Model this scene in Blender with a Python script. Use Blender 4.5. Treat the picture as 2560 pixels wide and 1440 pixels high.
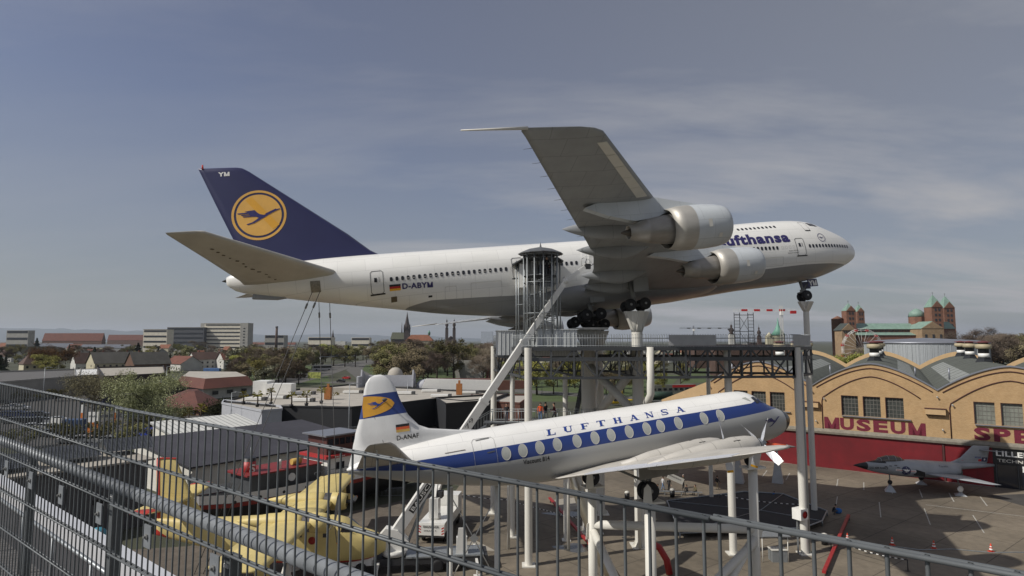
import bpy, bmesh, math, random
from mathutils import Vector as V, Matrix, noise
R_ = math.radians
rnd = random.Random(7)
for o in list(bpy.data.objects): bpy.data.objects.remove(o)
SC = bpy.context.scene; COL = SC.collection
# ------------------------------------------------------------ camera
FPX, HORY, EYE = 1511.8, 852.0, 19.0
PITCH = math.atan((HORY-720)/FPX)
cam = bpy.data.objects.new('camera', bpy.data.cameras.new('camera')); COL.objects.link(cam)
cam.data.sensor_width = 36; cam.data.lens = FPX/2560*36
cam.data.clip_start = .05; cam.data.clip_end = 60000
cam.location = (0, 0, EYE); cam.rotation_euler = (math.pi/2+PITCH, 0, 0)
SC.camera = cam
CP, SP = math.cos(PITCH), math.sin(PITCH)
def ray(px, py):
    a = (px-1280)/FPX; u = (720-py)/FPX
    return V((a, CP-u*SP, SP+u*CP))
def G(px, py, z=0.0):                    # the place on level z seen at that spot of the photograph
    d = ray(px, py); return V((0, 0, EYE))+d*((z-EYE)/d.z)
def W(px, py, Y):                        # the place Y metres ahead
    d = ray(px, py); return V((0, 0, EYE))+d*(Y/d.y)
# ------------------------------------------------------------ sky, sun, exposure
SUNAZ, SUNEL = R_(-158), R_(42.5)
sd = V((math.cos(SUNAZ)*math.cos(SUNEL), math.sin(SUNAZ)*math.cos(SUNEL), math.sin(SUNEL)))
world = bpy.data.worlds.new('World'); SC.world = world; world.use_nodes = True
nt = world.node_tree; nt.nodes.clear(); N = nt.nodes.new; L = nt.links.new
def nd(t, **k):
    n = N(t)
    for a, b in k.items():
        if a.startswith('i_'):
            n.inputs[int(a[2:])].default_value = b
        else: setattr(n, a, b)
    return n
sky = nd('ShaderNodeTexSky', sky_type='NISHITA', sun_disc=False, sun_elevation=SUNEL,
         sun_rotation=math.atan2(sd.x, sd.y), altitude=100, air_density=1.0, dust_density=1.2, ozone_density=2.5)
tc = nd('ShaderNodeTexCoord'); sep = nd('ShaderNodeSeparateXYZ'); L(tc.outputs['Generated'], sep.inputs[0])
# thin high cloud: noise on a plane far overhead
zc = nd('ShaderNodeMath', operation='MAXIMUM', i_1=.0); L(sep.outputs[2], zc.inputs[0])
za = nd('ShaderNodeMath', operation='ADD', i_1=.16); L(zc.outputs[0], za.inputs[0])
dx = nd('ShaderNodeMath', operation='DIVIDE'); L(sep.outputs[0], dx.inputs[0]); L(za.outputs[0], dx.inputs[1])
dy = nd('ShaderNodeMath', operation='DIVIDE'); L(sep.outputs[1], dy.inputs[0]); L(za.outputs[0], dy.inputs[1])
cmb = nd('ShaderNodeCombineXYZ'); L(dx.outputs[0], cmb.inputs[0]); L(dy.outputs[0], cmb.inputs[1])
mp = nd('ShaderNodeMapping'); mp.inputs['Rotation'].default_value = (0, 0, R_(-38)); mp.inputs['Scale'].default_value = (.42, 1.15, 1); mp.inputs['Location'].default_value = (3.1, 1.7, 0)
L(cmb.outputs[0], mp.inputs[0])
n1 = nd('ShaderNodeTexNoise'); n1.inputs['Scale'].default_value = 1.35; n1.inputs['Detail'].default_value = 11; n1.inputs['Roughness'].default_value = .60; n1.inputs['Distortion'].default_value = .35
L(mp.outputs[0], n1.inputs['Vector'])
r1 = nd('ShaderNodeMapRange'); r1.inputs[1].default_value = .44; r1.inputs[2].default_value = .70; L(n1.outputs[0], r1.inputs[0])
n2 = nd('ShaderNodeTexNoise'); n2.inputs['Scale'].default_value = .33; n2.inputs['Detail'].default_value = 3; L(mp.outputs[0], n2.inputs['Vector'])
r2 = nd('ShaderNodeMapRange'); r2.inputs[1].default_value = .40; r2.inputs[2].default_value = .60; r2.inputs[3].default_value = .30; L(n2.outputs[0], r2.inputs[0])
# the veil thickens towards the east (right)
rx = nd('ShaderNodeMapRange'); rx.inputs[1].default_value = -.45; rx.inputs[2].default_value = .5; rx.inputs[3].default_value = .30; rx.inputs[4].default_value = 1.5; L(sep.outputs[0], rx.inputs[0])
m1 = nd('ShaderNodeMath', operation='MULTIPLY'); L(r1.outputs[0], m1.inputs[0]); L(r2.outputs[0], m1.inputs[1])
m2 = nd('ShaderNodeMath', operation='MULTIPLY'); L(m1.outputs[0], m2.inputs[0]); L(rx.outputs[0], m2.inputs[1])
rv = nd('ShaderNodeMapRange'); rv.inputs[1].default_value = 0; rv.inputs[2].default_value = .42; rv.inputs[3].default_value = .7; rv.inputs[4].default_value = .0; L(sep.outputs[2], rv.inputs[0])
vx = nd('ShaderNodeMath', operation='MULTIPLY'); L(rx.outputs[0], vx.inputs[0]); vx.inputs[1].default_value = .38
v2 = nd('ShaderNodeMath', operation='MAXIMUM'); L(rv.outputs[0], v2.inputs[0]); L(vx.outputs[0], v2.inputs[1])
hs = nd('ShaderNodeHueSaturation'); hs.inputs['Saturation'].default_value = .88; hs.inputs['Value'].default_value = .98; hs.inputs['Hue'].default_value = .515; L(sky.outputs[0], hs.inputs['Color'])
veil = nd('ShaderNodeMix', data_type='RGBA'); L(v2.outputs[0], veil.inputs[0]); L(hs.outputs[0], veil.inputs[6]); veil.inputs[7].default_value = (3.3, 3.38, 3.5, 1)
m3 = nd('ShaderNodeMath', operation='MULTIPLY', i_1=1.15); L(m2.outputs[0], m3.inputs[0]); m3.use_clamp = True
mix = nd('ShaderNodeMix', data_type='RGBA'); L(m3.outputs[0], mix.inputs[0]); L(veil.outputs[2], mix.inputs[6]); mix.inputs[7].default_value = (5.4, 5.35, 5.5, 1)
SKYMIX = mix
bgn = nd('ShaderNodeBackground'); bgn.inputs[1].default_value = .10; L(mix.outputs[2], bgn.inputs[0])
out = nd('ShaderNodeOutputWorld'); L(bgn.outputs[0], out.inputs[0])
sun = bpy.data.objects.new('sun', bpy.data.lights.new('sun', 'SUN')); COL.objects.link(sun)
sun.data.energy = 5.0; sun.data.angle = R_(.5); sun.data.color = (1.0, .955, .88)
sun.rotation_euler = (-sd).to_track_quat('-Z', 'Y').to_euler(); sun.location = (0, 0, 60)
SC.view_settings.view_transform = 'Standard'; SC.view_settings.look = 'None'
SC.view_settings.gamma = 1; SC.view_settings.exposure = -0.34
SC.cycles.max_bounces = 6; SC.cycles.transparent_max_bounces = 8
# ------------------------------------------------------------ materials
_m = {}
def M(name, col, rough=.6, metal=0.0, var=.12, scale=1.5, bump=0.0, bscale=None, spec=.5, det=5, warp=None, coat=0):
    if name in _m: return _m[name]
    m = bpy.data.materials.new(name); m.use_nodes = True; t = m.node_tree; b = t.nodes['Principled BSDF']
    b.inputs['Roughness'].default_value = rough; b.inputs['Metallic'].default_value = metal
    b.inputs['Specular IOR Level'].default_value = spec; b.inputs['Coat Weight'].default_value = coat
    c = (*col, 1)
    g = t.nodes.new('ShaderNodeTexCoord')
    if var > 0:
        n = t.nodes.new('ShaderNodeTexNoise'); n.inputs['Scale'].default_value = scale; n.inputs['Detail'].default_value = det; n.inputs['Roughness'].default_value = .62
        src = g.outputs['Object']
        if warp:
            mm = t.nodes.new('ShaderNodeMapping'); mm.inputs['Scale'].default_value = warp; t.links.new(src, mm.inputs[0]); src = mm.outputs[0]
        t.links.new(src, n.inputs['Vector'])
        r = t.nodes.new('ShaderNodeMapRange'); r.inputs[1].default_value = .3; r.inputs[2].default_value = .7; r.inputs[3].default_value = 1-var; r.inputs[4].default_value = 1+var*.6
        t.links.new(n.outputs[0], r.inputs[0])
        x = t.nodes.new('ShaderNodeMix'); x.data_type = 'RGBA'; x.blend_type = 'MULTIPLY'; x.inputs[0].default_value = 1; x.inputs[6].default_value = c
        t.links.new(r.outputs[0], x.inputs[7]); t.links.new(x.outputs[2], b.inputs['Base Color'])
    else: b.inputs['Base Color'].default_value = c
    if bump > 0:
        n = t.nodes.new('ShaderNodeTexNoise'); n.inputs['Scale'].default_value = bscale or scale*6; n.inputs['Detail'].default_value = 4
        t.links.new(g.outputs['Object'], n.inputs['Vector'])
        k = t.nodes.new('ShaderNodeBump'); k.inputs['Strength'].default_value = bump; k.inputs['Distance'].default_value = .05
        t.links.new(n.outputs[0], k.inputs['Height']); t.links.new(k.outputs[0], b.inputs['Normal'])
    _m[name] = m; return m
def MX(name, fn, **k):
    """material with a hook: fn(tree, principled, base_color_input_socket_source) edits it"""
    if name in _m: return _m[name]
    m = M(name, k.pop('col'), **k); t = m.node_tree; b = t.nodes['Principled BSDF']
    fn(t, b); return m
def base_src(t, b):
    l = b.inputs['Base Color'].links
    if l: return l[0].from_socket
    n = t.nodes.new('ShaderNodeRGB'); n.outputs[0].default_value = b.inputs['Base Color'].default_value[:]; return n.outputs[0]
# ------------------------------------------------------------ mesh builder
class MB:
    def __init__(s): s.v = []; s.f = []; s.m = []; s.sm = []
    def add(s, vs, fs, mi=0, smooth=False):
        n = len(s.v); s.v += [V(p) for p in vs]
        for f in fs: s.f.append([i+n for i in f]); s.m.append(mi); s.sm.append(smooth)
        return s
    def box(s, c, d, rot=0, mi=0, mat=None):
        hx, hy, hz = d[0]/2, d[1]/2, d[2]/2
        ps = [V((x*hx, y*hy, z*hz)) for z in (-1, 1) for y in (-1, 1) for x in (-1, 1)]
        mt = mat or Matrix.Rotation(rot, 3, 'Z')
        ps = [mt@p+V(c) for p in ps]
        return s.add(ps, [(0, 2, 3, 1), (4, 5, 7, 6), (0, 1, 5, 4), (2, 6, 7, 3), (0, 4, 6, 2), (1, 3, 7, 5)], mi)
    def beam(s, a, b, w, h=None, mi=0, up=(0, 0, 1)):
        a, b = V(a), V(b); d = b-a; l = d.length
        if l < 1e-6: return s
        x = d/l; u = V(up)
        if abs(x.dot(u)) > .98: u = V((1, 0, 0))
        y = u.cross(x).normalized(); z = x.cross(y)
        return s.box((a+b)/2, (l, w, h or w), mat=Matrix((x, y, z)).transposed(), mi=mi)
    def tube(s, a, b, r0, r1=None, n=10, mi=0, cap=True, smooth=True):
        return s.pipe([a, b], [r0, r0 if r1 is None else r1], n, mi, cap, smooth)
    def pipe(s, pts, r, n=8, mi=0, cap=True, smooth=True):
        pts = [V(p) for p in pts]
        if not isinstance(r, (list, tuple)): r = [r]*len(pts)
        rings = []; pu = None
        for i, p in enumerate(pts):
            d = (pts[min(i+1, len(pts)-1)]-pts[max(i-1, 0)])
            d = d.normalized() if d.length > 1e-9 else V((0, 0, 1))
            u = pu if pu is not None else (V((0, 0, 1)) if abs(d.z) < .95 else V((1, 0, 0)))
            x = u.cross(d)
            if x.length < 1e-6: x = V((0, 1, 0)).cross(d)
            x.normalize(); y = d.cross(x); pu = y
            rings.append([p+(x*math.cos(t)+y*math.sin(t))*r[i] for t in [2*math.pi*k/n for k in range(n)]])
        return s.loft(rings, mi=mi, cap=cap, smooth=smooth)
    def loft(s, rings, closed=True, cap=True, mi=0, smooth=True, mis=None):
        n = len(rings[0]); vs = [p for r in rings for p in r]; base = len(s.v); s.v += [V(p) for p in vs]
        k = n if closed else n-1
        for i in range(len(rings)-1):
            for j in range(k):
                a = i*n+j; b = i*n+(j+1) % n
                s.f.append([base+a, base+b, base+b+n, base+a+n]); s.m.append(mis[i] if mis else mi); s.sm.append(smooth)
        if cap and closed:
            s.f.append([base+j for j in range(n)][::-1]); s.m.append(mis[0] if mis else mi); s.sm.append(False)
            s.f.append([base+(len(rings)-1)*n+j for j in range(n)]); s.m.append(mis[-1] if mis else mi); s.sm.append(False)
        return s
    def lathe(s, prof, o=(0, 0, 0), ax=(0, 0, 1), n=20, mi=0, cap=True, smooth=True, mis=None, ro=0):
        o = V(o); ax = V(ax).normalized(); u = V((1, 0, 0)) if abs(ax.x) < .9 else V((0, 1, 0))
        x = ax.cross(u).normalized(); y = ax.cross(x)
        rings = [[o+ax*h+(x*math.cos(t)+y*math.sin(t))*max(r, 1e-4) for t in [ro+2*math.pi*k/n for k in range(n)]] for r, h in prof]
        return s.loft(rings, mi=mi, cap=cap, smooth=smooth, mis=mis)
    def prism(s, poly, depth, org=(0, 0, 0), x=(1, 0, 0), y=(0, 0, 1), mi=0, off=0):
        """polygon in the plane x,y; extruded by depth along x cross y"""
        x = V(x); y = V(y); z = x.cross(y).normalized(); o = V(org)
        a = [o+x*p[0]+y*p[1]+z*off for p in poly]; b = [p+z*depth for p in a]; n = len(poly)
        fs = [list(range(n))[::-1], [n+i for i in range(n)]]+[[i, (i+1) % n, n+(i+1) % n, n+i] for i in range(n)]
        return s.add(a+b, fs, mi)
    def sphere(s, c, r, n=12, mi=0, sc=(1, 1, 1), m=7):
        c = V(c)
        rings = [[c+V((math.sin(math.pi*i/m)*math.cos(2*math.pi*j/n)*r*sc[0], math.sin(math.pi*i/m)*math.sin(2*math.pi*j/n)*r*sc[1], math.cos(math.pi*i/m)*r*sc[2])) for j in range(n)] for i in range(m+1)]
        rings[0] = [c+V((math.cos(2*math.pi*j/n)*1e-4, math.sin(2*math.pi*j/n)*1e-4, r*sc[2])) for j in range(n)]
        rings[-1] = [c+V((math.cos(2*math.pi*j/n)*1e-4, math.sin(2*math.pi*j/n)*1e-4, -r*sc[2])) for j in range(n)]
        return s.loft(rings, mi=mi)
    def mesh(s, name, mats):
        me = bpy.data.meshes.new(name); me.from_pydata([tuple(p) for p in s.v], [], s.f)
        for q in (mats if isinstance(mats, (list, tuple)) else [mats]): me.materials.append(q)
        me.polygons.foreach_set('material_index', s.m); me.polygons.foreach_set('use_smooth', s.sm); me.update()
        if len(s.f) < 60000:
            bm = bmesh.new(); bm.from_mesh(me); bmesh.ops.recalc_face_normals(bm, faces=bm.faces); bm.to_mesh(me); bm.free()
        return me
    def build(s, name, mats, parent=None, **t):
        return put(name, s.mesh(name, mats), parent, **t)
def put(name, me, parent=None, loc=None, rz=None, **t):
    o = bpy.data.objects.new(name, me); COL.objects.link(o)
    if parent: o.parent = parent
    if loc is not None: o.location = loc
    if rz is not None: o.rotation_euler = (0, 0, rz)
    tag(o, **t); return o
def tag(o, label=None, cat=None, group=None, kind=None):
    if label: o['label'] = label
    if cat: o['category'] = cat
    if group: o['group'] = group
    if kind: o['kind'] = kind
    return o
def thing(name, label, cat, loc=(0, 0, 0), rz=0, group=None, mat=None):
    o = bpy.data.objects.new(name, None); COL.objects.link(o); o.empty_display_size = .5
    if mat is not None: o.matrix_world = mat
    else: o.location = loc; o.rotation_euler = (0, 0, rz)
    return tag(o, label, cat, group)
def struct(name, mb, mats): return mb.build(name, mats, kind='structure')
CH = {}
def kids(o): return [c for c in bpy.data.objects if c.parent == o]
def copytree(o, parent=None, loc=None, rz=None, sc=None, label=None, group=None):
    c = o.copy(); COL.objects.link(c); c.parent = parent
    if loc is not None: c.location = loc
    if rz is not None: c.rotation_euler = (0, 0, rz)
    if sc is not None: c.scale = sc if isinstance(sc, (tuple, list)) else (sc,)*3
    if label: c['label'] = label
    if group: c['group'] = group
    if o.name not in CH: CH[o.name] = kids(o)
    for k in CH[o.name]:
        d = copytree(k, c); d.matrix_parent_inverse = k.matrix_parent_inverse
    return c
# ------------------------------------------------------------ lettering
_tx = {}
_gl = {}
def _glyph(c, bold, shear):
    k = (c, bold, shear)
    if k in _gl: return _gl[k]
    def raw(s, bd=0.0):
        cu = bpy.data.curves.new('t', 'FONT'); cu.body = s; cu.offset = bd; cu.shear = shear; cu.resolution_u = 3
        o = bpy.data.objects.new('t', cu); COL.objects.link(o); bpy.context.view_layer.update()
        me = bpy.data.meshes.new_from_object(o.evaluated_get(bpy.context.evaluated_depsgraph_get())); bpy.data.objects.remove(o); bpy.data.curves.remove(cu)
        vs = [v.co.copy() for v in me.vertices]; fs = [list(p.vertices) for p in me.polygons]; bpy.data.meshes.remove(me); return vs, fs
    h1 = _gl.setdefault('HH', None) or max(v.x for v in raw('HH')[0]); _gl['HH'] = h1; h2 = max(v.x for v in raw('H'+c+'H')[0]); adv = h2-h1; vs, fs = ([], []) if c == ' ' else raw(c, bold)
    if c in 'MNW' and bold > 0 and c != ' ':
        x0, x1, y0, y1 = min(v.x for v in vs), max(v.x for v in vs), min(v.y for v in vs), max(v.y for v in vs); w = .085+bold*2.0; w /= (x1-x0); w = min(w, .3); d = w*1.25
        q = {'M': [(0, 0), (w, 0), (w, .62), (.5-w*.3, 0), (.5+w*.3, 0), (1-w, .62), (1-w, 0), (1, 0), (1, 1), (1-w*1.05, 1), (.5, .34), (w*1.05, 1), (0, 1)], 'N': [(0, 0), (w, 0), (w, .66), (1-w, 0), (1, 0), (1, 1), (1-w, 1), (1-w, .36), (w, 1), (0, 1)], 'W': [(0, 1), (.2, 0), (.38, 0), (.5, .6), (.62, 0), (.8, 0), (1, 1), (1-w, 1), (.71, .3), (.58, 1), (.42, 1), (.29, .3), (w, 1)]}[c]
        vs = [V((x0+(x1-x0)*a, y0+(y1-y0)*b, 0)) for a, b in q]; fs = [list(range(len(q)))]
    _gl[k] = (vs, fs, adv); return _gl[k]
def textmesh(txt, bold=.0, shear=0, space=1, cuts=0):
    """flat outline of the words scaled to the unit square; returns verts, faces"""
    key = (txt, bold, shear, space, cuts)
    if key in _tx: return _tx[key]
    bm = bmesh.new(); x = 0
    for c in txt:
        vs, fs, adv = _glyph(c, bold, shear); q = [bm.verts.new((v.x+x, v.y, 0)) for v in vs]
        for f in fs:
            try: bm.faces.new([q[i] for i in f])
            except ValueError: pass
        x += (adv+bold*1.2)*space
    bmesh.ops.triangulate(bm, faces=bm.faces)
    if cuts:
        xs = [v.co.x for v in bm.verts]; ys = [v.co.y for v in bm.verts]
        for ax, lo, hi in ((1, min(ys), max(ys)), (0, min(xs), max(xs))):
            k = int((hi-lo)*cuts)+1
            for i in range(1, k):
                p = V((0, 0, 0)); p[ax] = lo+(hi-lo)*i/k; nn = V((0, 0, 0)); nn[ax] = 1
                bmesh.ops.bisect_plane(bm, geom=bm.verts[:]+bm.edges[:]+bm.faces[:], plane_co=p, plane_no=nn, dist=1e-5)
    vs = [v.co.copy() for v in bm.verts]; bm.verts.index_update(); fs = [[v.index for v in f.verts] for f in bm.faces]; bm.free()
    mx = min(v.x for v in vs); Mx = max(v.x for v in vs); my = min(v.y for v in vs); My = max(v.y for v in vs)
    vs = [((v.x-mx)/(Mx-mx), (v.y-my)/(My-my)) for v in vs]
    _tx[key] = (vs, fs); return _tx[key]
def sign(name, txt, org, x, y, w, h, mat, parent=None, bold=.02, shear=0, space=1, lift=.02, **t):
    """words in the rectangle org + x*w + y*h, standing lift proud of it (x cross y points at the reader)"""
    vs, fs = textmesh(txt, bold, shear, space); x = V(x); y = V(y); z = x.cross(y).normalized()
    mb = MB().add([V(org)+x*(a*w)+y*(b*h)+z*lift for a, b in vs], fs)
    return mb.build(name, mat, parent, **t)
def curve_sign(name, txt, fn, mat, parent, bold=.03, shear=0, space=1, cuts=5):
    vs, fs = textmesh(txt, bold, shear, space, cuts)
    return MB().add([fn(a, b) for a, b in vs], fs).build(name, mat, parent)
def hermite(tab, x):
    """smooth interpolation of rows (x, a, b, ...)"""
    n = len(tab)
    if x <= tab[0][0]: return tab[0][1:]
    if x >= tab[-1][0]: return tab[-1][1:]
    i = max(k for k in range(n-1) if tab[k][0] <= x); a, b = tab[i], tab[i+1]; h = b[0]-a[0]; t = (x-a[0])/h; o = []
    for c in range(1, len(a)):
        s = (b[c]-a[c])/h
        def sl(k):
            if k == 0 or k == n-1: return (tab[min(k+1, n-1)][c]-tab[max(k-1, 0)][c])/(tab[min(k+1, n-1)][0]-tab[max(k-1, 0)][0])
            p = (tab[k][c]-tab[k-1][c])/(tab[k][0]-tab[k-1][0]); q = (tab[k+1][c]-tab[k][c])/(tab[k+1][0]-tab[k][0])
            return 0 if p*q <= 0 else 2*p*q/(p+q)
        m0, m1 = sl(i), sl(i+1)
        o.append((2*t**3-3*t*t+1)*a[c]+(t**3-2*t*t+t)*h*m0+(3*t*t-2*t**3)*b[c]+(t**3-t*t)*h*m1)
    return o
def lerp(tab, x):
    if x <= tab[0][0]: return tab[0][1]
    for a, b in zip(tab, tab[1:]):
        if x <= b[0]: return a[1]+(b[1]-a[1])*(x-a[0])/(b[0]-a[0])
    return tab[-1][1]
def rotm(a, b, c): return Matrix.Rotation(a, 3, 'Z')@Matrix.Rotation(b, 3, 'Y')@Matrix.Rotation(c, 3, 'X')
def pose(a, b, c, x, y, z): return Matrix.Translation((x, y, z+EYE))@rotm(a, b, c).to_4x4()
# a wing-like solid: stations (s, LE, TE, z_mid, thickness, dz_te); local = (-a, -s*side, z)
def qpatch(c, fn, off=.02, n=4):
    """four-cornered patch laid on a curved skin; corners (a, z) in order"""
    m = MB(); c = [V((*p, 0)) for p in c]
    for i in range(n):
        for j in range(n):
            q = []
            for u, v in ((i, j), (i+1, j), (i+1, j+1), (i, j+1)): p = c[0].lerp(c[1], u/n).lerp(c[3].lerp(c[2], u/n), v/n); q.append(fn(p.x, p.y, off))
            m.add(q, [(0, 1, 2, 3)])
    return m
def airfoil(n=9):
    up = [0, .6, .85, 1, .97, .8, .5, .22, .02]; lo = [0, -.45, -.6, -.68, -.62, -.45, -.25, -.1, -.02]; xs = [0, .03, .1, .28, .45, .62, .78, .9, 1]
    return [(x, u) for x, u in zip(xs, up)]+[(x, l) for x, l in list(zip(xs, lo))[:0:-1]]
AF = airfoil()
def wingmesh(st, side=1, mi=0, vert=False):
    rings = []
    for s, le, te, z, th, tw in st:
        r = []
        for x, t in AF:
            a = le+(te-le)*x; zz = z+t*th+(x-.3)*tw
            r.append(V((-a, math.copysign(lerp([(p[0], p[1]) for p in AF[:9]], x), t)*th, s)) if vert else V((-a, -s*side, zz)))
        rings.append(r)
    return MB().loft(rings, mi=mi)
# ============================================================ the wide-body airliner
def paint_lines(w, h, amt=.93, mort=.012, plane='xz'):
    def fn(t, b):
        src = base_src(t, b); g = t.nodes.new('ShaderNodeTexCoord'); s = t.nodes.new('ShaderNodeSeparateXYZ'); c = t.nodes.new('ShaderNodeCombineXYZ')
        t.links.new(g.outputs['Object'], s.inputs[0]); i = {'x': 0, 'y': 1, 'z': 2}
        t.links.new(s.outputs[i[plane[0]]], c.inputs[0]); t.links.new(s.outputs[i[plane[1]]], c.inputs[1])
        k = t.nodes.new('ShaderNodeTexBrick'); k.inputs['Scale'].default_value = 1; k.inputs['Brick Width'].default_value = w; k.inputs['Row Height'].default_value = h
        k.inputs['Mortar Size'].default_value = mort; k.inputs['Mortar Smooth'].default_value = .3
        k.inputs['Color1'].default_value = (1, 1, 1, 1); k.inputs['Color2'].default_value = (.965, .965, .96, 1); k.inputs['Mortar'].default_value = (amt*.72,)*3+(1,)
        t.links.new(c.outputs[0], k.inputs['Vector'])
        x = t.nodes.new('ShaderNodeMix'); x.data_type = 'RGBA'; x.blend_type = 'MULTIPLY'; x.inputs[0].default_value = 1
        t.links.new(src, x.inputs[6]); t.links.new(k.outputs[0], x.inputs[7]); t.links.new(x.outputs[2], b.inputs['Base Color'])
    return fn
def jet_paint(t, b):
    paint_lines(2.54, 1.3)(t, b); src = base_src(t, b)
    g = t.nodes.new('ShaderNodeTexCoord'); s = t.nodes.new('ShaderNodeSeparateXYZ'); t.links.new(g.outputs['Object'], s.inputs[0])
    r = t.nodes.new('ShaderNodeMapRange'); r.inputs[1].default_value = -30; r.inputs[2].default_value = -9; r.inputs[3].default_value = 3.0; r.inputs[4].default_value = 3.68; t.links.new(s.outputs[0], r.inputs[0])
    r2 = t.nodes.new('ShaderNodeMapRange'); r2.inputs[1].default_value = -52.8; r2.inputs[2].default_value = -50; r2.inputs[3].default_value = -.4; r2.inputs[4].default_value = 0; t.links.new(s.outputs[0], r2.inputs[0])
    r3 = t.nodes.new('ShaderNodeMapRange'); r3.inputs[1].default_value = -52; r3.inputs[2].default_value = -42; r3.inputs[3].default_value = .38; r3.inputs[4].default_value = 0; t.links.new(s.outputs[0], r3.inputs[0])
    a = t.nodes.new('ShaderNodeMath'); t.links.new(r.outputs[0], a.inputs[0]); t.links.new(r2.outputs[0], a.inputs[1])
    a2 = t.nodes.new('ShaderNodeMath'); t.links.new(a.outputs[0], a2.inputs[0]); t.links.new(r3.outputs[0], a2.inputs[1])
    l = t.nodes.new('ShaderNodeMath'); l.operation = 'LESS_THAN'; t.links.new(s.outputs[2], l.inputs[0]); t.links.new(a2.outputs[0], l.inputs[1])
    q = t.nodes.new('ShaderNodeMath'); q.operation = 'GREATER_THAN'; q.inputs[1].default_value = -52.9; t.links.new(s.outputs[0], q.inputs[0])
    mu = t.nodes.new('ShaderNodeMath'); mu.operation = 'MULTIPLY'; t.links.new(l.outputs[0], mu.inputs[0]); t.links.new(q.outputs[0], mu.inputs[1])
    x = t.nodes.new('ShaderNodeMix'); x.data_type = 'RGBA'; t.links.new(mu.outputs[0], x.inputs[0]); t.links.new(src, x.inputs[6])
    g2 = t.nodes.new('ShaderNodeMix'); g2.data_type = 'RGBA'; g2.blend_type = 'MULTIPLY'; g2.inputs[0].default_value = 1; g2.inputs[7].default_value = (.31, .32, .335, 1); t.links.new(src, g2.inputs[6])
    t.links.new(g2.outputs[2], x.inputs[7]); t.links.new(x.outputs[2], b.inputs['Base Color'])
m_jet = MX('airliner_paint', jet_paint, col=(.80, .79, .75), rough=.32, var=.07, scale=.35, warp=(.35, 1, 2.2), coat=.2)
m_wingg = MX('airliner_wing_grey', paint_lines(2.2, 1.7, .9, .02, 'xy'), col=(.29, .30, .305), rough=.5, var=.14, scale=.5)
m_stab = M('airliner_tailplane_paint', (.50, .475, .42), rough=.45, var=.10, scale=.6)
m_lite = M('light_panel', (.62, .60, .54), rough=.4, var=.06)
m_cowl = MX('cowl_paint', paint_lines(1.6, 1.2, .95, .012), col=(.52, .55, .57), rough=.35, var=.06, scale=.8)
m_steel = M('hot_section_steel', (.36, .34, .31), rough=.5, metal=.6, var=.22, scale=1.1, warp=(.3, 1, 1))
m_steel2 = M('fan_sleeve_steel', (.46, .44, .40), rough=.52, metal=.45, var=.14, scale=.9, warp=(.3, 1, 1))
m_opening = M('opening_black', (.015, .014, .013), rough=.8, var=0)  # near-black painted in for shade inside ducts, intakes and doorway; tail outlet too
m_navy = M('navy_paint', (.024, .026, .085), rough=.38, var=.10, scale=.4, coat=.15)
m_navyt = M('navy_lettering', (.03, .025, .12), rough=.4, var=0)
m_yel = M('emblem_yellow', (.72, .40, .085), rough=.45, var=.12, scale=.5)
m_yel2 = M('emblem_patch', (.72, .36, .03), rough=.45, var=.05)
m_glass = M('dark_glass', (.012, .014, .022), rough=.12, var=0, spec=.7)
m_shade = M('window_blind', (.6, .57, .5), rough=.6, var=0)
m_blk = M('black_paint', (.012, .012, .013), rough=.5, var=0)
m_tyre = M('tyre_rubber', (.014, .014, .015), rough=.75, var=.1, scale=3)
m_gear = M('gear_grey', (.22, .22, .21), rough=.5, metal=.3, var=.2)
m_dk = M('dark_line', (.08, .08, .08), rough=.7, var=0)
m_wht = M('white_paint', (.78, .77, .73), rough=.4, var=.06)
m_red = M('flag_red', (.45, .015, .015), rough=.5, var=0); m_gold = M('flag_gold', (.80, .42, .02), rough=.5, var=0)
JM = pose(0.2200167664654741, -0.09888565364966444, -0.15340875345680763, 40.88348, 70.07503, 5.22842)
jet = thing('wide_body_airliner', 'huge white four-engined jumbo airliner with navy tail fin, propped in the air on white pillars', 'airplane', mat=JM)
JST = [(0, 5.15, 5.35, .05, 5.25), (.25, 4.55, 6.0, .62, 5.25), (.8, 4.15, 6.6, 1.1, 5.2), (1.8, 3.7, 7.3, 1.65, 5.2), (3.2, 3.25, 8.0, 2.2, 5.2), (4.6, 2.85, 8.65, 2.6, 5.2), (6, 2.55, 9.22, 2.9, 5.3), (8, 2.28, 9.5, 3.12, 5.4), (10.5, 2.1, 9.57, 3.22, 5.5), (16, 1.95, 9.45, 3.25, 5.7), (20, 1.65, 9.15, 3.25, 5.77), (25, 1.4, 8.75, 3.25, 5.8), (30, 1.35, 8.7, 3.25, 5.8), (40, 1.4, 8.7, 3.25, 5.8), (43.5, 1.6, 8.7, 3.25, 5.8), (46, 1.92, 8.7, 3.25, 5.82), (49, 2.35, 8.7, 3.22, 5.85), (52, 2.95, 8.72, 3.12, 5.9), (56, 3.7, 8.72, 2.8, 6.1), (60, 4.45, 8.65, 2.3, 6.5), (64, 5.25, 8.42, 1.65, 6.85), (66.5, 5.75, 8.1, 1.15, 7.05), (67.8, 6.2, 7.85, .75, 7.15), (68.5, 6.75, 7.55, .36, 7.2)]
def jsurf(a, z, off=.012, side=1):
    zb, zt, hw, zm = hermite(JST, a); h = (zt-zm) if z > zm else (zm-zb); q = max(0, 1-((z-zm)/h)**2)
    return V((-a, -side*(hw*math.sqrt(q)+off), z))
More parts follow.
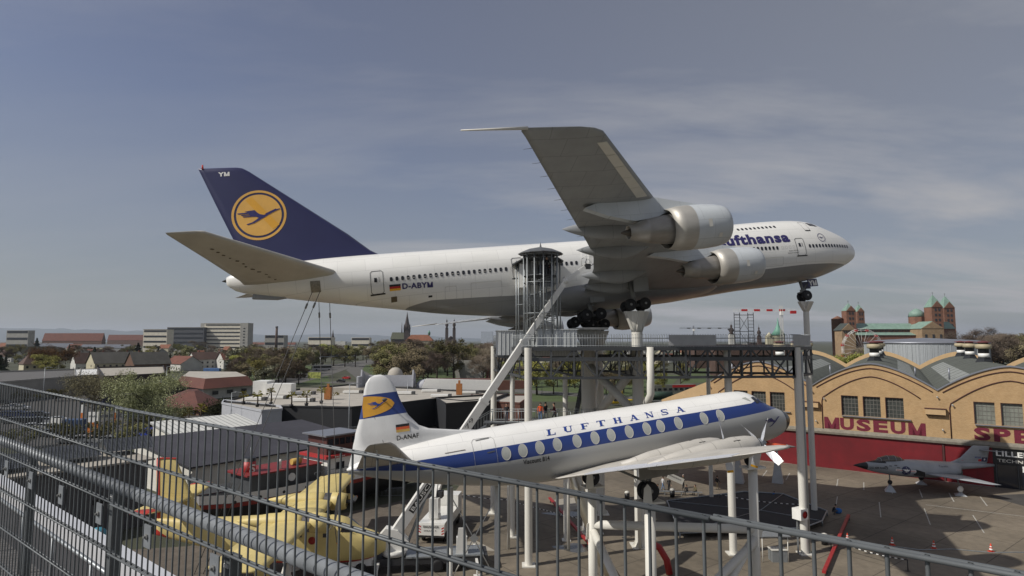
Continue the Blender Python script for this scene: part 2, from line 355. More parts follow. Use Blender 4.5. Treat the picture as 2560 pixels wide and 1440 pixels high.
rings = []; a = 0; AS = [0, .05, .15, .3, .5, .8, 1.2, 1.7, 2.3, 3, 3.8, 4.6, 5.4, 6.2, 7, 8, 9, 10.5, 12, 14, 16, 18, 20, 22.5, 25, 28, 32, 36, 40, 42, 44, 46, 48, 50, 52, 54, 56, 58, 60, 62, 64, 65.5, 66.5, 67.2, 67.8, 68.2, 68.5]
for a in AS:
    zb, zt, hw, zm = hermite(JST, a)
    rings.append([V((-a, -hw*math.sin(t), zm+((zt-zm) if math.cos(t) > 0 else (zm-zb))*math.cos(t))) for t in [2*math.pi*k/64 for k in range(64)]])
fus = MB().loft(rings).build('fuselage', m_jet, jet)
fr = []
for a in (19.5, 20.2, 21.5, 24, 28, 32, 35.5, 37.5, 38.7, 39.5):
    k = math.sin(math.pi*(a-19.5)/20)**.5 if 19.5 < a < 39.5 else 0
    fr.append([V((-a, -math.sin(t)*(2.2+1.15*k), 2.75-math.copysign(abs(math.cos(t))**.8, math.cos(t))*(.75+.72*k))) for t in [2*math.pi*i/24 for i in range(24)]])
MB().loft(fr).build('belly_fairing', M('belly_grey', (.27, .275, .28), rough=.35, var=.12, scale=.5), jet)
def wz(s): return lerp([(0, 2.6), (3.25, 2.9), (12, 4.0), (21, 5.2), (29.8, 6.5)], s)
def wle(s): return lerp([(0, 16.6), (3.25, 19.8), (21.27, 35.36), (29.3, 42.0)], s)
def wte(s): return lerp([(0, 34.3), (3.25, 35.0), (8.95, 35.94), (12.6, 37.15), (29.8, 46.9)], s)
def wth(s): return lerp([(0, 1.1), (3.25, 1.05), (12, .5), (21, .34), (29.8, .17)], s)
def track(mb, at, s, zt, side, ln=6.8):
    r = []
    for k in range(13):
        u = k/12; a = at-ln*u; h = (math.sin(math.pi*min(1, u*1.35)*.5)**.8)*(1 if u < .55 else max(.02, 1-((u-.55)/.45)**1.6)); zc = zt-.22*math.sin(math.pi*u)-.02
        r.append([V((-a, -side*(s+.50*h*math.cos(t)), zc+(.92*h*math.sin(t)))) for t in [2*math.pi*i/14 for i in range(14)]])
    return mb.loft(r)
def make_wing(side):
    w = wingmesh([(s, wle(s), wte(s), wz(s), wth(s), -.25) for s in (0.5, 3.25, 6, 9, 12.3, 15, 18, 21, 24, 27, 29.2)]+[(29.55, 42.5, 46.85, 6.47, .1, -.1), (29.75, 43.4, 46.8, 6.5, .02, 0)], side).build('wing', m_wingg, jet)
    for (at, s, z) in ((41.29, 17.5, 4.62), (38.96, 13.5, 4.05), (36.95, 8.0, 3.2), (36.03, 5.0, 2.85)):
        track(MB(), at, s, z, side).build('flap_track_fairing', m_wingg, w)
    for i in range(5):
        s0 = 21.9+i*1.3; s1 = s0+1.26; q = []
        for s, f in ((s0, .045), (s1, .045), (s1, .17), (s0, .17)):
            a = wle(s)+(wte(s)-wle(s))*f; q.append(V((-a, -side*s, wz(s)-wth(s)*(.50 if f < .1 else .68)-.03+(f-.3)*-.25)))
        MB().add(q+[p+V((0, 0, .04)) for p in q], [(0, 1, 2, 3), (4, 5, 6, 7), (0, 1, 5, 4), (1, 2, 6, 5), (2, 3, 7, 6), (3, 0, 4, 7)]).build('leading_edge_flap', m_lite, w)
    MB().tube((-46.5, -side*29.7, 6.5), (-50.2, -side*29.75, 6.42), .1, .04, 8).build('antenna_probe', m_lite, w)
    for s in (16, 17.5, 19, 20.5, 22, 23.5, 25, 26.5, 28): MB().tube((-wte(s)+.05, -side*s, wz(s)-.1), (-wte(s)-.55, -side*s, wz(s)-.16), .018, .01, 5).build('static_wick', m_dk, w)
    return w
make_wing(1); make_wing(-1)
def make_engine(a0, s, zc, side):
    """a0 = lip station"""
    o = (0, 0, 0); P = lambda pr: [(r, h) for h, r in pr]
    e = put('engine', MB().lathe(P([(2.9, 1.05), (1.0, 1.12), (.25, 1.16), (.04, 1.22), (0, 1.29), (.06, 1.36), (.3, 1.44), (.8, 1.53), (1.7, 1.60), (2.9, 1.60)]), (0, 0, 0), (-1, 0, 0), 40, cap=False).mesh('engine', m_cowl), jet)
    e.location = (-a0, -side*s, zc); e.rotation_euler = (0, R_(-1.0), 0)
    MB().lathe(P([(2.85, 1.602), (3.0, 1.607), (3.7, 1.57), (4.55, 1.40), (4.52, 1.36), (3.6, 1.42)]), o, (-1, 0, 0), 40, cap=False).build('fan_sleeve', m_steel2, e)
    MB().lathe(P([(3.3, 1.36), (4.1, 1.17), (4.35, 1.12)]), o, (-1, 0, 0), 32, cap=False).lathe(P([(3.2, 1.42), (3.3, .2)]), o, (-1, 0, 0), 32, cap=False).build('bypass_duct', m_opening, e)
    MB().lathe(P([(3.4, 1.02), (4.2, 1.07), (4.7, 1.03), (6.05, .84), (6.07, .86), (6.2, .82), (7.45, .50), (7.42, .44), (6.6, .5)]), o, (-1, 0, 0), 36, cap=False).build('core_cowl', m_steel, e)
    MB().lathe(P([(6.5, .55), (6.6, .36), (7.3, .26), (7.75, .14), (7.98, .06), (8.0, .01)]), o, (-1, 0, 0), 20, cap=False).build('exhaust_plug', M('scorched_metal', (.10, .085, .07), rough=.5, metal=.6, var=.2), e)
    fb = MB().lathe(P([(1.5, .01), (1.7, .25), (2.1, .38), (2.2, 1.08)]), o, (-1, 0, 0), 24, cap=False)
    for k in range(24):
        t = 2*math.pi*k/24; c, sn = math.cos(t), math.sin(t); fb.add([V((-1.95, c*.36, sn*.36)), V((-2.1, c*.36-sn*.07, sn*.36+c*.07)), V((-2.1, c*1.08-sn*.14, sn*1.08+c*.14)), V((-1.95, c*1.08+sn*.05, sn*1.08-c*.05))], [(0, 1, 2, 3)])
    fb.build('fan', M('fan_metal', (.2, .2, .21), rough=.35, metal=.8, var=.1), e)
    # service panels and red markings
    for (h, t, dh, dt) in ((1.95, -.15, .28, .34), (1.15, -.72, .26, .2)):
        t *= side; rr = 1.625; q = []
        for hh, tt in ((h-dh/2, t-dt/2), (h+dh/2, t-dt/2), (h+dh/2, t+dt/2), (h-dh/2, t+dt/2)): q.append(V((-hh, -side*rr*math.cos(tt*side), rr*math.sin(tt*side))))
        MB().add(q, [(0, 1, 2, 3)]).build('access_panel', m_lite, e)
    # pylon in local coordinates of the engine
    pl = [(1.2, 1.45), (2.6, 1.82), (3.7, 2.05), (5.0, wz(s)+.12-zc), (9.6, wz(s)-.05-zc), (10.4, wz(s)-.32-zc), (8.8, 1.25), (6.9, .72), (5.2, .88), (4.2, 1.25), (2.0, 1.4)]
    mb = MB()
    for w_, sc in ((.26, 1),):
        mb.prism([(-p[0], p[1]) for p in pl], w_*2, (0, 0, 0), (1, 0, 0), (0, 0, 1), off=-w_)
    mb.build('pylon', m_cowl, e)
    return e
for sd_ in (1, -1):
    make_engine(30.3, 21.2, 2.98, sd_); make_engine(21.55, 11.9, 2.08, sd_)
# fin
FT = [(7.6, 53.6, 66.4, .34), (8.7, 54.3, 66.8, .42), (9.3, 55.3, 67.05, .44), (10.1, 56.2, 67.4, .45), (11.1, 57.3, 67.8, .44), (14.8, 62.0, 69.3, .34), (18.1, 66.2, 70.6, .22), (18.45, 66.75, 70.75, .18), (18.58, 67.3, 70.8, .04)]
fin = wingmesh([(z, le, te, 0, th, 0) for z, le, te, th in FT], vert=True).build('tail_fin', m_navy, jet)
def finpt(a, z, off=.015):
    le = lerp([(q[0], q[1]) for q in FT], z); te = lerp([(q[0], q[2]) for q in FT], z); th = lerp([(q[0], q[3]) for q in FT], z)
    x = (a-le)/(te-le); u = lerp(sorted([(p[0], p[1]) for p in AF[:9]]), x)
    return V((-a, -(u*th+off), z))
def disc(r0, r1, off, n=48, rr=6):
    mb = MB(); ca, cz = 65.42, 13.46; R = [r0+(r1-r0)*i/rr for i in range(rr+1)]
    mb.loft([[finpt(ca-r*math.cos(2*math.pi*k/n), cz+r*math.sin(2*math.pi*k/n), off) for k in range(n)] for r in R], cap=False, smooth=False); return mb
em = disc(0.01, 2.08, .02).build('tail_emblem', m_yel, jet); disc(2.29, 2.52, .02, rr=1).build('ring', m_yel, em)
B0 = [[(960, 430), (955, 437), (900, 462), (870, 480), (845, 497), (822, 508), (800, 500), (775, 489), (742, 487), (700, 488), (680, 488), (676, 481), (735, 479), (730, 474), (668, 474), (662, 467), (728, 466), (722, 461), (655, 461), (640, 459), (636, 451), (715, 450), (690, 441), (725, 437), (768, 434), (785, 455), (805, 470), (835, 478), (870, 464), (915, 439)], [(835, 497), (800, 520), (760, 541), (710, 553), (702, 545), (745, 533), (775, 515), (800, 495)], [(845, 468), (925, 431), (932, 434), (850, 473)]]
def bird(cx, cz, k, fn, name, mat, parent):
    mb = MB()
    for pl in B0:
        bm = bmesh.new(); vs = [bm.verts.new(((x-798)*k, (475-y)*k, 0)) for x, y in pl]; f = bm.faces.new(vs); bmesh.ops.triangulate(bm, faces=[f]); bm.verts.index_update()
        for i in range(-20, 21): bmesh.ops.bisect_plane(bm, geom=bm.verts[:]+bm.edges[:]+bm.faces[:], plane_co=(i*10*k, 0, 0), plane_no=(1, 0, 0))
        bm.verts.index_update(); mb.add([fn(cx-v.co.x, cz+v.co.y) for v in bm.verts], [[v.index for v in f.verts] for f in bm.faces]); bm.free()
    return mb.build(name, mat, parent)
bird(65.42, 13.46, 2.52/207, lambda a, z: finpt(a, z, .045), 'crane_bird', m_navyt, em)
mb = MB(); q = [(66.6, 15.0), (66.0, 15.3), (63.6, 12.35), (64.2, 11.95)]
mb.add([finpt(a, z, .03) for a, z in q], [(0, 1, 2, 3)]).build('repaint_patch', m_yel2, em)
curve_sign('tail_lettering', 'YM', lambda u, v: finpt(69.0-1.05*u, 17.62+.44*v, .02), m_wht, jet, .05)
# tailplanes
for sd_ in (1, -1):
    t = wingmesh([(1.2, 57.6, 66.8, 6.45, .46, -.1), (2.3, 58.4, 66.95, 6.6, .44, -.1), (6.5, 62.85, 68.5, 7.4, .3, -.08), (10.9, 67.5, 70.2, 8.22, .17, -.05), (11.15, 68.2, 70.25, 8.27, .03, 0)], sd_).build('tailplane', m_stab, jet)
    for i in range(12):
        s = 2.4+i*.55; c = .62+.05*rnd.random(); le = lerp([(2.3, 58.4), (10.9, 67.5)], s); te = lerp([(2.3, 66.95), (10.9, 70.2)], s); a = le+(te-le)*c; z = lerp([(2.3, 6.6), (10.9, 8.22)], s)-lerp([(2.3, .25), (10.9, .1)], s)
        MB().box((-a, -sd_*s, z), (.16+.2*rnd.random(), .12+.15*rnd.random(), .02), rnd.random()).build('hinge_cover', M('stain_brown', (.14, .11, .075), rough=.8, var=.3), t)
# doors, hatches, windows, lettering
def ribbon(pts, w, fn, off=.02, closed=True):
    mb = MB(); n = len(pts)
    for i in range(n if closed else n-1):
        p, q = V((*pts[i], 0)), V((*pts[(i+1) % n], 0)); d = (q-p); k = max(1, int(d.length/.25)); d.normalize(); m = V((-d.y, d.x, 0))*w/2
        for j in range(k):
            a = p.lerp(q, j/k)-d*w/2*(j == 0); b = p.lerp(q, (j+1)/k)+d*w/2*(j == k-1)
            mb.add([fn((a+m).x, (a+m).y, off), fn((b+m).x, (b+m).y, off), fn((b-m).x, (b-m).y, off), fn((a-m).x, (a-m).y, off)], [(0, 1, 2, 3)])
    return mb
def rrect(a0, a1, z0, z1, r, sk=0):
    o = []
    for cx, cz, t0 in ((a1+r, z1-r, 90), (a1+r, z0+r, 180), (a0-r, z0+r, 270), (a0-r, z1-r, 0)):
        pass
    return [(a1+r, z1), (a1, z1-r), (a1, z0+r), (a1+r, z0), (a0-r, z0), (a0, z0+r), (a0, z1-r), (a0-r, z1)]
for a0, a1, z0, z1, nm in ((9.95, 8.85, 4.62, 6.6, 'cabin_door'), (55.5, 54.35, 4.3, 6.35, 'cabin_door'), (42.0, 40.9, 4.55, 6.6, 'cabin_door')):
    dr = ribbon(rrect(a0, a1, z0, z1, .16), .05, jsurf).build(nm, m_dk, jet)
    ribbon([(a0+.05, z0-.03), (a1-.05, z0-.03)], .12, jsurf, .03, False).build('sill', m_blk, dr)
    qpatch([(a0-.32, z0+1.0), (a0-.58, z0+1.0), (a0-.58, z0+1.4), (a0-.32, z0+1.4)], jsurf, .02).build('door_window', m_glass, dr)
    ribbon([(a0-.78, z0+1.0), (a0-.78, z0+1.4)], .06, jsurf, .03, False).build('door_handle', m_gear, dr)
for a0, a1, z0, z1 in ((46.2, 43.2, 3.05, 4.45), (14.3, 11.8, 3.75, 4.62), (48.7, 47.6, 3.2, 4.3)):
    h = ribbon(rrect(a0, a1, z0, z1, .12), .022, jsurf).build('cargo_door', M('seam', (.33, .33, .32), rough=.7, var=0), jet)
    ribbon([(a0, z1), (a1, z1)], .05, jsurf, .03, False).build('hinge', m_lite, h)
h = ribbon(rrect(7.95, 7.2, 7.6, 8.85, .1), .03, jsurf).build('upper_deck_door', m_dk, jet)
ribbon([(7.9, 7.55), (7.25, 7.55)], .1, jsurf, .03, False).build('sill', m_blk, h)
qpatch([(53.75, 3.55), (53.2, 3.55), (53.2, 3.95), (53.75, 3.95)], jsurf, .02).build('outflow_valve', M('valve_brown', (.12, .09, .05), var=.2), jet)
for a, z in ((50.2, 3.62), (39.5, 3.9), (33.2, 4.3)): ribbon([(a, z), (a-.2, z)], .16, jsurf, .02, False).build('vent', m_blk, jet)
wm = [None, None]
def winmesh(sh):
    mb = MB(); w, h = .27, .40; pts = []
    for t in range(20):
        c, s = math.cos(2*math.pi*t/20), math.sin(2*math.pi*t/20); pts.append((math.copysign(abs(c)**.6, c)*w/2, math.copysign(abs(s)**.6, s)*h/2))
    mb.prism(pts, .012, (0, 0, 0), (1, 0, 0), (0, 1, 0), 0)
    if sh: mb.add([V((-.1, -.06, .02)), V((.1, -.06, .02)), V((.1, -.01, .02)), V((-.1, -.01, .02))], [(0, 1, 2, 3)], 1)
    return mb.mesh('cabin_window', [m_glass, m_shade])
wm = [winmesh(0), winmesh(1)]
def jwin(a, z, sh=0, side=1):
    p = jsurf(a, z, .0, side); u = (jsurf(a, z+.1, 0, side)-jsurf(a, z-.1, 0, side)).normalized(); x = (jsurf(a-.1, z, 0, side)-jsurf(a+.1, z, 0, side)).normalized()*side; n = x.cross(u).normalized()
    u = n.cross(x); o = put('cabin_window', wm[sh], jet); o.matrix_local = Matrix.Translation(p+n*.004)@Matrix((x, u, n)).transposed().to_4x4()
for i in range(22): jwin(53.62-i*.523, 5.44+i*.004, 1 if i in (3, 4, 6, 7, 8, 9, 11, 12, 16, 17, 18) else 0)
for i in range(6): jwin(38.0-i*.52, 5.62)
for i in range(7): jwin(15.23-i*.473, 5.72-i*.014)
for i in range(14): jwin(8.2-i*.455, 5.62-i*.006)
for i in range(10): jwin(16.05-i*.51, 8.24+i*.008)
sm = M('blanked_window_seam', (.45, .45, .44), rough=.6, var=0)
for i in range(4): ribbon(rrect(11.85-i*.47, 11.62-i*.47, 5.46, 5.80, .06), .025, jsurf).build('blanked_window', sm, jet)
for i in range(2): ribbon(rrect(42.2-i*.52, 41.95-i*.52, 5.36, 5.70, .06), .025, jsurf).build('blanked_window', sm, jet)
curve_sign('airline_name', 'Lufthansa', lambda u, v: jsurf(19.45-8.93*u, 6.24+1.28*v-.02*u, .02), m_navyt, jet, .045, cuts=6)
curve_sign('registration', 'D-ABYM', lambda u, v: jsurf(52.66-2.85*u, 4.47+.5*v-.1*u, .02), m_navyt, jet, .035)
curve_sign('name_plate', 'Boeing 747-230', lambda u, v: jsurf(11.0-1.15*u, 5.12+.15*v, .02), m_dk, jet, .02)
curve_sign('name_plate', 'Schleswig-Holstein', lambda u, v: jsurf(11.2-1.35*u, 4.88+.15*v, .02), m_dk, jet, .02)
fl = None
for i, mt in enumerate((m_gold, m_red, m_blk)):
    o = ribbon([(53.75, 4.50+i*.18), (52.9, 4.49+i*.18)], .178, jsurf, .02, False)
    fl = o.build('german_flag', mt, jet) if fl is None else (o.build('stripe', mt, fl), fl)[1]
ng = MB(); n = 36; ca, cz = 6.17, 6.6
ng.loft([[jsurf(ca-r*math.cos(2*math.pi*k/n), cz+r*math.sin(2*math.pi*k/n), .02) for k in range(n)] for r in (.46, .52)], cap=False); no = ng.build('nose_emblem', m_navyt, jet)
bird(ca, cz, .50/207, lambda a, z: jsurf(a, z, .02), 'crane_bird', m_navyt, no)
# flight deck windows
for ps in (((6.95, 8.72), (6.5, 8.70), (6.15, 8.18), (6.72, 8.25)), ((6.42, 8.68), (6.0, 8.62), (5.55, 8.2), (6.05, 8.17))):
    qpatch(ps, jsurf, .02).build('flight_deck_window', m_glass, jet)
MB().lathe([(.16, 0), (.12, .25), (.02, .5)], (-68.45, 0, 7.2), (-1, 0, 0), 16).build('exhaust_pipe', m_opening, jet)
MB().prism([(-66.2, 5.72), (-63.1, 5.15), (-64.2, 5.05), (-66.35, 5.3)], .5, (0, .25, 0), (1, 0, 0), (0, 0, 1)).build('tail_skid', m_wingg, jet)
MB().tube((-70.4, 0, 18.5), (-70.4, 0, 18.95), .1, .07, 8).build('beacon', M('beacon_red', (.5, .03, .02), var=0), jet)
qpatch([(60.95, 5.1), (60.05, 5.05), (60.05, 6.0), (60.95, 6.05)], jsurf, .03).build('lashing_plate', M('bare_metal', (.3, .28, .24), rough=.5, metal=.5, var=.3, scale=6), jet)
# undercarriage
def wheel(mb, c, r=.585, w=.42, ax=(0, 1, 0)):
    prof = [(r*.5, -w/2), (r*.78, -w/2), (r*.95, -w*.36), (r, -w*.15), (r, w*.15), (r*.95, w*.36), (r*.78, w/2), (r*.5, w/2)]
    return mb.lathe(prof, c, ax, 24, mi=0)
def hub(mb, c, r, w, ax=(0, 1, 0)): return mb.lathe([(.01, -w/2-.01), (r*.22, -w/2+.0), (r*.3, -w*.3), (r*.5, -w*.28), (r*.52, w*.28), (r*.3, w*.3), (r*.22, w/2), (.01, w/2+.01)], c, ax, 16)
def bogie(a, s, z, ty, side, top):
    g = MB().tube((-a, -side*s, z), (-a-.15, -side*(s-.1), top), .19, .22, 12).beam((-a-.8, -side*s, z), (-a+.8, -side*s, z), .22).tube((-a, -side*s, z+.9), (-a+1.5, -side*(s-.3), top), .09, n=8).tube((-a, -side*s, z+1.2), (-a-1.3, -side*(s-.5), top), .09, n=8)
    for x in (-.75, .75): g.tube((-a+x, -side*s-.75, z), (-a+x, -side*s+.75, z), .07, n=8)
    gg = g.build('main_gear', m_gear, jet)
    for x in (-.75, .75):
        for y in (-.56, .56):
            w = wheel(MB(), (0, 0, 0)).build('wheel', m_tyre, gg); w.location = (-a+x, -side*s+y, z); hub(MB(), (0, 0, 0), .585, .42).build('hub', m_gear, w)
    MB().box((-a+.5, -side*(s+.95), z+1.9), (1.5, .06, 1.5), 0, mat=rotm(0, 0, R_(12*side))).build('gear_door', m_wingg, gg)
for sd_ in (1, -1):
    bogie(30.95, 5.5, .4, 0, sd_, 3.3); bogie(34.15, 1.95, .4, 0, sd_, 2.0)
g = MB().tube((-7.85, 0, .6), (-8.0, 0, 2.6), .13, .17, 12).tube((-7.85, 0, 1.3), (-6.6, 0, 2.5), .08, n=8).tube((-7.85, -.62, .6), (-7.85, .62, .6), .08, n=8).box((-7.85, 0, 1.25), (.5, .45, .3)).box((-8.25, 0, 1.05), (.35, .7, .12)).build('nose_gear', m_gear, jet)
for y in (-.46, .46):
    w = wheel(MB(), (0, 0, 0), .585, .38).build('wheel', m_tyre, g); w.location = (-7.85, y, .6); hub(MB(), (0, 0, 0), .585, .38).build('hub', m_gear, w)
for y in (-.62, .62):
    d = MB().box((-6.9, y, 1.95), (1.25, .05, .85)).build('gear_door', m_navy, g)
    if y < 0: sign('door_lettering', 'YM', (-7.45, y-.03, 1.62), (1, 0, 0), (0, 0, 1), 1.05, .6, m_wht, d, .05)
# ------------------------------------------------------------ pillars carrying it
m_pil = M('pillar_paint', (.66, .64, .58), rough=.5, var=.10, scale=.4, warp=(1, 1, .25))
def jw(a, s, z): return JM@V((-a, -s, z))
def pillar(top, r, fw, fh, name, label, group=None, cross=0):
    b = thing(name, label, 'pillar', (top.x, top.y, 0), group=group); h = top.z
    MB().lathe([(r, 0), (r, h-fh+.1)], (0, 0, .03), (0, 0, 1), 24, cap=False).build('shaft', m_pil, b)
    k = MB(); 
    for u, w in ((0, 1), (1, 0)):
        d = V((math.cos(.22), math.sin(.22), 0)) if u == 0 else V((-math.sin(.22), math.cos(.22), 0))
        k.prism([(-fw/2, h), (-fw/2, h-.12), (-r*.9, h-fh), (r*.9, h-fh), (fw/2, h-.12), (fw/2, h)], .5, V((0, 0, 0))+d.cross(V((0, 0, 1)))*-.25, d, (0, 0, 1))
    k.lathe([(r, h-fh-.1), (fw*.30, h-.1), (fw*.30, h)], (0, 0, 0), (0, 0, 1), 20).build('head', m_pil, b)
    MB().box((0, 0, .05), (r*3.4, r*3.4, .1)).build('base_plate', m_pil, b)
    for i in range(8): t = i*math.pi/4; MB().prism([(r-.02, .1), (r*1.6, .1), (r, .55)], .03, (0, 0, 0), (math.cos(t), math.sin(t), 0), (0, 0, 1)).build('gusset_plate', m_pil, b)
    return b
pillar(jw(7.85, 0, -.02), .31, 1.7, 1.05, 'support_pillar', 'tall slender white pillar under the nose wheels of the jumbo')
pillar(jw(30.95, 5.5, -.2), .52, 2.4, 1.9, 'support_pillar', 'thick pillar with funnel head under the near wing wheels of the jumbo')
pillar(jw(30.95, -5.5, -.2), .52, 2.4, 1.9, 'support_pillar', 'pillar under the wing wheels on the far side of the jumbo')
pb = pillar(jw(34.15, 0, -.75), .72, 2.7, 1.7, 'support_pillar', 'thickest pillar, under the middle wheels of the jumbo beside the stair tower')
MB().box((0, 0, jw(34.15, 0, -.75).z+.1), (2.6, 4.9, .22), .22).build('cradle', m_pil, pb)
def brace(name, label, a, b, r): return tag(MB().tube(a, b, r, n=20).build(name, m_pil), label, 'brace')
P1, P3 = jw(30.95, 5.5, 0), jw(34.15, 0, 0); P2 = jw(30.95, -5.5, 0)
brace('diagonal_brace', 'thick white tube slanting down right from the middle pillar below the platform', (P3.x, P3.y-.3, 16.6), (P1.x+.3, P1.y-.4, 11.6), .42)
brace('diagonal_brace', 'thick white tube slanting up right behind the other, between the jumbo pillars', (P3.x+.4, P3.y+.4, 10.8), (P1.x, P1.y+.5, 16.5), .42)
brace('diagonal_brace', 'white tube from the middle pillar to the far jumbo pillar under the deck', (P3.x, P3.y+.6, 10.6), (P2.x, P2.y, 16.2), .4)
# tail tethers
for lab, pa, px, py in (('left front steel cable running down from the tail of the jumbo', (60.8, 1.9, 5.1), 745, 1010), ('second steel cable from the tail plate of the jumbo, leaning left', (60.1, 2.0, 5.1), 800, 1010), ('third steel cable under the jumbo tail, nearly upright', (60.6, -1.8, 5.0), 822, 1000), ('rightmost upright steel cable under the jumbo tail', (59.6, -1.9, 4.9), 832, 1000)):
    p = jw(*pa); dn = V((-.35, 0, 0)) if pa[1] > 0 else V((.06, .1, 0)); e = p+V((-7.5, -4.5, 0)) if pa[1] > 0 else p+V((3.2, -6, 0)); e.z = 0
    o = thing('tether_cable', lab, 'cable', e, group='steel cables under the jumbo tail')
    MB().tube(p-e, (0, 0, 0), .03, n=6).build('cable', m_dk, o); d = (e-p).normalized(); MB().tube(p-e+d*1.2, p-e+d*1.7, .09, n=8).build('turnbuckle', m_gear, o)
# ============================================================ the four-engined turboprop
def band(conds):
    """conds: list of (fn building a mask socket, colour)"""
    def fn(t, b):
        for mk, col in conds:
            src = base_src(t, b); m = mk(t); x = t.nodes.new('ShaderNodeMix'); x.data_type = 'RGBA'; x.inputs[7].default_value = (*col, 1)
            t.links.new(m, x.inputs[0]); t.links.new(src, x.inputs[6]); t.links.new(x.outputs[2], b.inputs['Base Color'])
    return fn
def objc(t):
    g = t.nodes.new('ShaderNodeTexCoord'); s = t.nodes.new('ShaderNodeSeparateXYZ'); t.links.new(g.outputs['Object'], s.inputs[0]); return s
def curve1d(t, src, pts):
    acc = None
    for (x0, y0), (x1, y1) in zip(pts, pts[1:]):
        r = t.nodes.new('ShaderNodeMapRange'); r.inputs[1].default_value = x0; r.inputs[2].default_value = x1; r.inputs[3].default_value = 0 if acc else y0; r.inputs[4].default_value = (y1-y0) if acc else y1
        t.links.new(src, r.inputs[0])
        if acc is None: acc = r.outputs[0]
        else:
            a = t.nodes.new('ShaderNodeMath'); t.links.new(acc, a.inputs[0]); t.links.new(r.outputs[0], a.inputs[1]); acc = a.outputs[0]
    return acc
def mth(t, op, a, b):
    m = t.nodes.new('ShaderNodeMath'); m.operation = op
    for i, q in enumerate((a, b)):
        if isinstance(q, (int, float)): m.inputs[i].default_value = q
        else: t.links.new(q, m.inputs[i])
    return m.outputs[0]
TOPL = [(-24, 3.42), (-15.5, 3.55), (-9, 3.68), (-3.2, 3.72), (-2.2, 3.95), (-1.2, 4.2)]
BOTL = [(-26, 3.42), (-23.3, 3.02), (-21, 2.82), (-18.6, 2.76), (-9.7, 2.9), (-1.6, 3.18), (0, 3.1)]
def v_low(t): s = objc(t); return mth(t, 'LESS_THAN', s.outputs[2], curve1d(t, s.outputs[0], BOTL))
def v_str(t):
    s = objc(t); return mth(t, 'MULTIPLY', mth(t, 'LESS_THAN', s.outputs[2], curve1d(t, s.outputs[0], TOPL)), mth(t, 'GREATER_THAN', s.outputs[2], curve1d(t, s.outputs[0], BOTL)))
def v_nose(t):
    s = objc(t); g = mth(t, 'MULTIPLY', mth(t, 'GREATER_THAN', s.outputs[0], -1.92), mth(t, 'MULTIPLY', mth(t, 'LESS_THAN', mth(t, 'ABSOLUTE', s.outputs[1], 0), .5), mth(t, 'GREATER_THAN', s.outputs[2], 2.9)))
    return mth(t, 'MAXIMUM', mth(t, 'GREATER_THAN', s.outputs[0], -.66), g)
BLUE = (.02, .045, .19)
def vpaint(t, b): paint_lines(1.7, .8, .97, .008)(t, b); band([(v_low, (.40, .40, .385)), (v_str, BLUE), (v_nose, (.006, .006, .006))])(t, b)
m_vis = MX('propliner_paint', vpaint, col=(.82, .81, .78), rough=.3, var=.09, scale=.5, warp=(.5, 1, 1.5), coat=.08)
m_vw = MX('propliner_wing', paint_lines(1.9, 1.25, .86, .02, 'yx'), col=(.50, .475, .43), rough=.5, var=.12, scale=.8)
m_vlow = M('propliner_underside', (.20, .19, .17), rough=.6, var=.2)
m_vflap = M('bare_aluminium', (.70, .72, .77), rough=.42, metal=.35, var=.06)
m_blue = M('stripe_blue', (.02, .05, .24), rough=.4, var=0)
m_blind = M('blanked_oval', (.40, .41, .38), rough=.45, var=.08, scale=3)
def finband(t): s = objc(t); return mth(t, 'MULTIPLY', mth(t, 'GREATER_THAN', s.outputs[2], curve1d(t, s.outputs[0], [(-26, 5.78), (-22, 5.84)])), mth(t, 'LESS_THAN', s.outputs[2], 6.96))
m_vfin = MX('propliner_fin', band([(finband, BLUE)]), col=(.68, .68, .67), rough=.4, var=.10, scale=.9, warp=(1, 1, .4))
VM = pose(0.29081338647732163, -0.09993759918096859, -0.12006827260124331, 17.20166, 37.73109, -7.15799)
vis = thing('turboprop_airliner', 'old four-propeller airliner with blue window stripe, raised on white legs below the jumbo', 'airplane', mat=VM)
VST = [(-.27, 2.33, 2.43, .05, 2.38), (0, 1.98, 2.76, .4, 2.38), (.4, 1.68, 3.02, .72, 2.4), (.9, 1.48, 3.25, .98, 2.45), (1.5, 1.34, 3.52, 1.2, 2.55), (2.1, 1.27, 3.98, 1.38, 2.68), (2.5, 1.24, 4.25, 1.46, 2.75), (3.1, 1.22, 4.45, 1.55, 2.8), (4.2, 1.2, 4.5, 1.63, 2.85), (15, 1.2, 4.5, 1.65, 2.85), (17.5, 1.32, 4.5, 1.62, 2.9), (19.6, 1.62, 4.45, 1.48, 3.0), (21.9, 2.08, 4.3, 1.18, 3.12), (24.2, 2.68, 4.0, .7, 3.3), (25.6, 3.1, 3.72, .35, 3.4), (26.15, 3.38, 3.5, .08, 3.44)]
def vsurf(a, z, off=.01, side=1):
    zb, zt, hw, zm = hermite(VST, a); h = (zt-zm) if z > zm else (zm-zb)
    return V((-a, -side*(hw*math.sqrt(max(0, 1-((z-zm)/h)**2))+off), z))
rings = []
for a in [-.27, -.22, -.1, .1, .3, .6, .9, 1.2, 1.5, 1.8, 2.1, 2.3, 2.5, 2.8, 3.1, 3.6, 4.2, 5.5, 7, 9, 11, 13, 15, 16.3, 17.5, 18.6, 19.6, 20.7, 21.9, 23, 24.2, 25, 25.6, 26, 26.15]:
    zb, zt, hw, zm = hermite(VST, a)
    rings.append([V((-a, -hw*math.sin(t), zm+((zt-zm) if math.cos(t) > 0 else (zm-zb))*math.cos(t))) for t in [2*math.pi*k/56 for k in range(56)]])
MB().loft(rings).build('fuselage', m_vis, vis)
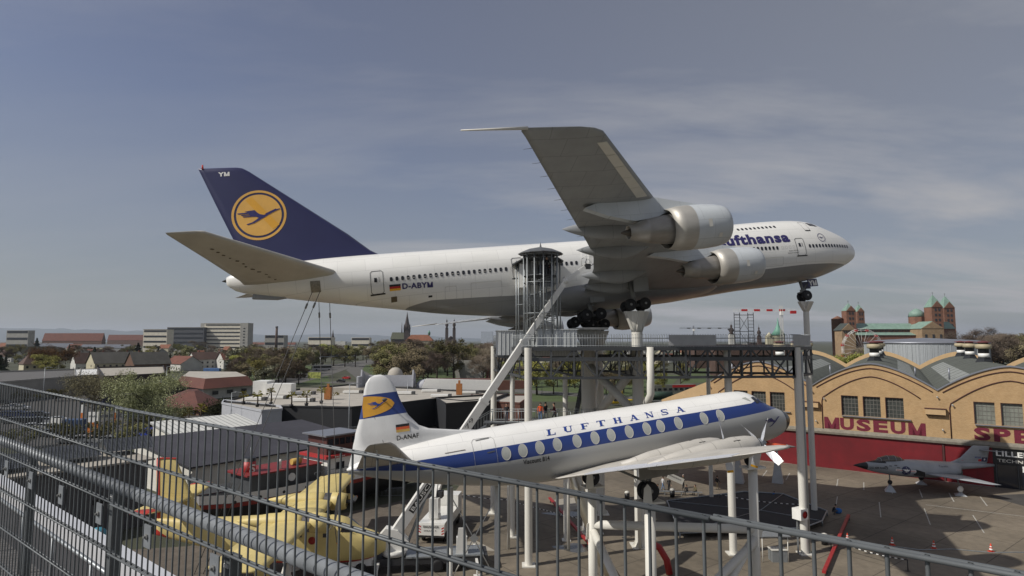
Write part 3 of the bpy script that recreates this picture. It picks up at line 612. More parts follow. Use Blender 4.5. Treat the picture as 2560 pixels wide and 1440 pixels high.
for i, a in enumerate((18.37, 17.49, 16.57, 15.6, 14.49, 13.45, 12.5, 11.42, 10.34, 9.48, 8.35, 6.68, 5.59)):
    z = 3.15+(18.4-a)*.0148; mb = MB(); md = MB(); n = 24
    f = lambda r, o: [vsurf(a+.24*r*math.cos(2*math.pi*k/n), z+.335*r*math.sin(2*math.pi*k/n), o) for k in range(n)]
    mb.loft([f(1, .0), f(1, .014), f(.94, .014), f(.93, .006), f(.6, .007), f(.3, .007), f(.03, .007)], cap=False, smooth=False, mis=[0, 0, 0, 1, 1, 1, 1]); mb.build('oval_window', [m_lite, m_blind], vis)
SER = {'L': [((.30, 0), (.42, 1), .27), ((0, .04), (1, .04), .09), ((.16, .96), (.68, .96), .08), ((.92, 0), (1.0, .34), .09)],
 'U': [((.22, .25), (.32, 1), .27), ((.30, .07), (.76, .07), .13), ((.84, .2), (.95, 1), .1), ((.08, .96), (.58, .96), .07), ((.76, .96), (1.12, .96), .07), ((.22, .3), (.4, .05), .2), ((.7, .06), (.84, .25), .12)],
 'F': [((.26, 0), (.38, 1), .27), ((.0, .03), (.55, .03), .07), ((.16, .95), (1.05, .95), .1), ((.4, .5), (.76, .5), .09), ((1.0, .72), (1.05, .98), .08), ((.74, .38), (.78, .62), .07)],
 'T': [((.42, 0), (.54, 1), .27), ((.2, .03), (.72, .03), .07), ((.1, .95), (1.05, .95), .1), ((.08, .7), (.12, .98), .08), ((1.0, .7), (1.06, .98), .08)],
 'H': [((.2, 0), (.3, 1), .25), ((.76, 0), (.86, 1), .25), ((.25, .5), (.8, .5), .09), ((0, .03), (.42, .03), .07), ((.56, .03), (1, .03), .07), ((.1, .97), (.5, .97), .07), ((.66, .97), (1.08, .97), .07)],
 'A': [((.12, 0), (.62, 1), .1), ((.82, 0), (.60, 1), .27), ((.3, .32), (.75, .32), .08), ((-.05, .03), (.3, .03), .07), ((.6, .03), (1.08, .03), .07)],
 'N': [((.18, 0), (.28, 1), .1), ((.24, 1), (.8, 0), .27), ((.84, 0), (.94, 1), .1), ((.0, .03), (.36, .03), .07), ((.08, .97), (.4, .97), .07), ((.74, .97), (1.12, .97), .07)],
 'S': [((.12, .06), (.7, .06), .11), ((.78, .1), (.8, .42), .2), ((.24, .56), (.78, .42), .2), ((.24, .58), (.28, .9), .19), ((.3, .94), (.9, .94), .11), ((.92, .7), (.96, .96), .08), ((.06, .02), (.1, .32), .08)]}
for i, ch in enumerate('LUFTHANSA'):
    mb = MB()
    a0 = 16.05-i*.985; z0 = 3.70+i*.018
    for (x0, y0), (x1, y1), w in SER[ch]:
        hz = abs(x1-x0) > abs(y1-y0)*1.2; n = 5
        for k in range(n):
            q = []
            for u, sg in ((k/n, -1), ((k+1)/n, -1), ((k+1)/n, 1), (k/n, 1)):
                x = x0+(x1-x0)*u+(0 if hz else sg*w/2); y = y0+(y1-y0)*u+(sg*w/2 if hz else 0)
                q.append(vsurf(a0-.50*x, z0+.29*y, .018))
            mb.add(q, [(0, 1, 2, 3)])
    mb.build('letter', m_blue, vis)
curve_sign('type_name', 'Viscount 814', lambda u, v: vsurf(17.55-1.42*u, 2.47+.24*v, .02), m_blk, vis, .02)
ST_ = ribbon([(21.4, 3.6), (20.4, 3.63)], .03, vsurf); ST_.build('seam_strip', M('seam2', (.25, .22, .2), var=0), vis)
r = ribbon(rrect(20.0, 18.85, 2.1, 4.05, .12), .015, vsurf).build('rear_door', M('seam', (.3, .3, .3)), vis)
ribbon([(19.75, 3.98), (19.1, 4.02)], .05, vsurf, .02, False).build('hinge', m_gear, r)
ribbon([(19.3, 3.33), (18.95, 3.36)], .05, vsurf, .02, False).build('handle', m_dk, r)
for s_ in (1, -1):
    for ps in (((2.95, 4.03), (2.62, 4.07), (2.50, 3.70), (2.82, 3.66)), ((2.56, 4.05), (2.28, 3.9), (2.04, 3.60), (2.43, 3.67)), ((2.2, 3.86), (2.12, 4.0), (1.9, 3.78), (1.97, 3.62))): qpatch(ps, lambda a, z, o: vsurf(a, z, o, s_), .018).build('cockpit_window', m_glass, vis)
qpatch(((3.62, 4.08), (3.3, 4.1), (3.14, 3.86), (3.2, 3.84)), vsurf, .015).build('blanked_pane', m_blind, vis)
bird(1.95, 2.55, .85/207, lambda a, z: vsurf(a, z, .02), 'nose_emblem', m_navyt, vis)
# fin with dorsal fillet
VF = [(3.2, 22.0, 26.1, .2), (3.6, 20.0, 26.05, .22), (4.36, 18.6, 25.8, .15), (4.6, 20.4, 25.75, .2), (4.88, 21.9, 25.65, .22), (5.13, 22.42, 25.6, .22), (5.72, 22.9, 25.37, .2), (6.57, 23.25, 25.13, .17), (7.2, 23.42, 25.0, .14), (7.55, 23.6, 24.88, .12), (7.8, 23.86, 24.68, .08), (7.92, 24.1, 24.42, .03)]
vf = wingmesh([(z, le, te, 0, th, 0) for z, le, te, th in VF], vert=True).build('tail_fin', m_vfin, vis)
def vfin(a, z, off=.015):
    le = lerp([(q[0], q[1]) for q in VF], z); te = lerp([(q[0], q[2]) for q in VF], z); th = lerp([(q[0], q[3]) for q in VF], z)
    return V((-a, -(lerp(sorted([(p[0], p[1]) for p in AF[:9]]), (a-le)/(te-le))*th+off), z))
yb = MB(); n = 14
for i in range(n):
    q = []
    for u in (i/n, (i+1)/n):
        a = 25.5-1.95*u; hh = .54*math.sqrt(max(0, 1-u*u)); c = 6.37+.02*u; te = lerp([(p[0], p[2]) for p in VF], 6.4)
        q.append((min(a, te-.02), c, hh))
    for k in range(4):
        w = [(q[0][0], q[0][1]-q[0][2]+q[0][2]*2*k/4), (q[1][0], q[1][1]-q[1][2]+q[1][2]*2*k/4), (q[1][0], q[1][1]-q[1][2]+q[1][2]*2*(k+1)/4), (q[0][0], q[0][1]-q[0][2]+q[0][2]*2*(k+1)/4)]
        yb.add([vfin(min(a, lerp([(p[0], p[2]) for p in VF], z)-.01), z, .012) for a, z in w], [(0, 1, 2, 3)])
yb = yb.build('yellow_field', M('ochre_yellow', (.66, .33, .035), rough=.5, var=.12, scale=2), vf)
bird(24.4, 6.45, .62/207, lambda a, z: vfin(a, z, .03), 'crane_bird', m_blue, yb)
f0 = None
for i, mt in enumerate((M('faded_gold', (.55, .36, .09), var=.2), M('faded_red', (.6, .10, .03), var=.3, scale=6), m_blk)):
    q = [(23.6, 4.90+i*.13), (22.92, 4.90+i*.13), (22.92, 5.03+i*.13), (23.6, 5.03+i*.13)]
    o = MB().add([vfin(a, z, .02) for a, z in q], [(0, 1, 2, 3)]); f0 = o.build('german_flag', mt, vf) if f0 is None else (o.build('stripe', mt, f0), f0)[1]
curve_sign('registration', 'D-ANAF', lambda u, v: vfin(23.6-1.12*u, 4.50+.24*v, .02), m_blk, vf, .012)
MB().pipe([vfin(24.15, 4.0, 0), vfin(24.6, 5.8, 0), vfin(24.45, 7.85, -.02)], .012, 5).build('hinge_line', m_dk, vf)
MB().tube((-24.1, 0, 6.6), (-24.1, -.5, 6.62), .05, .03, 6).sphere((-24.05, -.5, 6.62), .07, 8, sc=(2, 1, 1)).build('bullet_antenna', m_dk, vf)
for sd_ in (1, -1):
    t = wingmesh([(.3, 23.0, 25.7, 3.45, .2, 0), (1, 23.15, 25.65, 3.6, .19, 0), (4.6, 24.05, 25.4, 4.5, .12, 0), (5.3, 24.3, 25.3, 4.68, .08, 0), (5.6, 24.6, 25.2, 4.75, .02, 0)], sd_).build('tailplane', m_vw, vis)
    MB().pipe([(-24.75, -sd_*.8, 3.42), (-24.9, -sd_*4.8, 4.44)], .03, 6).build('elevator_hinge', m_lite, t)
# wings
VW = [(1.0, 8.2, 16.0, 1.5, .34, 0), (1.7, 8.35, 15.8, 1.52, .34, 0), (2.3, 8.55, 14.9, 1.58, .36, 0), (3.2, 8.8, 14.35, 1.68, .36, 0), (5, 9.2, 14.1, 1.9, .32, 0), (7, 9.7, 13.9, 2.14, .27, 0), (10.5, 10.5, 13.55, 2.58, .19, 0), (13.2, 11.15, 13.2, 2.92, .12, 0), (14.0, 11.55, 13.0, 3.02, .08, 0), (14.28, 12.0, 12.8, 3.05, .02, 0)]
def vz(s): return lerp([(q[0], q[3]) for q in VW], s)
for sd_ in (1, -1):
    w = wingmesh(VW, sd_).build('wing', m_vw, vis)
    fl = MB()
    for s0, s1 in ((2.6, 5.2), (5.25, 8.4), (8.45, 13.0)):
        q = []
        for s, f in ((s0, .84), (s1, .84), (s1, 1.005), (s0, 1.005)):
            le = lerp([(r[0], r[1]) for r in VW], s); te = lerp([(r[0], r[2]) for r in VW], s); th = lerp([(r[0], r[4]) for r in VW], s)
            q.append(V((-(le+(te-le)*f), -sd_*s, vz(s)+(.38*th if f < .9 else .02)+.02)))
        MB().add(q+[p-V((0, 0, .05)) for p in q], [(0, 1, 2, 3), (4, 5, 6, 7), (0, 1, 5, 4), (1, 2, 6, 5), (2, 3, 7, 6), (3, 0, 4, 7)]).build('flap', m_vflap, w)
    for si, (a0, s, z) in enumerate(((7.45, 7.0, 2.25), (7.3, 3.9, 2.05))):
        e = MB().lathe([(.30, .0), (.40, .12), (.5, .6), (.55, 1.3), (.52, 2.4), (.40, 4.2), (.15, 5.8)], (0, 0, 0), (-1, 0, -.02), 22, cap=True).build('engine_nacelle', m_vw, vis)
        e.location = (-a0-.18, -sd_*s, z)
        for k in range(3): MB().box((-1.3-.35*(k % 2), -.34+.34*k, .48-.12*abs(k-1)), (.35, .1, .05)).build('cooling_slot', m_blk, e)
        MB().lathe([(.02, .55), (.14, .42), (.24, .2), (.29, 0)], (0, 0, 0), (1, 0, 0), 18).build('spinner', M('spinner_grey', (.25, .26, .27), rough=.4, metal=.5, var=.05), e)
        MB().lathe([(.32, 0), (.27, .02), (.26, -.3)], (0, 0, 0), (1, 0, 0), 18, cap=False).build('air_intake', m_opening, e)
        ph = R_(-36 if si == 0 else 3)
        for k in range(4):
            t = ph+k*math.pi/2; u = V((0, math.sin(t), math.cos(t))); c = V((0, math.cos(t), -math.sin(t))); rr = []
            for r, w_, tw in ((.2, .10, 70), (.5, .16, 60), (.85, .17, 48), (1.15, .18, 38), (1.30, .16, 34)):
                ch = c*math.sin(R_(tw+8))*w_+V((1, 0, 0))*math.cos(R_(tw+8))*w_; nn = u.cross(ch).normalized()*.02*(1.6-r)
                ctr = V((.22, 0, 0))+u*r; rr.append([ctr-ch, ctr-nn, ctr+ch, ctr+nn])
            b = MB().loft(rr, smooth=False).build('propeller_blade', m_vflap, e)
            MB().loft([[p+u*.0 for p in rr[-1]], [p+u*.12 for p in rr[-1]]], smooth=False).build('tip', m_gold if k == 2 else m_wht, b)
    g = MB().tube((-11.9, -sd_*3.6, .5), (-11.3, -sd_*3.6, 1.9), .09, n=10).tube((-11.9, -sd_*3.6, .9), (-13.4, -sd_*3.6, 1.75), .06, n=8).tube((-11.9, -sd_*3.6, 1.0), (-10.1, -sd_*3.6, 1.8), .06, n=8).build('main_gear', m_gear, vis)
    for y in (-.24, .24):
        q = wheel(MB(), (0, 0, 0), .47, .26).build('wheel', m_tyre, g); q.location = (-11.9, -sd_*3.6+y, .47); hub(MB(), (0, 0, 0), .47, .26).build('hub', m_gear, q)
    MB().box((-11.4, -sd_*(3.6+.55), 1.45), (2.2, .04, .7), 0, mat=rotm(0, 0, R_(14*sd_))).build('gear_door', m_vlow, g)
g = MB().tube((-3.0, 0, .35), (-3.2, 0, 1.6), .07, n=10).build('nose_gear', m_gear, vis)
for y in (-.18, .18):
    q = wheel(MB(), (0, 0, 0), .33, .2).build('wheel', m_tyre, g); q.location = (-3.0, y, .35); hub(MB(), (0, 0, 0), .33, .2).build('hub', m_gear, q)
# ---- white steel tower carrying it
def vw(a, s, z): return VM@V((-a, -s, z))
A_, B_, C_ = vw(11.9, 3.6, -.05), vw(11.9, -3.6, -.05), vw(3.0, 0, -.05)
tw = thing('support_tower', 'white tubular steel trestle holding up the propeller airliner', 'trestle', (A_.x, A_.y, 0)); O = V((A_.x, A_.y, 0))
D_ = V((C_.x+.1, C_.y+.6, 0))
for p, nm in ((A_, 0), (B_, 1), (C_, 2)):
    q = p-O; MB().tube((q.x, q.y, 0), (q.x, q.y, q.z-.05), .27, n=20).box((q.x, q.y, .06), (1.0, 1.0, .12)).build('leg', m_pil, tw)
    MB().box((q.x, q.y, q.z+.0), (1.3, .8, .1), .3).prism([(-.25, 0), (.25, 0), (.18, .75), (0, .95), (-.18, .75)], .06, (q.x-.2, q.y-.42, q.z), (.95, .28, 0), (0, 0, 1)).build('wheel_shoe', m_pil, tw)
a, b, c = (q-O for q in (A_, B_, C_))
def lv(p, z): return (p.x, p.y, z)
for p, q, z0, z1, r in ((b, c, 7.9, 7.9, .26), (a, c, 1.1, 7.5, .24), (b, a, 7.6, 3.6, .24), (a, c, 2.9, 2.9, .2), (b, a, 2.9, 2.9, .2), (b, c, 2.7, 2.7, .22), (b, a, 1.9, -.0, .22), (a, c, -.2, 2.4, .22), (a, c, 4.2, 7.2, .24)):
    MB().tube(lv(p, max(z0, .1)), lv(q, max(z1, .1)), r, n=16).build('cross_tube', m_pil, tw)
for p, z in ((b, 7.6), (b, 2.9), (a, 2.9), (c, 7.9), (a, 4.2)):
    MB().prism([(-.5, -.5), (.5, -.5), (.7, .1), (.2, .55), (-.4, .4)], .04, lv(p, z), (.9, .4, 0), (0, 0, 1)).build('joint_plate', m_pil, tw)
tf = thing('tail_support_frame', 'thin white post frame with crossed tie rods under the propeller airliner tail', 'frame', (-2, 33, 0)); zt = vw(20, 0, 1.5).z
for x in (-1.25, 1.2): MB().tube((x, 0, 0), (x, 0, zt-.1+.25*(x > 0)), .13, n=14).box((x, 0, .05), (.6, .6, .1)).build('post', m_pil, tf)
MB().tube((-1.25, 0, 6.2), (1.2, 0, 6.2), .12, n=12).build('cross_bar', m_pil, tf)
for z0, z1 in ((6.6, 10.6), (10.6, 6.6), (1.6, 5.8), (5.8, 1.6)): MB().tube((-1.15, 0, z0), (1.1, 0, z1), .03, n=6).build('tie_rod', m_pil, tf)
MB().box((0, 0, 8.6), (.35, .06, .35), 0, mat=rotm(0, R_(45), 0)).build('centre_plate', m_pil, tf)
# ============================================================ the yellow flying boat
m_cl = MX('flying_boat_yellow', paint_lines(.9, .9, .96, .008), col=(.62, .50, .20), rough=.5, var=.12, scale=.7, warp=(1, 1, .4))
m_clr = M('flying_boat_red', (.45, .035, .02), rough=.5, var=.12)
def cred(t): s = objc(t); return mth(t, 'LESS_THAN', s.outputs[2], curve1d(t, s.outputs[0], [(-20, 3.0), (-18.6, 2.2), (-16.5, 1.05), (-14, .5), (-6, .32), (-2.5, .55), (0, 1.0)]))
m_clf = MX('flying_boat_hull', band([(cred, (.42, .03, .02))]), col=(.62, .50, .20), rough=.5, var=.12, scale=.7)
CM = pose(0.0584873, 0.0239254, -0.0174245, -9.552896, 51.643976, -18.218023)
cl = thing('flying_boat', 'pale yellow and red twin-propeller flying boat parked on the yard behind the mesh fence', 'seaplane', mat=CM)
CST = [(.9, 1.0, 1.7, .25, 1.35), (1.4, .7, 2.2, .75, 1.5), (2.2, .4, 2.5, 1.1, 1.6), (3.2, .2, 2.75, 1.25, 1.7), (4.2, .1, 3.5, 1.3, 1.8), (5.2, .05, 3.7, 1.3, 1.9), (7, 0, 3.75, 1.3, 1.9), (10, .1, 3.7, 1.3, 1.9), (12, .45, 3.6, 1.22, 2.0), (14, .9, 3.5, 1.05, 2.2), (16, 1.35, 3.45, .8, 2.4), (18, 1.8, 3.45, .5, 2.6), (19.4, 2.1, 3.4, .18, 2.8)]
rings = []
for a in [.9, 1.1, 1.4, 1.8, 2.2, 2.7, 3.2, 3.7, 4.2, 4.7, 5.2, 6, 7, 8.5, 10, 11, 12, 13, 14, 15, 16, 17, 18, 19, 19.4]:
    zb, zt, hw, zm = hermite(CST, a); r = []
    for k in range(32):
        t = 2*math.pi*k/32; c, s = math.cos(t), math.sin(t); e = .62 if c > 0 else .8
        r.append(V((-a, -hw*math.copysign(abs(s)**.7, s), zm+((zt-zm) if c > 0 else (zm-zb))*math.copysign(abs(c)**e, c))))
    rings.append(r)
MB().loft(rings).build('hull', m_clf, cl)
CF = [(2.2, 14.2, 19.1, .15), (3.4, 15.4, 19.3, .22), (5, 16.6, 19.6, .2), (7, 17.7, 19.75, .15), (8.0, 18.2, 19.8, .1), (8.15, 18.4, 19.75, .03)]
vf = wingmesh([(z, le, te, 0, th, 0) for z, le, te, th in CF], vert=True).build('tail_fin', m_cl, cl)
wingmesh([(2.3, 19.05, 19.35, 0, .1, 0), (8.1, 19.5, 19.83, 0, .08, 0)], vert=True).build('red_rudder_edge', m_clr, vf)
MB().box((-19, 0, 8.16), (1.5, .22, .08)).build('red_cap', m_clr, vf)
for sd_ in (1, -1):
    t = wingmesh([(.1, 16.7, 19.2, 5.0, .18, 0), (4.6, 17.0, 19.0, 5.1, .12, 0), (5.4, 17.4, 18.7, 5.12, .04, 0)], sd_).build('tailplane', m_cl, cl)
    wingmesh([(4.4, 16.95, 19.1, 5.1, .14, 0), (5.5, 17.5, 18.7, 5.13, .06, 0)], sd_).build('red_tip', m_clr, t)
    MB().lathe([(.02, -.9), (.22, -.6), (.3, 0), (.22, .6), (.02, .9)], (-18.6, -sd_*2.4, 4.75), (-1, 0, 0), 12).build('red_counterweight', m_clr, t)
    w = wingmesh([(0, 6.0, 9.5, 4.0, .34, 0), (1.2, 6.0, 9.5, 4.0, .34, 0), (13.3, 6.2, 9.4, 4.15, .28, 0), (14.1, 6.4, 9.1, 4.17, .18, 0), (14.35, 6.9, 8.7, 4.18, .03, 0)], sd_).build('wing', m_cl, cl)
    for s0, s1 in ((1.3, 6.5), (6.6, 13.5)): MB().box((-9.35, -sd_*(s0+s1)/2, 4.12), (.75, s1-s0, .06)).build('flap', m_cl, w)
    MB().lathe([(.02, -1.4), (.25, -1.1), (.36, -.2), (.28, .8), (.02, 1.4)], (-7.1, -sd_*11.4, 2.6), (-1, 0, 0), 12).prism([(-7.6, 2.8), (-6.6, 2.8), (-6.7, 3.9), (-7.5, 3.9)], .12, (0, -sd_*11.4, 0), (1, 0, 0), (0, 0, 1)).build('wing_float', m_cl, w)
    e = put('engine_nacelle', MB().lathe([(.5, 0), (.66, .08), (.74, .5), (.76, 1.3), (.72, 1.32)], (0, 0, 0), (-1, 0, 0), 28, cap=False).lathe([(.66, 1.8), (.74, 2.3), (.72, 3.2), (.6, 4.6), (.35, 5.8), (.06, 6.9)], (0, 0, 0), (-1, 0, .01), 26).mesh('engine_nacelle', m_cl), cl)
    e.location = (-4.9, -sd_*3.35, 4.05)
    MB().lathe([(.70, 1.3), (.70, 1.9)], (0, 0, 0), (-1, 0, 0), 28, cap=False).build('cowl_gill_ring', M('gill_metal', (.16, .15, .15), rough=.4, metal=.6, var=.3, scale=5), e)
    MB().lathe([(.01, .3), (.3, .35), (.62, .4)], (0, 0, 0), (-1, 0, 0), 20, cap=False).lathe([(.02, -.75), (.12, -.5), (.16, .3)], (0, 0, 0), (-1, 0, 0), 14).build('engine_face', m_dk, e)
    for k in range(3):
        t = R_(28+120*k)*sd_; u = V((0, math.sin(t), math.cos(t))); c = V((.5, math.cos(t)*.86, -math.sin(t)*.86)); rr = []
        for r, w_ in ((.1, .09), (.6, .16), (1.3, .19), (1.9, .16), (2.1, .1)): ctr = V((.45, 0, 0))+u*r; nn = u.cross(c)*.03; rr.append([ctr-c*w_, ctr-nn, ctr+c*w_, ctr+nn])
        b = MB().loft(rr, smooth=False).build('propeller_blade', m_gear, e); MB().loft([rr[-1], [p+u*.14 for p in rr[-1]]], smooth=False).build('tip', M('tip_orange', (.8, .22, .05), var=0), b)
for a, w_ in ((5.6, .32), (7.6, .32), (9.9, .32)): MB().box((-a, -1.31, 2.5), (w_, .04, .3)).build('hull_window', m_glass, cl)
MB().add([V((-3.35, -1.0, 2.78)), V((-4.15, -1.2, 3.35)), V((-4.15, 1.2, 3.35)), V((-3.35, 1.0, 2.78))], [(0, 1, 2, 3)]).add([V((-3.4, -1.1, 2.72)), V((-4.4, -1.28, 2.75)), V((-4.3, -1.25, 3.3))], [(0, 1, 2)]).build('windscreen', m_glass, cl)
MB().lathe([(.01, 0), (.3, .0)], (-6.6, -1.33, 2.1), (0, -1, 0), 20).build('red_roundel', m_clr, cl)
for s_ in (-1, 1): w = wheel(MB(), (-8.6, s_*1.75, -1.2), .5, .3).tube((-8.6, s_*1.2, .4), (-8.6, s_*1.7, -1.2), .1, n=8).build('main_wheel', m_tyre, cl)
for k, (a, s) in enumerate(((3.4, 0), (8.6, -1.0), (8.6, 1.0))):
    p = CM@V((-a, -s, .3)); b = tag(MB().lathe([(.55, 0), (.18, p.z-.1), (.3, p.z)], (p.x, p.y, 0), (0, 0, 1), 4, smooth=False).build('trestle_stand', m_pil), ['grey stand under the nose of the yellow flying boat', 'grey stand under the far side of the yellow flying boat hull', 'grey stand under the near side of the yellow flying boat hull'][k], 'stand')
# ============================================================ jet fighter by the museum wall
m_fj = MX('fighter_grey', paint_lines(1.3, .7, .93, .01), col=(.33, .35, .37), rough=.5, var=.15, scale=.9)
FM = pose(3.2818027, -0.05968024, -0.01413143, 42.6434714, 77.7514668, -17.82524)
fj = thing('fighter_jet', 'light grey two-seat fighter jet with black nose and white star, on pyramid stands', 'fighter jet', mat=FM)
FST = [(.2, 2.2, 2.3, .03, 2.25), (1.2, 1.95, 2.55, .3, 2.25), (2.2, 1.7, 2.75, .48, 2.25), (3.2, 1.5, 2.95, .6, 2.25), (4.2, 1.35, 3.05, .72, 2.2), (5.5, 1.2, 3.1, .85, 2.15), (6.8, 1.1, 3.15, 1.3, 2.0), (8.5, 1.05, 3.2, 1.45, 1.95), (11, 1.1, 3.15, 1.45, 1.95), (13, 1.25, 3.1, 1.35, 2.0), (14.3, 1.5, 3.1, 1.2, 2.1), (15, 2.1, 3.1, .55, 2.6), (17.5, 2.4, 3.12, .4, 2.8), (20.2, 2.7, 3.05, .15, 2.88)]
rings = []
def fsurf(a, z, off=.01, side=-1):
    zb, zt, hw, zm = hermite(FST, a); h = (zt-zm) if z > zm else (zm-zb); return V((-a, -side*(hw*math.sqrt(max(0, 1-((z-zm)/h)**2))+off), z))
for a in [.2, .4, .8, 1.2, 1.7, 2.2, 2.7, 3.2, 4.2, 5.5, 6.8, 7.6, 8.5, 9.7, 11, 12, 13, 13.7, 14.3, 14.7, 15, 16, 17.5, 19, 20.2]:
    zb, zt, hw, zm = hermite(FST, a)
    rings.append([V((-a, -hw*math.sin(t), zm+((zt-zm) if math.cos(t) > 0 else (zm-zb))*math.cos(t))) for t in [2*math.pi*k/28 for k in range(28)]])
def fnose(t):
    s = objc(t); a = mth(t, 'GREATER_THAN', s.outputs[0], -1.9); b = mth(t, 'MULTIPLY', mth(t, 'GREATER_THAN', s.outputs[0], -4.3), mth(t, 'GREATER_THAN', s.outputs[2], 2.72)); return mth(t, 'MAXIMUM', a, b)
MB().loft(rings).build('fuselage', MX('fighter_body', band([(fnose, (.014, .014, .016))]), col=(.33, .35, .37), rough=.5, var=.15, scale=.9), fj)
cn = MB(); rr = []
for a, h, w in ((3.2, .02, .3), (3.8, .42, .42), (4.6, .62, .47), (5.6, .66, .47), (6.4, .5, .42), (7.2, .1, .3)):
    rr.append([V((-a, -w*math.sin(t), hermite(FST, a)[1]-.1+h*math.cos(t)**.8)) for t in [-math.pi/2+math.pi*k/12+1e-3 for k in range(12)]])
for r in rr:
    for p in r: 
        if isinstance(p.z, complex): p.z = 0
cn.loft(rr, closed=False, cap=False); c_ = cn.build('canopy', M('canopy_glass', (.06, .045, .04), rough=.1, var=0, spec=.8), fj)
for a in (3.75, 4.75, 5.75, 6.6):
    hh = lerp([(3.2, .02), (3.8, .42), (4.6, .62), (5.6, .66), (6.4, .5), (7.2, .1)], a); w = lerp([(3.2, .3), (3.8, .42), (4.6, .47), (5.6, .47), (6.4, .42), (7.2, .3)], a)
    MB().pipe([V((-a, -(w+.01)*math.sin(t), hermite(FST, a)[1]-.1+(hh+.01)*max(0, math.cos(t))**.8)) for t in [-1.57+3.14*k/10 for k in range(11)]], .03, 5).build('canopy_frame', m_fj, c_)
FF = [(2.9, 13.2, 19.2, .16), (3.3, 14.4, 19.25, .16), (3.7, 15.3, 19.35, .14), (5.2, 17.0, 19.6, .08), (5.3, 17.2, 19.6, .03)]
vf = wingmesh([(z, le, te, 0, th, 0) for z, le, te, th in FF], vert=True).build('tail_fin', m_fj, fj)
def ffin(a, z, off=.02):
    le = lerp([(q[0], q[1]) for q in FF], z); te = lerp([(q[0], q[2]) for q in FF], z); th = lerp([(q[0], q[3]) for q in FF], z)
    return V((-a, (lerp(sorted([(p[0], p[1]) for p in AF[:9]]), (a-le)/(te-le))*th+off), z))
MB().add([ffin(19.15, 3.3), ffin(18.3, 3.3), ffin(18.4, 3.85), ffin(19.25, 3.85)], [(0, 1, 2, 3)]).build('blue_flash', m_navy, vf)
MB().add([ffin(18.28, 3.32), ffin(15.2, 3.35), ffin(18.33, 3.62)], [(0, 1, 2)]).build('red_flash', m_red, vf)
curve_sign('serial_number', '80265', lambda u, v: ffin(17.3+.95*u, 3.72+.2*v), m_blue, vf, .02)
def star(mb, fn, ca, cz, r, off):
    pts = [(ca+(r if k % 2 == 0 else r*.38)*math.sin(k*math.pi/5), cz+(r if k % 2 == 0 else r*.38)*math.cos(k*math.pi/5)) for k in range(10)]
    for k in range(10): q = pts[k], pts[(k+1) % 10]; mb.add([fn(ca, cz, off), fn(*q[0], off), fn(*q[1], off)], [(0, 1, 2)])
    return mb
star(MB(), ffin, 18.78, 3.57, .2, .04).build('star', m_wht, vf)
ro = MB()
for i in range(4):
    R2 = [[fsurf(6.55+r*math.cos(2*math.pi*k/24), 2.02+r*math.sin(2*math.pi*k/24), .03) for k in range(24)] for r in (.01+.13*i, .01+.13*(i+1))]; ro.loft(R2, cap=False)
ro = ro.build('star_insignia', m_navy, fj); star(MB(), fsurf, 6.55, 2.02, .46, .045).build('star', m_wht, ro)
for a0, a1 in ((5.5, 6.05), (7.05, 7.6)):
    ribbon([(a0, 2.02), (a1, 2.02)], .24, fsurf, .03, False).build('bar', m_wht, ro); ribbon([(a0, 2.02), (a1, 2.02)], .07, fsurf, .04, False).build('red_bar', m_red, ro)
curve_sign('lettering', 'U.S. AIR FORCE', lambda u, v: fsurf(2.1+2.3*u, 1.98+.26*v+.04*u, .02), m_blk, fj, .02)
curve_sign('lettering', 'Canada', lambda u, v: fsurf(11.2+1.3*u, 2.62+.2*v, .02), m_dk, fj, .0)
for a, z in ((4.0, 2.35), (4.6, 2.45), (5.3, 2.55), (5.6, 2.3)): ribbon([(a, z), (a+.25, z)], .1, fsurf, .02, False).build('stencil_panel', m_dk, fj)
for sd_ in (-1, 1):
    wingmesh([(1.1, 8.6, 14.4, 1.75, .16, 0), (3.2, 10.6, 14.5, 1.72, .13, 0), (5.6, 13.0, 14.9, 1.68, .07, 0), (6.05, 13.7, 15.0, 1.67, .02, 0)], sd_).build('wing', m_fj, fj)
    MB().add([V((-7.5, -sd_*1.3, 1.5)), V((-8.7, -sd_*1.75, 1.45)), V((-8.7, -sd_*1.75, 2.0)), V((-7.5, -sd_*1.3, 2.3))], [(0, 1, 2, 3)]).build('air_intake', m_opening, fj)
    wingmesh([(.05, 17.9, 19.4, 4.75, .07, 0), (2.5, 19.0, 19.9, 5.0, .03, 0)], sd_).build('tailplane', m_fj, fj)
    MB().lathe([(.52, 0), (.46, .35), (.4, .34)], (-14.3, -sd_*.62, 1.95), (-1, 0, 0), 18).build('jet_nozzle', m_dk, fj)
    g = MB().tube((-12.4, -sd_*3.0, .35), (-12.2, -sd_*2.7, 1.7), .08, n=8).build('main_gear', m_gear, fj)
    w = wheel(MB(), (0, 0, 0), .38, .22).build('wheel', m_wht if sd_ < 0 else m_tyre, g); w.location = (-12.4, -sd_*3.0, .38)
g = MB().tube((-5.3, 0, .3), (-5.2, 0, 1.3), .07, n=8).build('nose_gear', m_gear, fj); w = wheel(MB(), (0, 0, 0), .28, .3).build('wheel', m_tyre, g); w.location = (-5.3, 0, .3)
def pyr(p, name, label, w=.85):
    o = tag(MB().lathe([(w, 0), (w, .05), (.13, p.z-.02), (.3, p.z-.02), (.3, p.z)], (0, 0, 0), (0, 0, 1), 4, smooth=False).build(name, M('stand_grey', (.42, .44, .45), rough=.5, var=.1)), label, 'stand'); o.location = (p.x, p.y, 0); o.rotation_euler = (0, 0, .3); return o
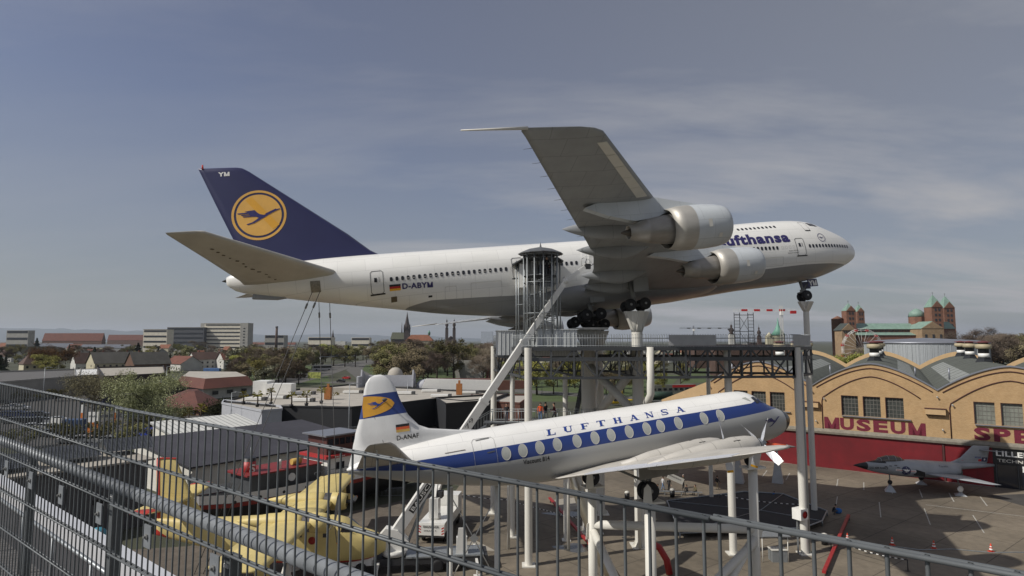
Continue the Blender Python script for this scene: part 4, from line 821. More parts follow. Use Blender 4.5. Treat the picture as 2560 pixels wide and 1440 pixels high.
for a, s, lab in ((5.3, 0, 'grey pyramid stand under the nose wheel of the grey fighter'), (12.4, 3.0, 'grey pyramid stand under the wall-side wheel of the grey fighter'), (12.4, -3.0, 'pale pyramid stand under the right-hand wheel of the grey fighter, in the sun')):
    pyr(FM@V((-a, -s, 0.0)), 'pyramid_stand', lab)
# ============================================================ orange jet behind the propliner nose
m_or = M('orange_paint', (.60, .09, .035), rough=.5, var=.15)
oj = thing('orange_jet', 'small orange-red delta jet standing behind the nose of the propeller airliner', 'fighter jet', W(1966, 1116, 83)-V((0, 0, 1.8)), R_(-10))
orings = []
for a, zb, zt, hw in ((0, 1.7, 1.85, .1), (.05, 1.5, 2.05, .32), (1.5, 1.35, 2.2, .45), (3, 1.2, 2.4, .6), (5, 1.1, 2.6, .85), (8, 1.1, 2.6, .9), (11, 1.2, 2.5, .7), (13, 1.4, 2.3, .45)):
    orings.append([V((-a, -hw*math.sin(t), (zb+zt)/2+(zt-zb)/2*math.cos(t))) for t in [2*math.pi*k/20 for k in range(20)]])
MB().loft(orings).build('fuselage', m_or, oj)
MB().lathe([(.3, 0), (.22, .25), (.1, .9), (.02, 1.3)], (0, 0, 1.78), (1, 0, 0), 14).build('nose_probe', m_gear, oj)
MB().prism([(-2.2, 2.25), (-3.0, 2.85), (-4.0, 3.0), (-5.3, 2.55)], .6, (0, .3, 0), (1, 0, 0), (0, 0, 1)).build('canopy', m_glass, oj)
MB().pipe([(-2.2, -.32, 2.25), (-3.0, -.32, 2.88), (-4.1, -.32, 3.02)], .06, 6).pipe([(-3.0, -.32, 2.88), (-3.3, -.33, 2.35)], .06, 6).build('canopy_frame', m_or, oj)
for sd_ in (1, -1): wingmesh([(.5, 5, 12.5, 1.6, .12, 0), (4.2, 11.2, 12.8, 1.6, .03, 0)], sd_).build('wing', m_or, oj)
wingmesh([(2.4, 8.5, 13, 0, .1, 0), (4.6, 11.3, 13.3, 0, .04, 0)], vert=True).build('tail_fin', m_or, oj)
ob = oj.location
for dx, lab in ((-1.2, 'dark pyramid stand beneath the orange jet nose'), (-6.5, 'dark pyramid stand beneath the middle of the orange jet')):
    pyr(V((ob.x+dx, ob.y+.3, ob.z+1.2)), 'pyramid_stand', lab, 1.0)
# ============================================================ viewing platform, stair tower, access lift
m_stl = M('grey_steel', (.085, .09, .095), rough=.55, metal=.4, var=.15)
m_galv = M('galvanised_steel', (.30, .32, .33), rough=.45, metal=.5, var=.18, scale=3)
m_cab = MX('cabin_sheet', paint_lines(.25, 9, .82, .02, 'xz'), col=(.58, .60, .60), rough=.5, var=.06)
F0, F1, R1, L0 = V((1.4, 53.1, 0)), V((25.7, 55.6, 0)), V((29.6, 60.2, 0)), V((-2.1, 68.9, 0)); ZD, ZB = 18.45, 15.75
pf = thing('viewing_platform', 'long dark steel truss platform on white columns beneath the jumbo', 'platform', (F0.x, F0.y, 0)); PO = F0.copy()
def up(p, z): return V((p.x-PO.x, p.y-PO.y, z))
dk = MB(); dk.add([up(p, ZD) for p in (F0, F1, R1, L0)]+[up(p, ZD-.12) for p in (F0, F1, R1, L0)], [(0, 1, 2, 3), (7, 6, 5, 4), (0, 4, 5, 1), (1, 5, 6, 2), (2, 6, 7, 3), (3, 7, 4, 0)]); dk.build('deck', m_stl, pf)
def truss(a, b, n, zt=ZD-.12, zb=ZB, w=.16):
    m = MB(); m.beam(up(a, zt-.05), up(b, zt-.05), .22, .28).beam(up(a, zb), up(b, zb), .2, .22).beam(up(a, zt-.95), up(b, zt-.95), .14, .34)
    for i in range(n+1):
        p = a.lerp(b, i/n); m.beam(up(p, zb), up(p, zt), w)
        if i < n: q = a.lerp(b, (i+1)/n); m.beam(up(p if i % 2 else q, zb), up(q if i % 2 else p, zt), w*.8)
    return m.build('truss_girder', m_stl, pf)
truss(F0, F1, 12); truss(F1, R1, 3); truss(R1, L0, 15, w=.13); truss(L0, F0, 5)
for k in (.2, .4, .6, .8): truss(F0.lerp(F1, k), L0.lerp(R1, k), 5, w=.1)
def railing(a, b, skip=None, parent=None, off=(0, 0), nm='railing', ht=1.15, curl=True):
    parent = parent or pf; m = MB(); l = (b-a).length; n = int(l/.24); d = (b-a).normalized(); nn = V((-d.y, d.x, 0))
    for i in range(n+1):
        p = a.lerp(b, i/n)
        if curl: m.pipe([up(p, ZD), up(p, ZD+ht-.12), up(p+nn*.10, ZD+ht), up(p+nn*.24, ZD+ht-.04)], .016, 4, cap=False)
        else: m.tube(up(p, ZD), up(p, ZD+ht), .014, n=4, cap=False)
    for z in (.12, .8): m.tube(up(a, ZD+z), up(b, ZD+z), .022, n=5)
    m.build(nm, m_galv, parent)
railing(F0, F1); railing(F1, R1); railing(R1, L0); railing(L0, F0)
for a, b in ((.52, .70), ): MB().box(up(F0.lerp(F1, (a+b)/2), ZD+.6)-V((0, .06, 0)), ((F1-F0).length*(b-a), .04, .95), math.atan2(F1.y-F0.y, F1.x-F0.x)).build('wire_panel', M('mesh_panel', (.34, .35, .36), rough=.6, var=.1), pf)
MB().box(up(F1.lerp(R1, .5), ZD+.6), (5.6, .04, 1.0), math.atan2(R1.y-F1.y, R1.x-F1.x)).build('wire_panel', M('mesh_panel', (.34, .35, .36)), pf)
for px_, Y, nm in ((1320, 53.1, 0), (1813, 55.9, 0), (1985, 55.9, 0), (1235, 68.7, 0), (1281, 60.6, 1), (1411, 59.6, 1), (1764, 74.0, 1)):
    x = (px_-1280)/FPX*Y*1.004; r = .33 if nm == 0 else .24; m = MB().tube((x-PO.x, Y-PO.y, 0), (x-PO.x, Y-PO.y, ZD-.05 if nm == 0 else ZB), r, n=20, cap=False)
    m.box((x-PO.x, Y-PO.y, .06), (r*3.4, r*3.4, .12)); m.build('column', m_pil, pf)
    if px_ == 1985: MB().tube((x-PO.x+.42, Y-PO.y, 0), (x-PO.x+.42, Y-PO.y, 18), .12, n=10).build('downpipe', M('pillar_grey', (.33, .34, .33)), pf)
xc = (1623-1280)/FPX*54.2
MB().pipe([(xc-PO.x, 54.2-PO.y, ZD), (xc-PO.x, 54.2-PO.y, 14.3), (xc-PO.x-.1, 54.4-PO.y, 13.9), (P1.x-PO.x, P1.y-.5-PO.y, 12.2)], .33, 18).build('elbow_column', m_pil, pf)
# low white cabins
for px_, Y, w, dpt, z0, z1, rz, nm, lab in ((1386, 57.5, 3.7, 3, 17.6, 20.0, .1, 'cabin', 'bright white corrugated cabin on the platform right of the stair tower'), (1290, 61, 3.8, 3.5, 17.6, 19.95, .1, 'cabin', 'greyer corrugated cabin on the platform corner left of the stair tower')):
    x = (px_-1280)/FPX*Y; o = thing(nm, lab, 'cabin', (x, Y, z0), rz); MB().box((0, 0, (z1-z0)/2), (w, dpt, z1-z0)).build('wall', m_cab, o); MB().box((0, 0, z1-z0+.04), (w+.16, dpt+.16, .08)).build('roof', m_cab, o)
    for k in range(int(w/.4)): MB().box((-w/2+.2+k*.4, -dpt/2-.02, (z1-z0)/2), (.05, .04, z1-z0-.1)).build('sheet_rib', m_cab, o)
# spiral stair tower
TY = 57.0; TX = (1352-1280)/FPX*TY; st = thing('spiral_stair_tower', 'round steel cage with spiral stair and flat conical roof beside the jumbo', 'stair tower', (TX, TY, ZD))
ht = 8.75; rr_ = 1.62; cg = MB()
for k in range(12): t = 2*math.pi*k/12+.12; MB().tube((rr_*math.cos(t), rr_*math.sin(t), 0), (rr_*math.cos(t), rr_*math.sin(t), ht), .065, n=8).build('post', m_galv, st)
for z in (.1, 3.1, 6.0, ht-.1): MB().pipe([(rr_*math.cos(t), rr_*math.sin(t), z) for t in [2*math.pi*k/24 for k in range(25)]], .04, 6).build('ring_beam', m_galv, st)
MB().tube((0, 0, 0), (0, 0, ht), .1, n=12).build('newel_post', m_galv, st)
for k in range(35):
    t = k*.36+1.2; z = .25+k*.185; a0, a1 = t, t+.34
    MB().add([V((.1*math.cos(a0), .1*math.sin(a0), z)), V((1.45*math.cos(a0), 1.45*math.sin(a0), z)), V((1.45*math.cos(a1), 1.45*math.sin(a1), z)), V((.1*math.cos(a1), .1*math.sin(a1), z)), V((.1*math.cos(a0), .1*math.sin(a0), z-.05)), V((1.45*math.cos(a0), 1.45*math.sin(a0), z-.05)), V((1.45*math.cos(a1), 1.45*math.sin(a1), z-.05)), V((.1*math.cos(a1), .1*math.sin(a1), z-.05))], [(0, 1, 2, 3), (7, 6, 5, 4), (0, 4, 5, 1), (1, 5, 6, 2), (2, 6, 7, 3), (3, 7, 4, 0)]).build('tread', m_galv, st)
bl = MB()
for k in range(76): t = k*.18+1.2; z = .2+k*.0925; bl.tube((1.46*math.cos(t), 1.46*math.sin(t), z-.1), (1.46*math.cos(t), 1.46*math.sin(t), z+1.0), .012, n=4, cap=False)
bl.pipe([(1.46*math.cos(k*.18+1.2), 1.46*math.sin(k*.18+1.2), 1.2+k*.0925) for k in range(76)], .025, 5).build('balustrade', m_galv, st)
MB().lathe([(1.6, 6.6), (1.6, 6.67), (.3, 6.67)], (0, 0, 0), (0, 0, 1), 20).build('landing', m_stl, st)
m_roof = M('tower_roof', (.13, .135, .14), rough=.5, metal=.3, var=.1)
MB().lathe([(2.15, ht-.02), (2.15, ht+.05), (1.2, ht+.45), (.12, ht+.68), (.1, ht+.7), (.01, ht+1.15)], (0, 0, 0), (0, 0, 1), 12, smooth=False).build('roof', m_roof, st)
for k in range(12): t = 2*math.pi*k/12+.12; MB().beam((.1*math.cos(t), .1*math.sin(t), ht+.55), (2.05*math.cos(t), 2.05*math.sin(t), ht-.06), .06).build('rafter', M('rafter_brown', (.14, .09, .06), var=.1), st)
for x in (-2.3, -2.08, 1.9): 
    MB().tube((x, .9, -.6), (x, .9, ht-.5), .07, n=8).build('outer_post', m_galv, st)
MB().beam((-2.2, .9, 4.0), (-1.7, .3, 4.0), .07).build('tie', m_galv, st)
MB().prism([(-2.7, 7.75), (-1.5, 8.4), (1.7, 8.4), (2.2, 8.1), (2.2, 8.2), (1.7, 8.52), (-1.5, 8.52), (-2.7, 7.87)], 2.2, (0, 2.5, 0), (1, 0, 0), (0, 0, 1)).build('side_roof', m_roof, st)
MB().box((-1.6, 1.6, 6.8), (.8, 1.6, 2.3)).build('vestibule', m_wht, st); MB().box((.5, 1.75, 6.9), (1.2, .3, 2.1)).build('doorway', m_opening, st)
# scaffold on the far end of the platform
sc = thing('scaffold_tower', 'open scaffold tower with ladders standing on the far edge of the platform', 'scaffold', W(1862, 872, 66)*1, 0); sc.location.z = 18.4; s_h = 3.55
for x in (-1.05, -.45, .45, 1.05): MB().tube((x, 0, 0), (x, 0, s_h+.12), .035, n=6).build('upright', m_stl, sc)
for x in (-.75, .75):
    for i in range(10): MB().tube((x-.3, 0, .25+i*.36), (x+.3, 0, .25+i*.36), .02, n=5).build('rung', m_stl, sc)
for z in (1.6, 3.4): MB().tube((-1.05, 0, z), (1.05, 0, z), .035, n=6).build('ledger', m_stl, sc)
for a, b in ((1.7, 3.3), (3.3, 1.7), (1.55, .1)): MB().tube((-.5, 0, a), (.5, 0, b), .022, n=5).build('diagonal', m_stl, sc)
# steel stairs and gangway in front of the pillars
sg = thing('steel_staircase', 'dark steel flight of stairs climbing behind the middle pillar', 'staircase', W(1440, 1000, 63)*1); sg.location.z = 8.2
for s_ in (0, 1.3): MB().beam((-.6, s_, 0), (.9, s_, 7.2), .1, .3).build('stringer', m_stl, sg)
for i in range(22): MB().box((-.6+1.5*i/22, .65, .3*i+.2), (.34, 1.3, .05)).build('tread', m_stl, sg)
MB().beam((-.6, 0, 1), (.9, 0, 8.2), .05).beam((-1.6, -.2, -1), (-.6, -.2, 7.2), .05).box((-1.5, -.2, .2), (1.6, .05, 3.0)).build('side_rail', m_stl, sg)
gw = thing('gangway', 'grey walkway with handrails where visitors stand, behind the propeller airliner', 'walkway', W(1235, 1075, 62)*1); gw.location.z = 8.1
MB().box((7.2, 0, -.08), (16, 1.8, .12)).build('floor', m_stl, gw); MB().beam((0, 0, -.1), (-4.2, 0, -2.4), 1.8, .12).build('ramp', m_stl, gw)
for y in (-.9, .9):
    for i in range(14): MB().tube((i*1.2, y, -.05), (i*1.2, y, 1.1), .03, n=5).build('rail_post', m_galv, gw)
    b = MB()
    for i in range(60): b.tube((i*.27, y, .1), (i*.27, y, 1.0), .012, n=4, cap=False)
    for z in (.1, 1.05): b.tube((-.2, y, z), (16, y, z), .025, n=5)
    for i in range(16): b.tube((-i*.27, y, -.05-i*.15), (-i*.27, y, 1.0-i*.15), .012, n=4, cap=False)
    b.tube((0, y, 1.05), (-4.2, y, -1.3), .03, n=5).build('handrail', m_galv, gw)
for x in (1.5, 7, 13.5): MB().tube((x, 0, -11.5), (x, 0, -.1), .15, n=10).build('leg', m_pil, gw)
# ---------------- truck-mounted access lift
m_lw = M('lift_white', (.74, .73, .69), rough=.35, var=.06, coat=.2); m_lb = M('machine_dark', (.03, .03, .032), rough=.6, var=.1)
lb = G(985, 1425); lift = thing('aerial_lift_truck', 'white truck-mounted lift whose long boom reaches up under the jumbo wing', 'lift truck', (lb.x, lb.y, 0), .12)
B0_ = V((0, 0, 2.9)); B1_ = W(1413, 703, 56.5)-lb; B2_ = W(1462, 668, 57)-lb; ri = Matrix.Rotation(-.12, 3, 'Z'); B1_ = ri@B1_; B2_ = ri@B2_
d = (B1_-B0_).normalized(); L_ = (B1_-B0_).length; cuts = (-.02, .27, .5, .74, 1); bm_ = None
for i in range(4):
    a, b = B0_+d*L_*cuts[i], B0_+d*L_*(cuts[i+1]+(.01 if i == 3 else 0)); w = (.86, .74, .62, .50)[i]
    bm_ = MB().beam(a, b, w*.72, w).build('boom_section', m_lw, lift)
    MB().beam(b-d*.25, b+d*.02, w*.72+.12, w+.12).build('boom_collar', m_lw, bm_)
MB().beam(B1_, B2_, .26, .34).sphere(B1_, .34, 12).build('fly_jib', m_lw, lift)
bk = MB().box(B2_+V((.3, .1, .1)), (.5, .5, .5)); bk.build('jib_knuckle', m_lb, lift)
bas = thing('basket', None, None); bas.parent = lift; bas.location = B2_+V((.3, 0, .2))
for x in (-.4, .4):
    for y in (-.9, .9): MB().tube((x, y, 0), (x, y, 1.5), .04, n=6).build('basket_post', m_lw, bas)
for z in (.05, .75, 1.45): MB().pipe([(-.4, -.9, z), (.4, -.9, z), (.4, .9, z), (-.4, .9, z), (-.4, -.9, z)], .035, 6).build('basket_rail', m_lw, bas)
MB().box((.1, -.5, .8), (.35, .3, 1.2)).build('control_box', m_lw, bas); MB().pipe([(-.3, -.9, .5), (-.5, -.95, .1), (-.1, -.95, -.25), (.35, -.9, 0)], .03, 6).build('hose', m_lb, bas)
x_ = d; yv = V((0, 0, 1)).cross(x_).normalized()*-1; zv = x_.cross(yv)*-1
zz_ = V((0, 0, 1))-x_*x_.z; zz_.normalize()
o0 = B0_+d*2.2
vs, fs = textmesh('BAUSCHER', .02); fr_ = V((yv.x, yv.y, 0)); nrm = yv if yv.y < 0 else -yv
MB().add([o0-zz_*.26+nrm*.33, o0-zz_*.26+nrm*.33+x_*4.2, o0+zz_*.22+nrm*.33+x_*4.2, o0+zz_*.22+nrm*.33], [(0, 1, 2, 3)]).build('name_board', m_blk, lift)
MB().add([o0-zz_*.17+nrm*.345+x_*(.15+3.9*a)+zz_*(.32*b) for a, b in vs], fs).build('lettering', m_lw, lift)
vs, fs = textmesh('(0631) 79', .0); MB().add([o0-zz_*.2+nrm*.33+x_*(5.0+4.2*a)+zz_*(.42*b) for a, b in vs], fs).build('lettering', m_dk, lift)
MB().lathe([(1.0, 1.3), (1.0, 1.7)], (0, 0, 0), (0, 0, 1), 24).prism([(-1.5, 1.7), (1.1, 1.7), (1.2, 2.4), (.3, 3.3), (-.7, 3.5), (-1.5, 2.6)], 1.0, (0, .5, 0), (1, 0, 0), (0, 0, 1)).build('turret', m_lw, lift)
MB().tube(B0_+V((1.0, 0, -1)), B0_+d*4.5-zz_*.3, .12, n=10).build('lift_cylinder', m_galv, lift)
MB().box((3.0, .2, .95), (9.5, 2.3, .5)).build('chassis', m_lb, lift); MB().box((4.2, .2, 1.25), (6.4, 2.4, .12)).build('bed', m_galv, lift)
cb = MB().box((-2.6, .2, 1.75), (2.0, 2.3, 2.0)).build('cab', m_lw, lift)
MB().box((-2.6, -.97, 2.15), (1.3, .04, .7)).box((-3.62, .2, 2.15), (.04, 2.0, .75)).build('cab_window', m_glass, cb)
for x in (-3.2, -2.0): MB().lathe([(.09, 0), (.09, .12), (.02, .18)], (x, .3*(x < -3)-.3, 2.76), (0, 0, 1), 10).build('beacon', M('beacon_orange', (.8, .2, .02), var=0), cb)
for x in (-2.6, 3.6, 5.0):
    for y in (-.95, 1.35): w = wheel(MB(), (0, 0, 0), .5, .3).build('wheel', m_tyre, lift); w.location = (x, y, .5)
for x, y in ((-1.2, -2.2), (6.8, -2.2), (-1.2, 2.6), (6.8, 2.6)): MB().beam((x, .2, .9), (x, y, .9), .2).tube((x, y, .9), (x, y, .05), .08, n=8).box((x, y, .04), (.6, .6, .07)).build('outrigger', m_lw, lift)
MB().box((5.6, -.2, 1.9), (.9, .5, 1.3)).prism([(5.1, 1.3), (6.1, 1.3), (5.9, 3.4), (5.3, 3.4)], .12, (0, -.6, 0), (1, 0, 0), (0, 0, 1)).build('boom_rest', m_lw, lift)
t2 = G(1078, 1362); tr = thing('crane_truck', 'second white works truck seen from behind, with red and white chevrons, under the propeller airliner', 'truck', (t2.x, t2.y, 0), R_(83))
MB().box((4.0, 0, .85), (8, 2.4, .4)).build('chassis', m_lb, tr); MB().box((3.0, 0, 1.5), (6, 2.5, .9)).build('bed', m_lw, tr); MB().box((7.2, 0, 1.9), (1.8, 2.4, 2.2)).build('cab', m_lw, tr)
MB().box((-.03, 0, 1.35), (.06, 2.5, 1.0)).build('tail_board', m_lw, tr)
for y, sg_ in ((1.1, 1), (-1.1, -1)):
    for k in range(3): MB().add([V((-.07, y-.12, 1.05+k*.25)), V((-.07, y+.12, 1.05+k*.25+.12*sg_)), V((-.07, y+.12, 1.17+k*.25+.12*sg_)), V((-.07, y-.12, 1.17+k*.25))], [(0, 1, 2, 3)]).build('chevron', m_red, tr)
sign('lettering', 'BAUSCHER', (-.08, .75, 1.55), (0, -1, 0), (0, 0, 1), 1.5, .2, m_blk, tr); sign('lettering', '(0631) 7', (-.08, .7, 1.2), (0, -1, 0), (0, 0, 1), 1.2, .16, m_dk, tr)
MB().box((1.6, .1, 3.0), (1.0, .9, 1.8)).lathe([(.5, 1.9), (.5, 2.4)], (1.6, 0, 0), (0, 0, 1), 16).beam((1.6, .1, 3.6), (6.6, .1, 6.3), .35, .5).beam((1.6, .1, 3.9), (3.2, .1, 6.6), .25, .35).build('crane_arm', m_lw, tr); MB().box((2.2, -.2, 4.1), (.9, .7, .6)).build('hydraulic_unit', m_lb, tr)
for x in (1.2, 2.4, 6.9):
    for y in (-1.05, 1.05): w = wheel(MB(), (0, 0, 0), .48, .3).build('wheel', m_tyre, tr); w.location = (x, y, .48)
# ============================================================ yard, museum hall and the near buildings
def slabs(w, h, amt, mort, rot=0, c2=.9):
    def fn(t, b):
        src = base_src(t, b); g = t.nodes.new('ShaderNodeTexCoord'); m = t.nodes.new('ShaderNodeMapping'); m.inputs['Rotation'].default_value = (0, 0, rot); t.links.new(g.outputs['Object'], m.inputs[0])
        k = t.nodes.new('ShaderNodeTexBrick'); k.inputs['Scale'].default_value = 1; k.inputs['Brick Width'].default_value = w; k.inputs['Row Height'].default_value = h; k.inputs['Mortar Size'].default_value = mort; k.offset = 0
        k.inputs['Color1'].default_value = (1, 1, 1, 1); k.inputs['Color2'].default_value = (c2, c2, c2*.98, 1); k.inputs['Mortar'].default_value = (amt,)*3+(1,)
        t.links.new(m.outputs[0], k.inputs['Vector']); x = t.nodes.new('ShaderNodeMix'); x.data_type = 'RGBA'; x.blend_type = 'MULTIPLY'; x.inputs[0].default_value = 1
        t.links.new(src, x.inputs[6]); t.links.new(k.outputs[0], x.inputs[7])
        n = t.nodes.new('ShaderNodeTexNoise'); n.inputs['Scale'].default_value = .09; n.inputs['Detail'].default_value = 6; t.links.new(g.outputs['Object'], n.inputs['Vector'])
        r = t.nodes.new('ShaderNodeMapRange'); r.inputs[1].default_value = .35; r.inputs[2].default_value = .65; r.inputs[3].default_value = .72; r.inputs[4].default_value = 1.18; t.links.new(n.outputs[0], r.inputs[0])
        y = t.nodes.new('ShaderNodeMix'); y.data_type = 'RGBA'; y.blend_type = 'MULTIPLY'; y.inputs[0].default_value = 1; t.links.new(x.outputs[2], y.inputs[6]); t.links.new(r.outputs[0], y.inputs[7]); t.links.new(y.outputs[2], b.inputs['Base Color'])
    return fn
HD, HQ, HC = V((.79546, -.606, 0)), V((.535, .845, 0)).normalized(), V((54.21, 87.49, 0))
def H(s, t, z): return HC+HD*s+HQ*t+V((0, 0, z))
m_town = M('town_ground', (.060, .064, .036), rough=.95, var=.45, scale=.012, det=9)
gm = MB(); gm.add([V((-9000, -400, 0)), V((9000, -400, 0)), V((30000, 26000, 0)), V((-30000, 26000, 0))], [(0, 1, 2, 3)]); struct('ground', gm, m_town)
def sheet(name, pts, z, mat, kind='structure'): 
    return MB().add([V((p[0], p[1], z)) for p in pts], [list(range(len(pts)))]).build(name, mat, kind=kind)
m_yard = MX('yard_concrete', slabs(5.2, 4.6, .42, .045, R_(-37)), col=(.18, .15, .112), rough=.88, var=.2, scale=1.2, bump=.15)
m_asph = M('asphalt', (.062, .058, .054), rough=.9, var=.2, scale=.6, bump=.1)
m_pave = MX('block_paving', slabs(.5, .25, .7, .02, R_(12)), col=(.15, .125, .10), rough=.9, var=.25, scale=.8)
w0, w1 = H(-60, 0, 0), H(60, 0, 0)
sheet('yard', [(-20, 5), (-9, 58), (-6, 92), (w0.x, w0.y), (w1.x, w1.y), (140, -10)], .02, m_yard)
sheet('yard_paving', [(-60, 5), (-60, 52), (-30, 58), (-9, 78), (-9, 58), (-20, 5)], .016, m_pave)
def path(name, pts, w, z, mat, kind='structure'):
    l = []; r = []
    for i, p in enumerate(pts):
        a = V((*pts[max(i-1, 0)][:2], 0)); b = V((*pts[min(i+1, len(pts)-1)][:2], 0)); d = (b-a).normalized(); n = V((-d.y, d.x, 0)); ww = w[i] if isinstance(w, list) else w
        l.append(V((p[0], p[1], z))+n*ww/2); r.append(V((p[0], p[1], z))-n*ww/2)
    n = len(pts); return MB().add(l+r, [(i, i+1, n+i+1, n+i) for i in range(n-1)]).build(name, mat, kind=kind)
e0, e1 = H(14, -1, 0), G(2560, 1420); path('asphalt_road', [(e0.x-1, e0.y-1), (64.5, 72), (66, 60), (70, 40), (78, 10)], 11, .026, m_asph)
m_line = M('road_paint', (.42, .41, .37), rough=.8, var=.35, scale=8)
path('road_marking', [G(1900, 1153), G(2060, 1166), G(2240, 1188), G(2343, 1202), G(2480, 1218)], .16, .032, m_line)
mk = MB()
for i in range(9):
    p = H(-16+i*3.1, -7.5, .034); q = H(-16+i*3.1+.2, -12.3, .034); mk.beam(p, q, .12, .004)
mk.build('road_marking', m_line, kind='structure')
mk = MB()
for i in range(5):
    p = H(-6+i*4.4, -18, .034); q = H(-6+i*4.4+.3, -25, .034); mk.beam(p, q, .1, .004)
mk.beam(H(3, -16, .034), H(19, -14.5, .034), .1, .004).build('road_marking', m_line, kind='structure')
m_pud = M('wet_patch', (.07, .068, .062), rough=.18, var=.3, scale=.5, spec=.6)
def blobsheet(name, cx, cy, rx, ry, z, mat, rot=0):
    pts = [(cx+math.cos(rot)*rx*c-math.sin(rot)*ry*s, cy+math.sin(rot)*rx*c+math.cos(rot)*ry*s) for c, s in [(math.cos(t)*(1+.22*math.sin(3*t+cx)), math.sin(t)*(1+.2*math.cos(4*t))) for t in [2*math.pi*k/28 for k in range(28)]]]
    return sheet(name, pts, z, mat)
for q, rx, ry in ((G(1420, 1285), 2.6, .9), (G(1440, 1370), 1.9, 1.1)): blobsheet('puddle', q.x, q.y, rx, ry, .026, m_pud)
m_light = M('light_concrete', (.33, .30, .25), rough=.85, var=.12)
sheet('concrete_patch', [G(1385, 1250), G(1450, 1243), G(1470, 1262), G(1400, 1290)][::-1], .027, m_light); sheet('concrete_patch', [G(1140, 1358), G(1190, 1352), G(1240, 1378), G(1150, 1376)], .027, m_light)
# ---- museum hall
def brickpaint(t, b):
    src = base_src(t, b); g = t.nodes.new('ShaderNodeTexCoord'); k = t.nodes.new('ShaderNodeTexBrick'); s = t.nodes.new('ShaderNodeSeparateXYZ'); c = t.nodes.new('ShaderNodeCombineXYZ'); t.links.new(g.outputs['Object'], s.inputs[0]); t.links.new(s.outputs[0], c.inputs[0]); t.links.new(s.outputs[2], c.inputs[1])
    k.inputs['Scale'].default_value = 1; k.inputs['Brick Width'].default_value = .26; k.inputs['Row Height'].default_value = .085; k.inputs['Mortar Size'].default_value = .012
    k.inputs['Color1'].default_value = (1, 1, 1, 1); k.inputs['Color2'].default_value = (.84, .8, .74, 1); k.inputs['Mortar'].default_value = (.7, .64, .56, 1)
    t.links.new(c.outputs[0], k.inputs['Vector']); x = t.nodes.new('ShaderNodeMix'); x.data_type = 'RGBA'; x.blend_type = 'MULTIPLY'; x.inputs[0].default_value = 1; t.links.new(src, x.inputs[6]); t.links.new(k.outputs[0], x.inputs[7]); t.links.new(x.outputs[2], b.inputs['Base Color'])
m_brick = MX('yellow_brick', brickpaint, col=(.50, .345, .185), rough=.85, var=.14, scale=.6, bump=.1)
m_brickp = M('brick_plain', (.50, .345, .185), rough=.85, var=.1)
m_redw = MX('red_wall', slabs(3.1, 99, .8, .03), col=(.20, .006, .012), rough=.6, var=.2, scale=.8)
m_trim = M('brown_trim', (.07, .022, .02), rough=.7, var=.2); m_corn = M('cornice_stone', (.22, .20, .16), rough=.85, var=.25, scale=2)
m_letr = M('wall_letter_red', (.15, .012, .03), rough=.8, var=.4, scale=9)
m_roofg = M('roof_felt', (.085, .092, .078), rough=.85, var=.18, scale=.35)
m_roofl = M('roof_rooflight', (.26, .27, .25), rough=.6, var=.12, scale=.8)
m_zinc = M('zinc', (.26, .27, .30), rough=.4, metal=.5, var=.1)
hm = Matrix((( HD.x, HQ.x, 0, HC.x), (HD.y, HQ.y, 0, HC.y), (0, 0, 1, 0), (0, 0, 0, 1)))
AX = math.atan2(HD.y, HD.x)
hall = thing('museum_hall', 'long yellow brick museum hall with arched gables, red lower wall and MUSEUM lettering', 'building', (HC.x, HC.y, 0), AX)
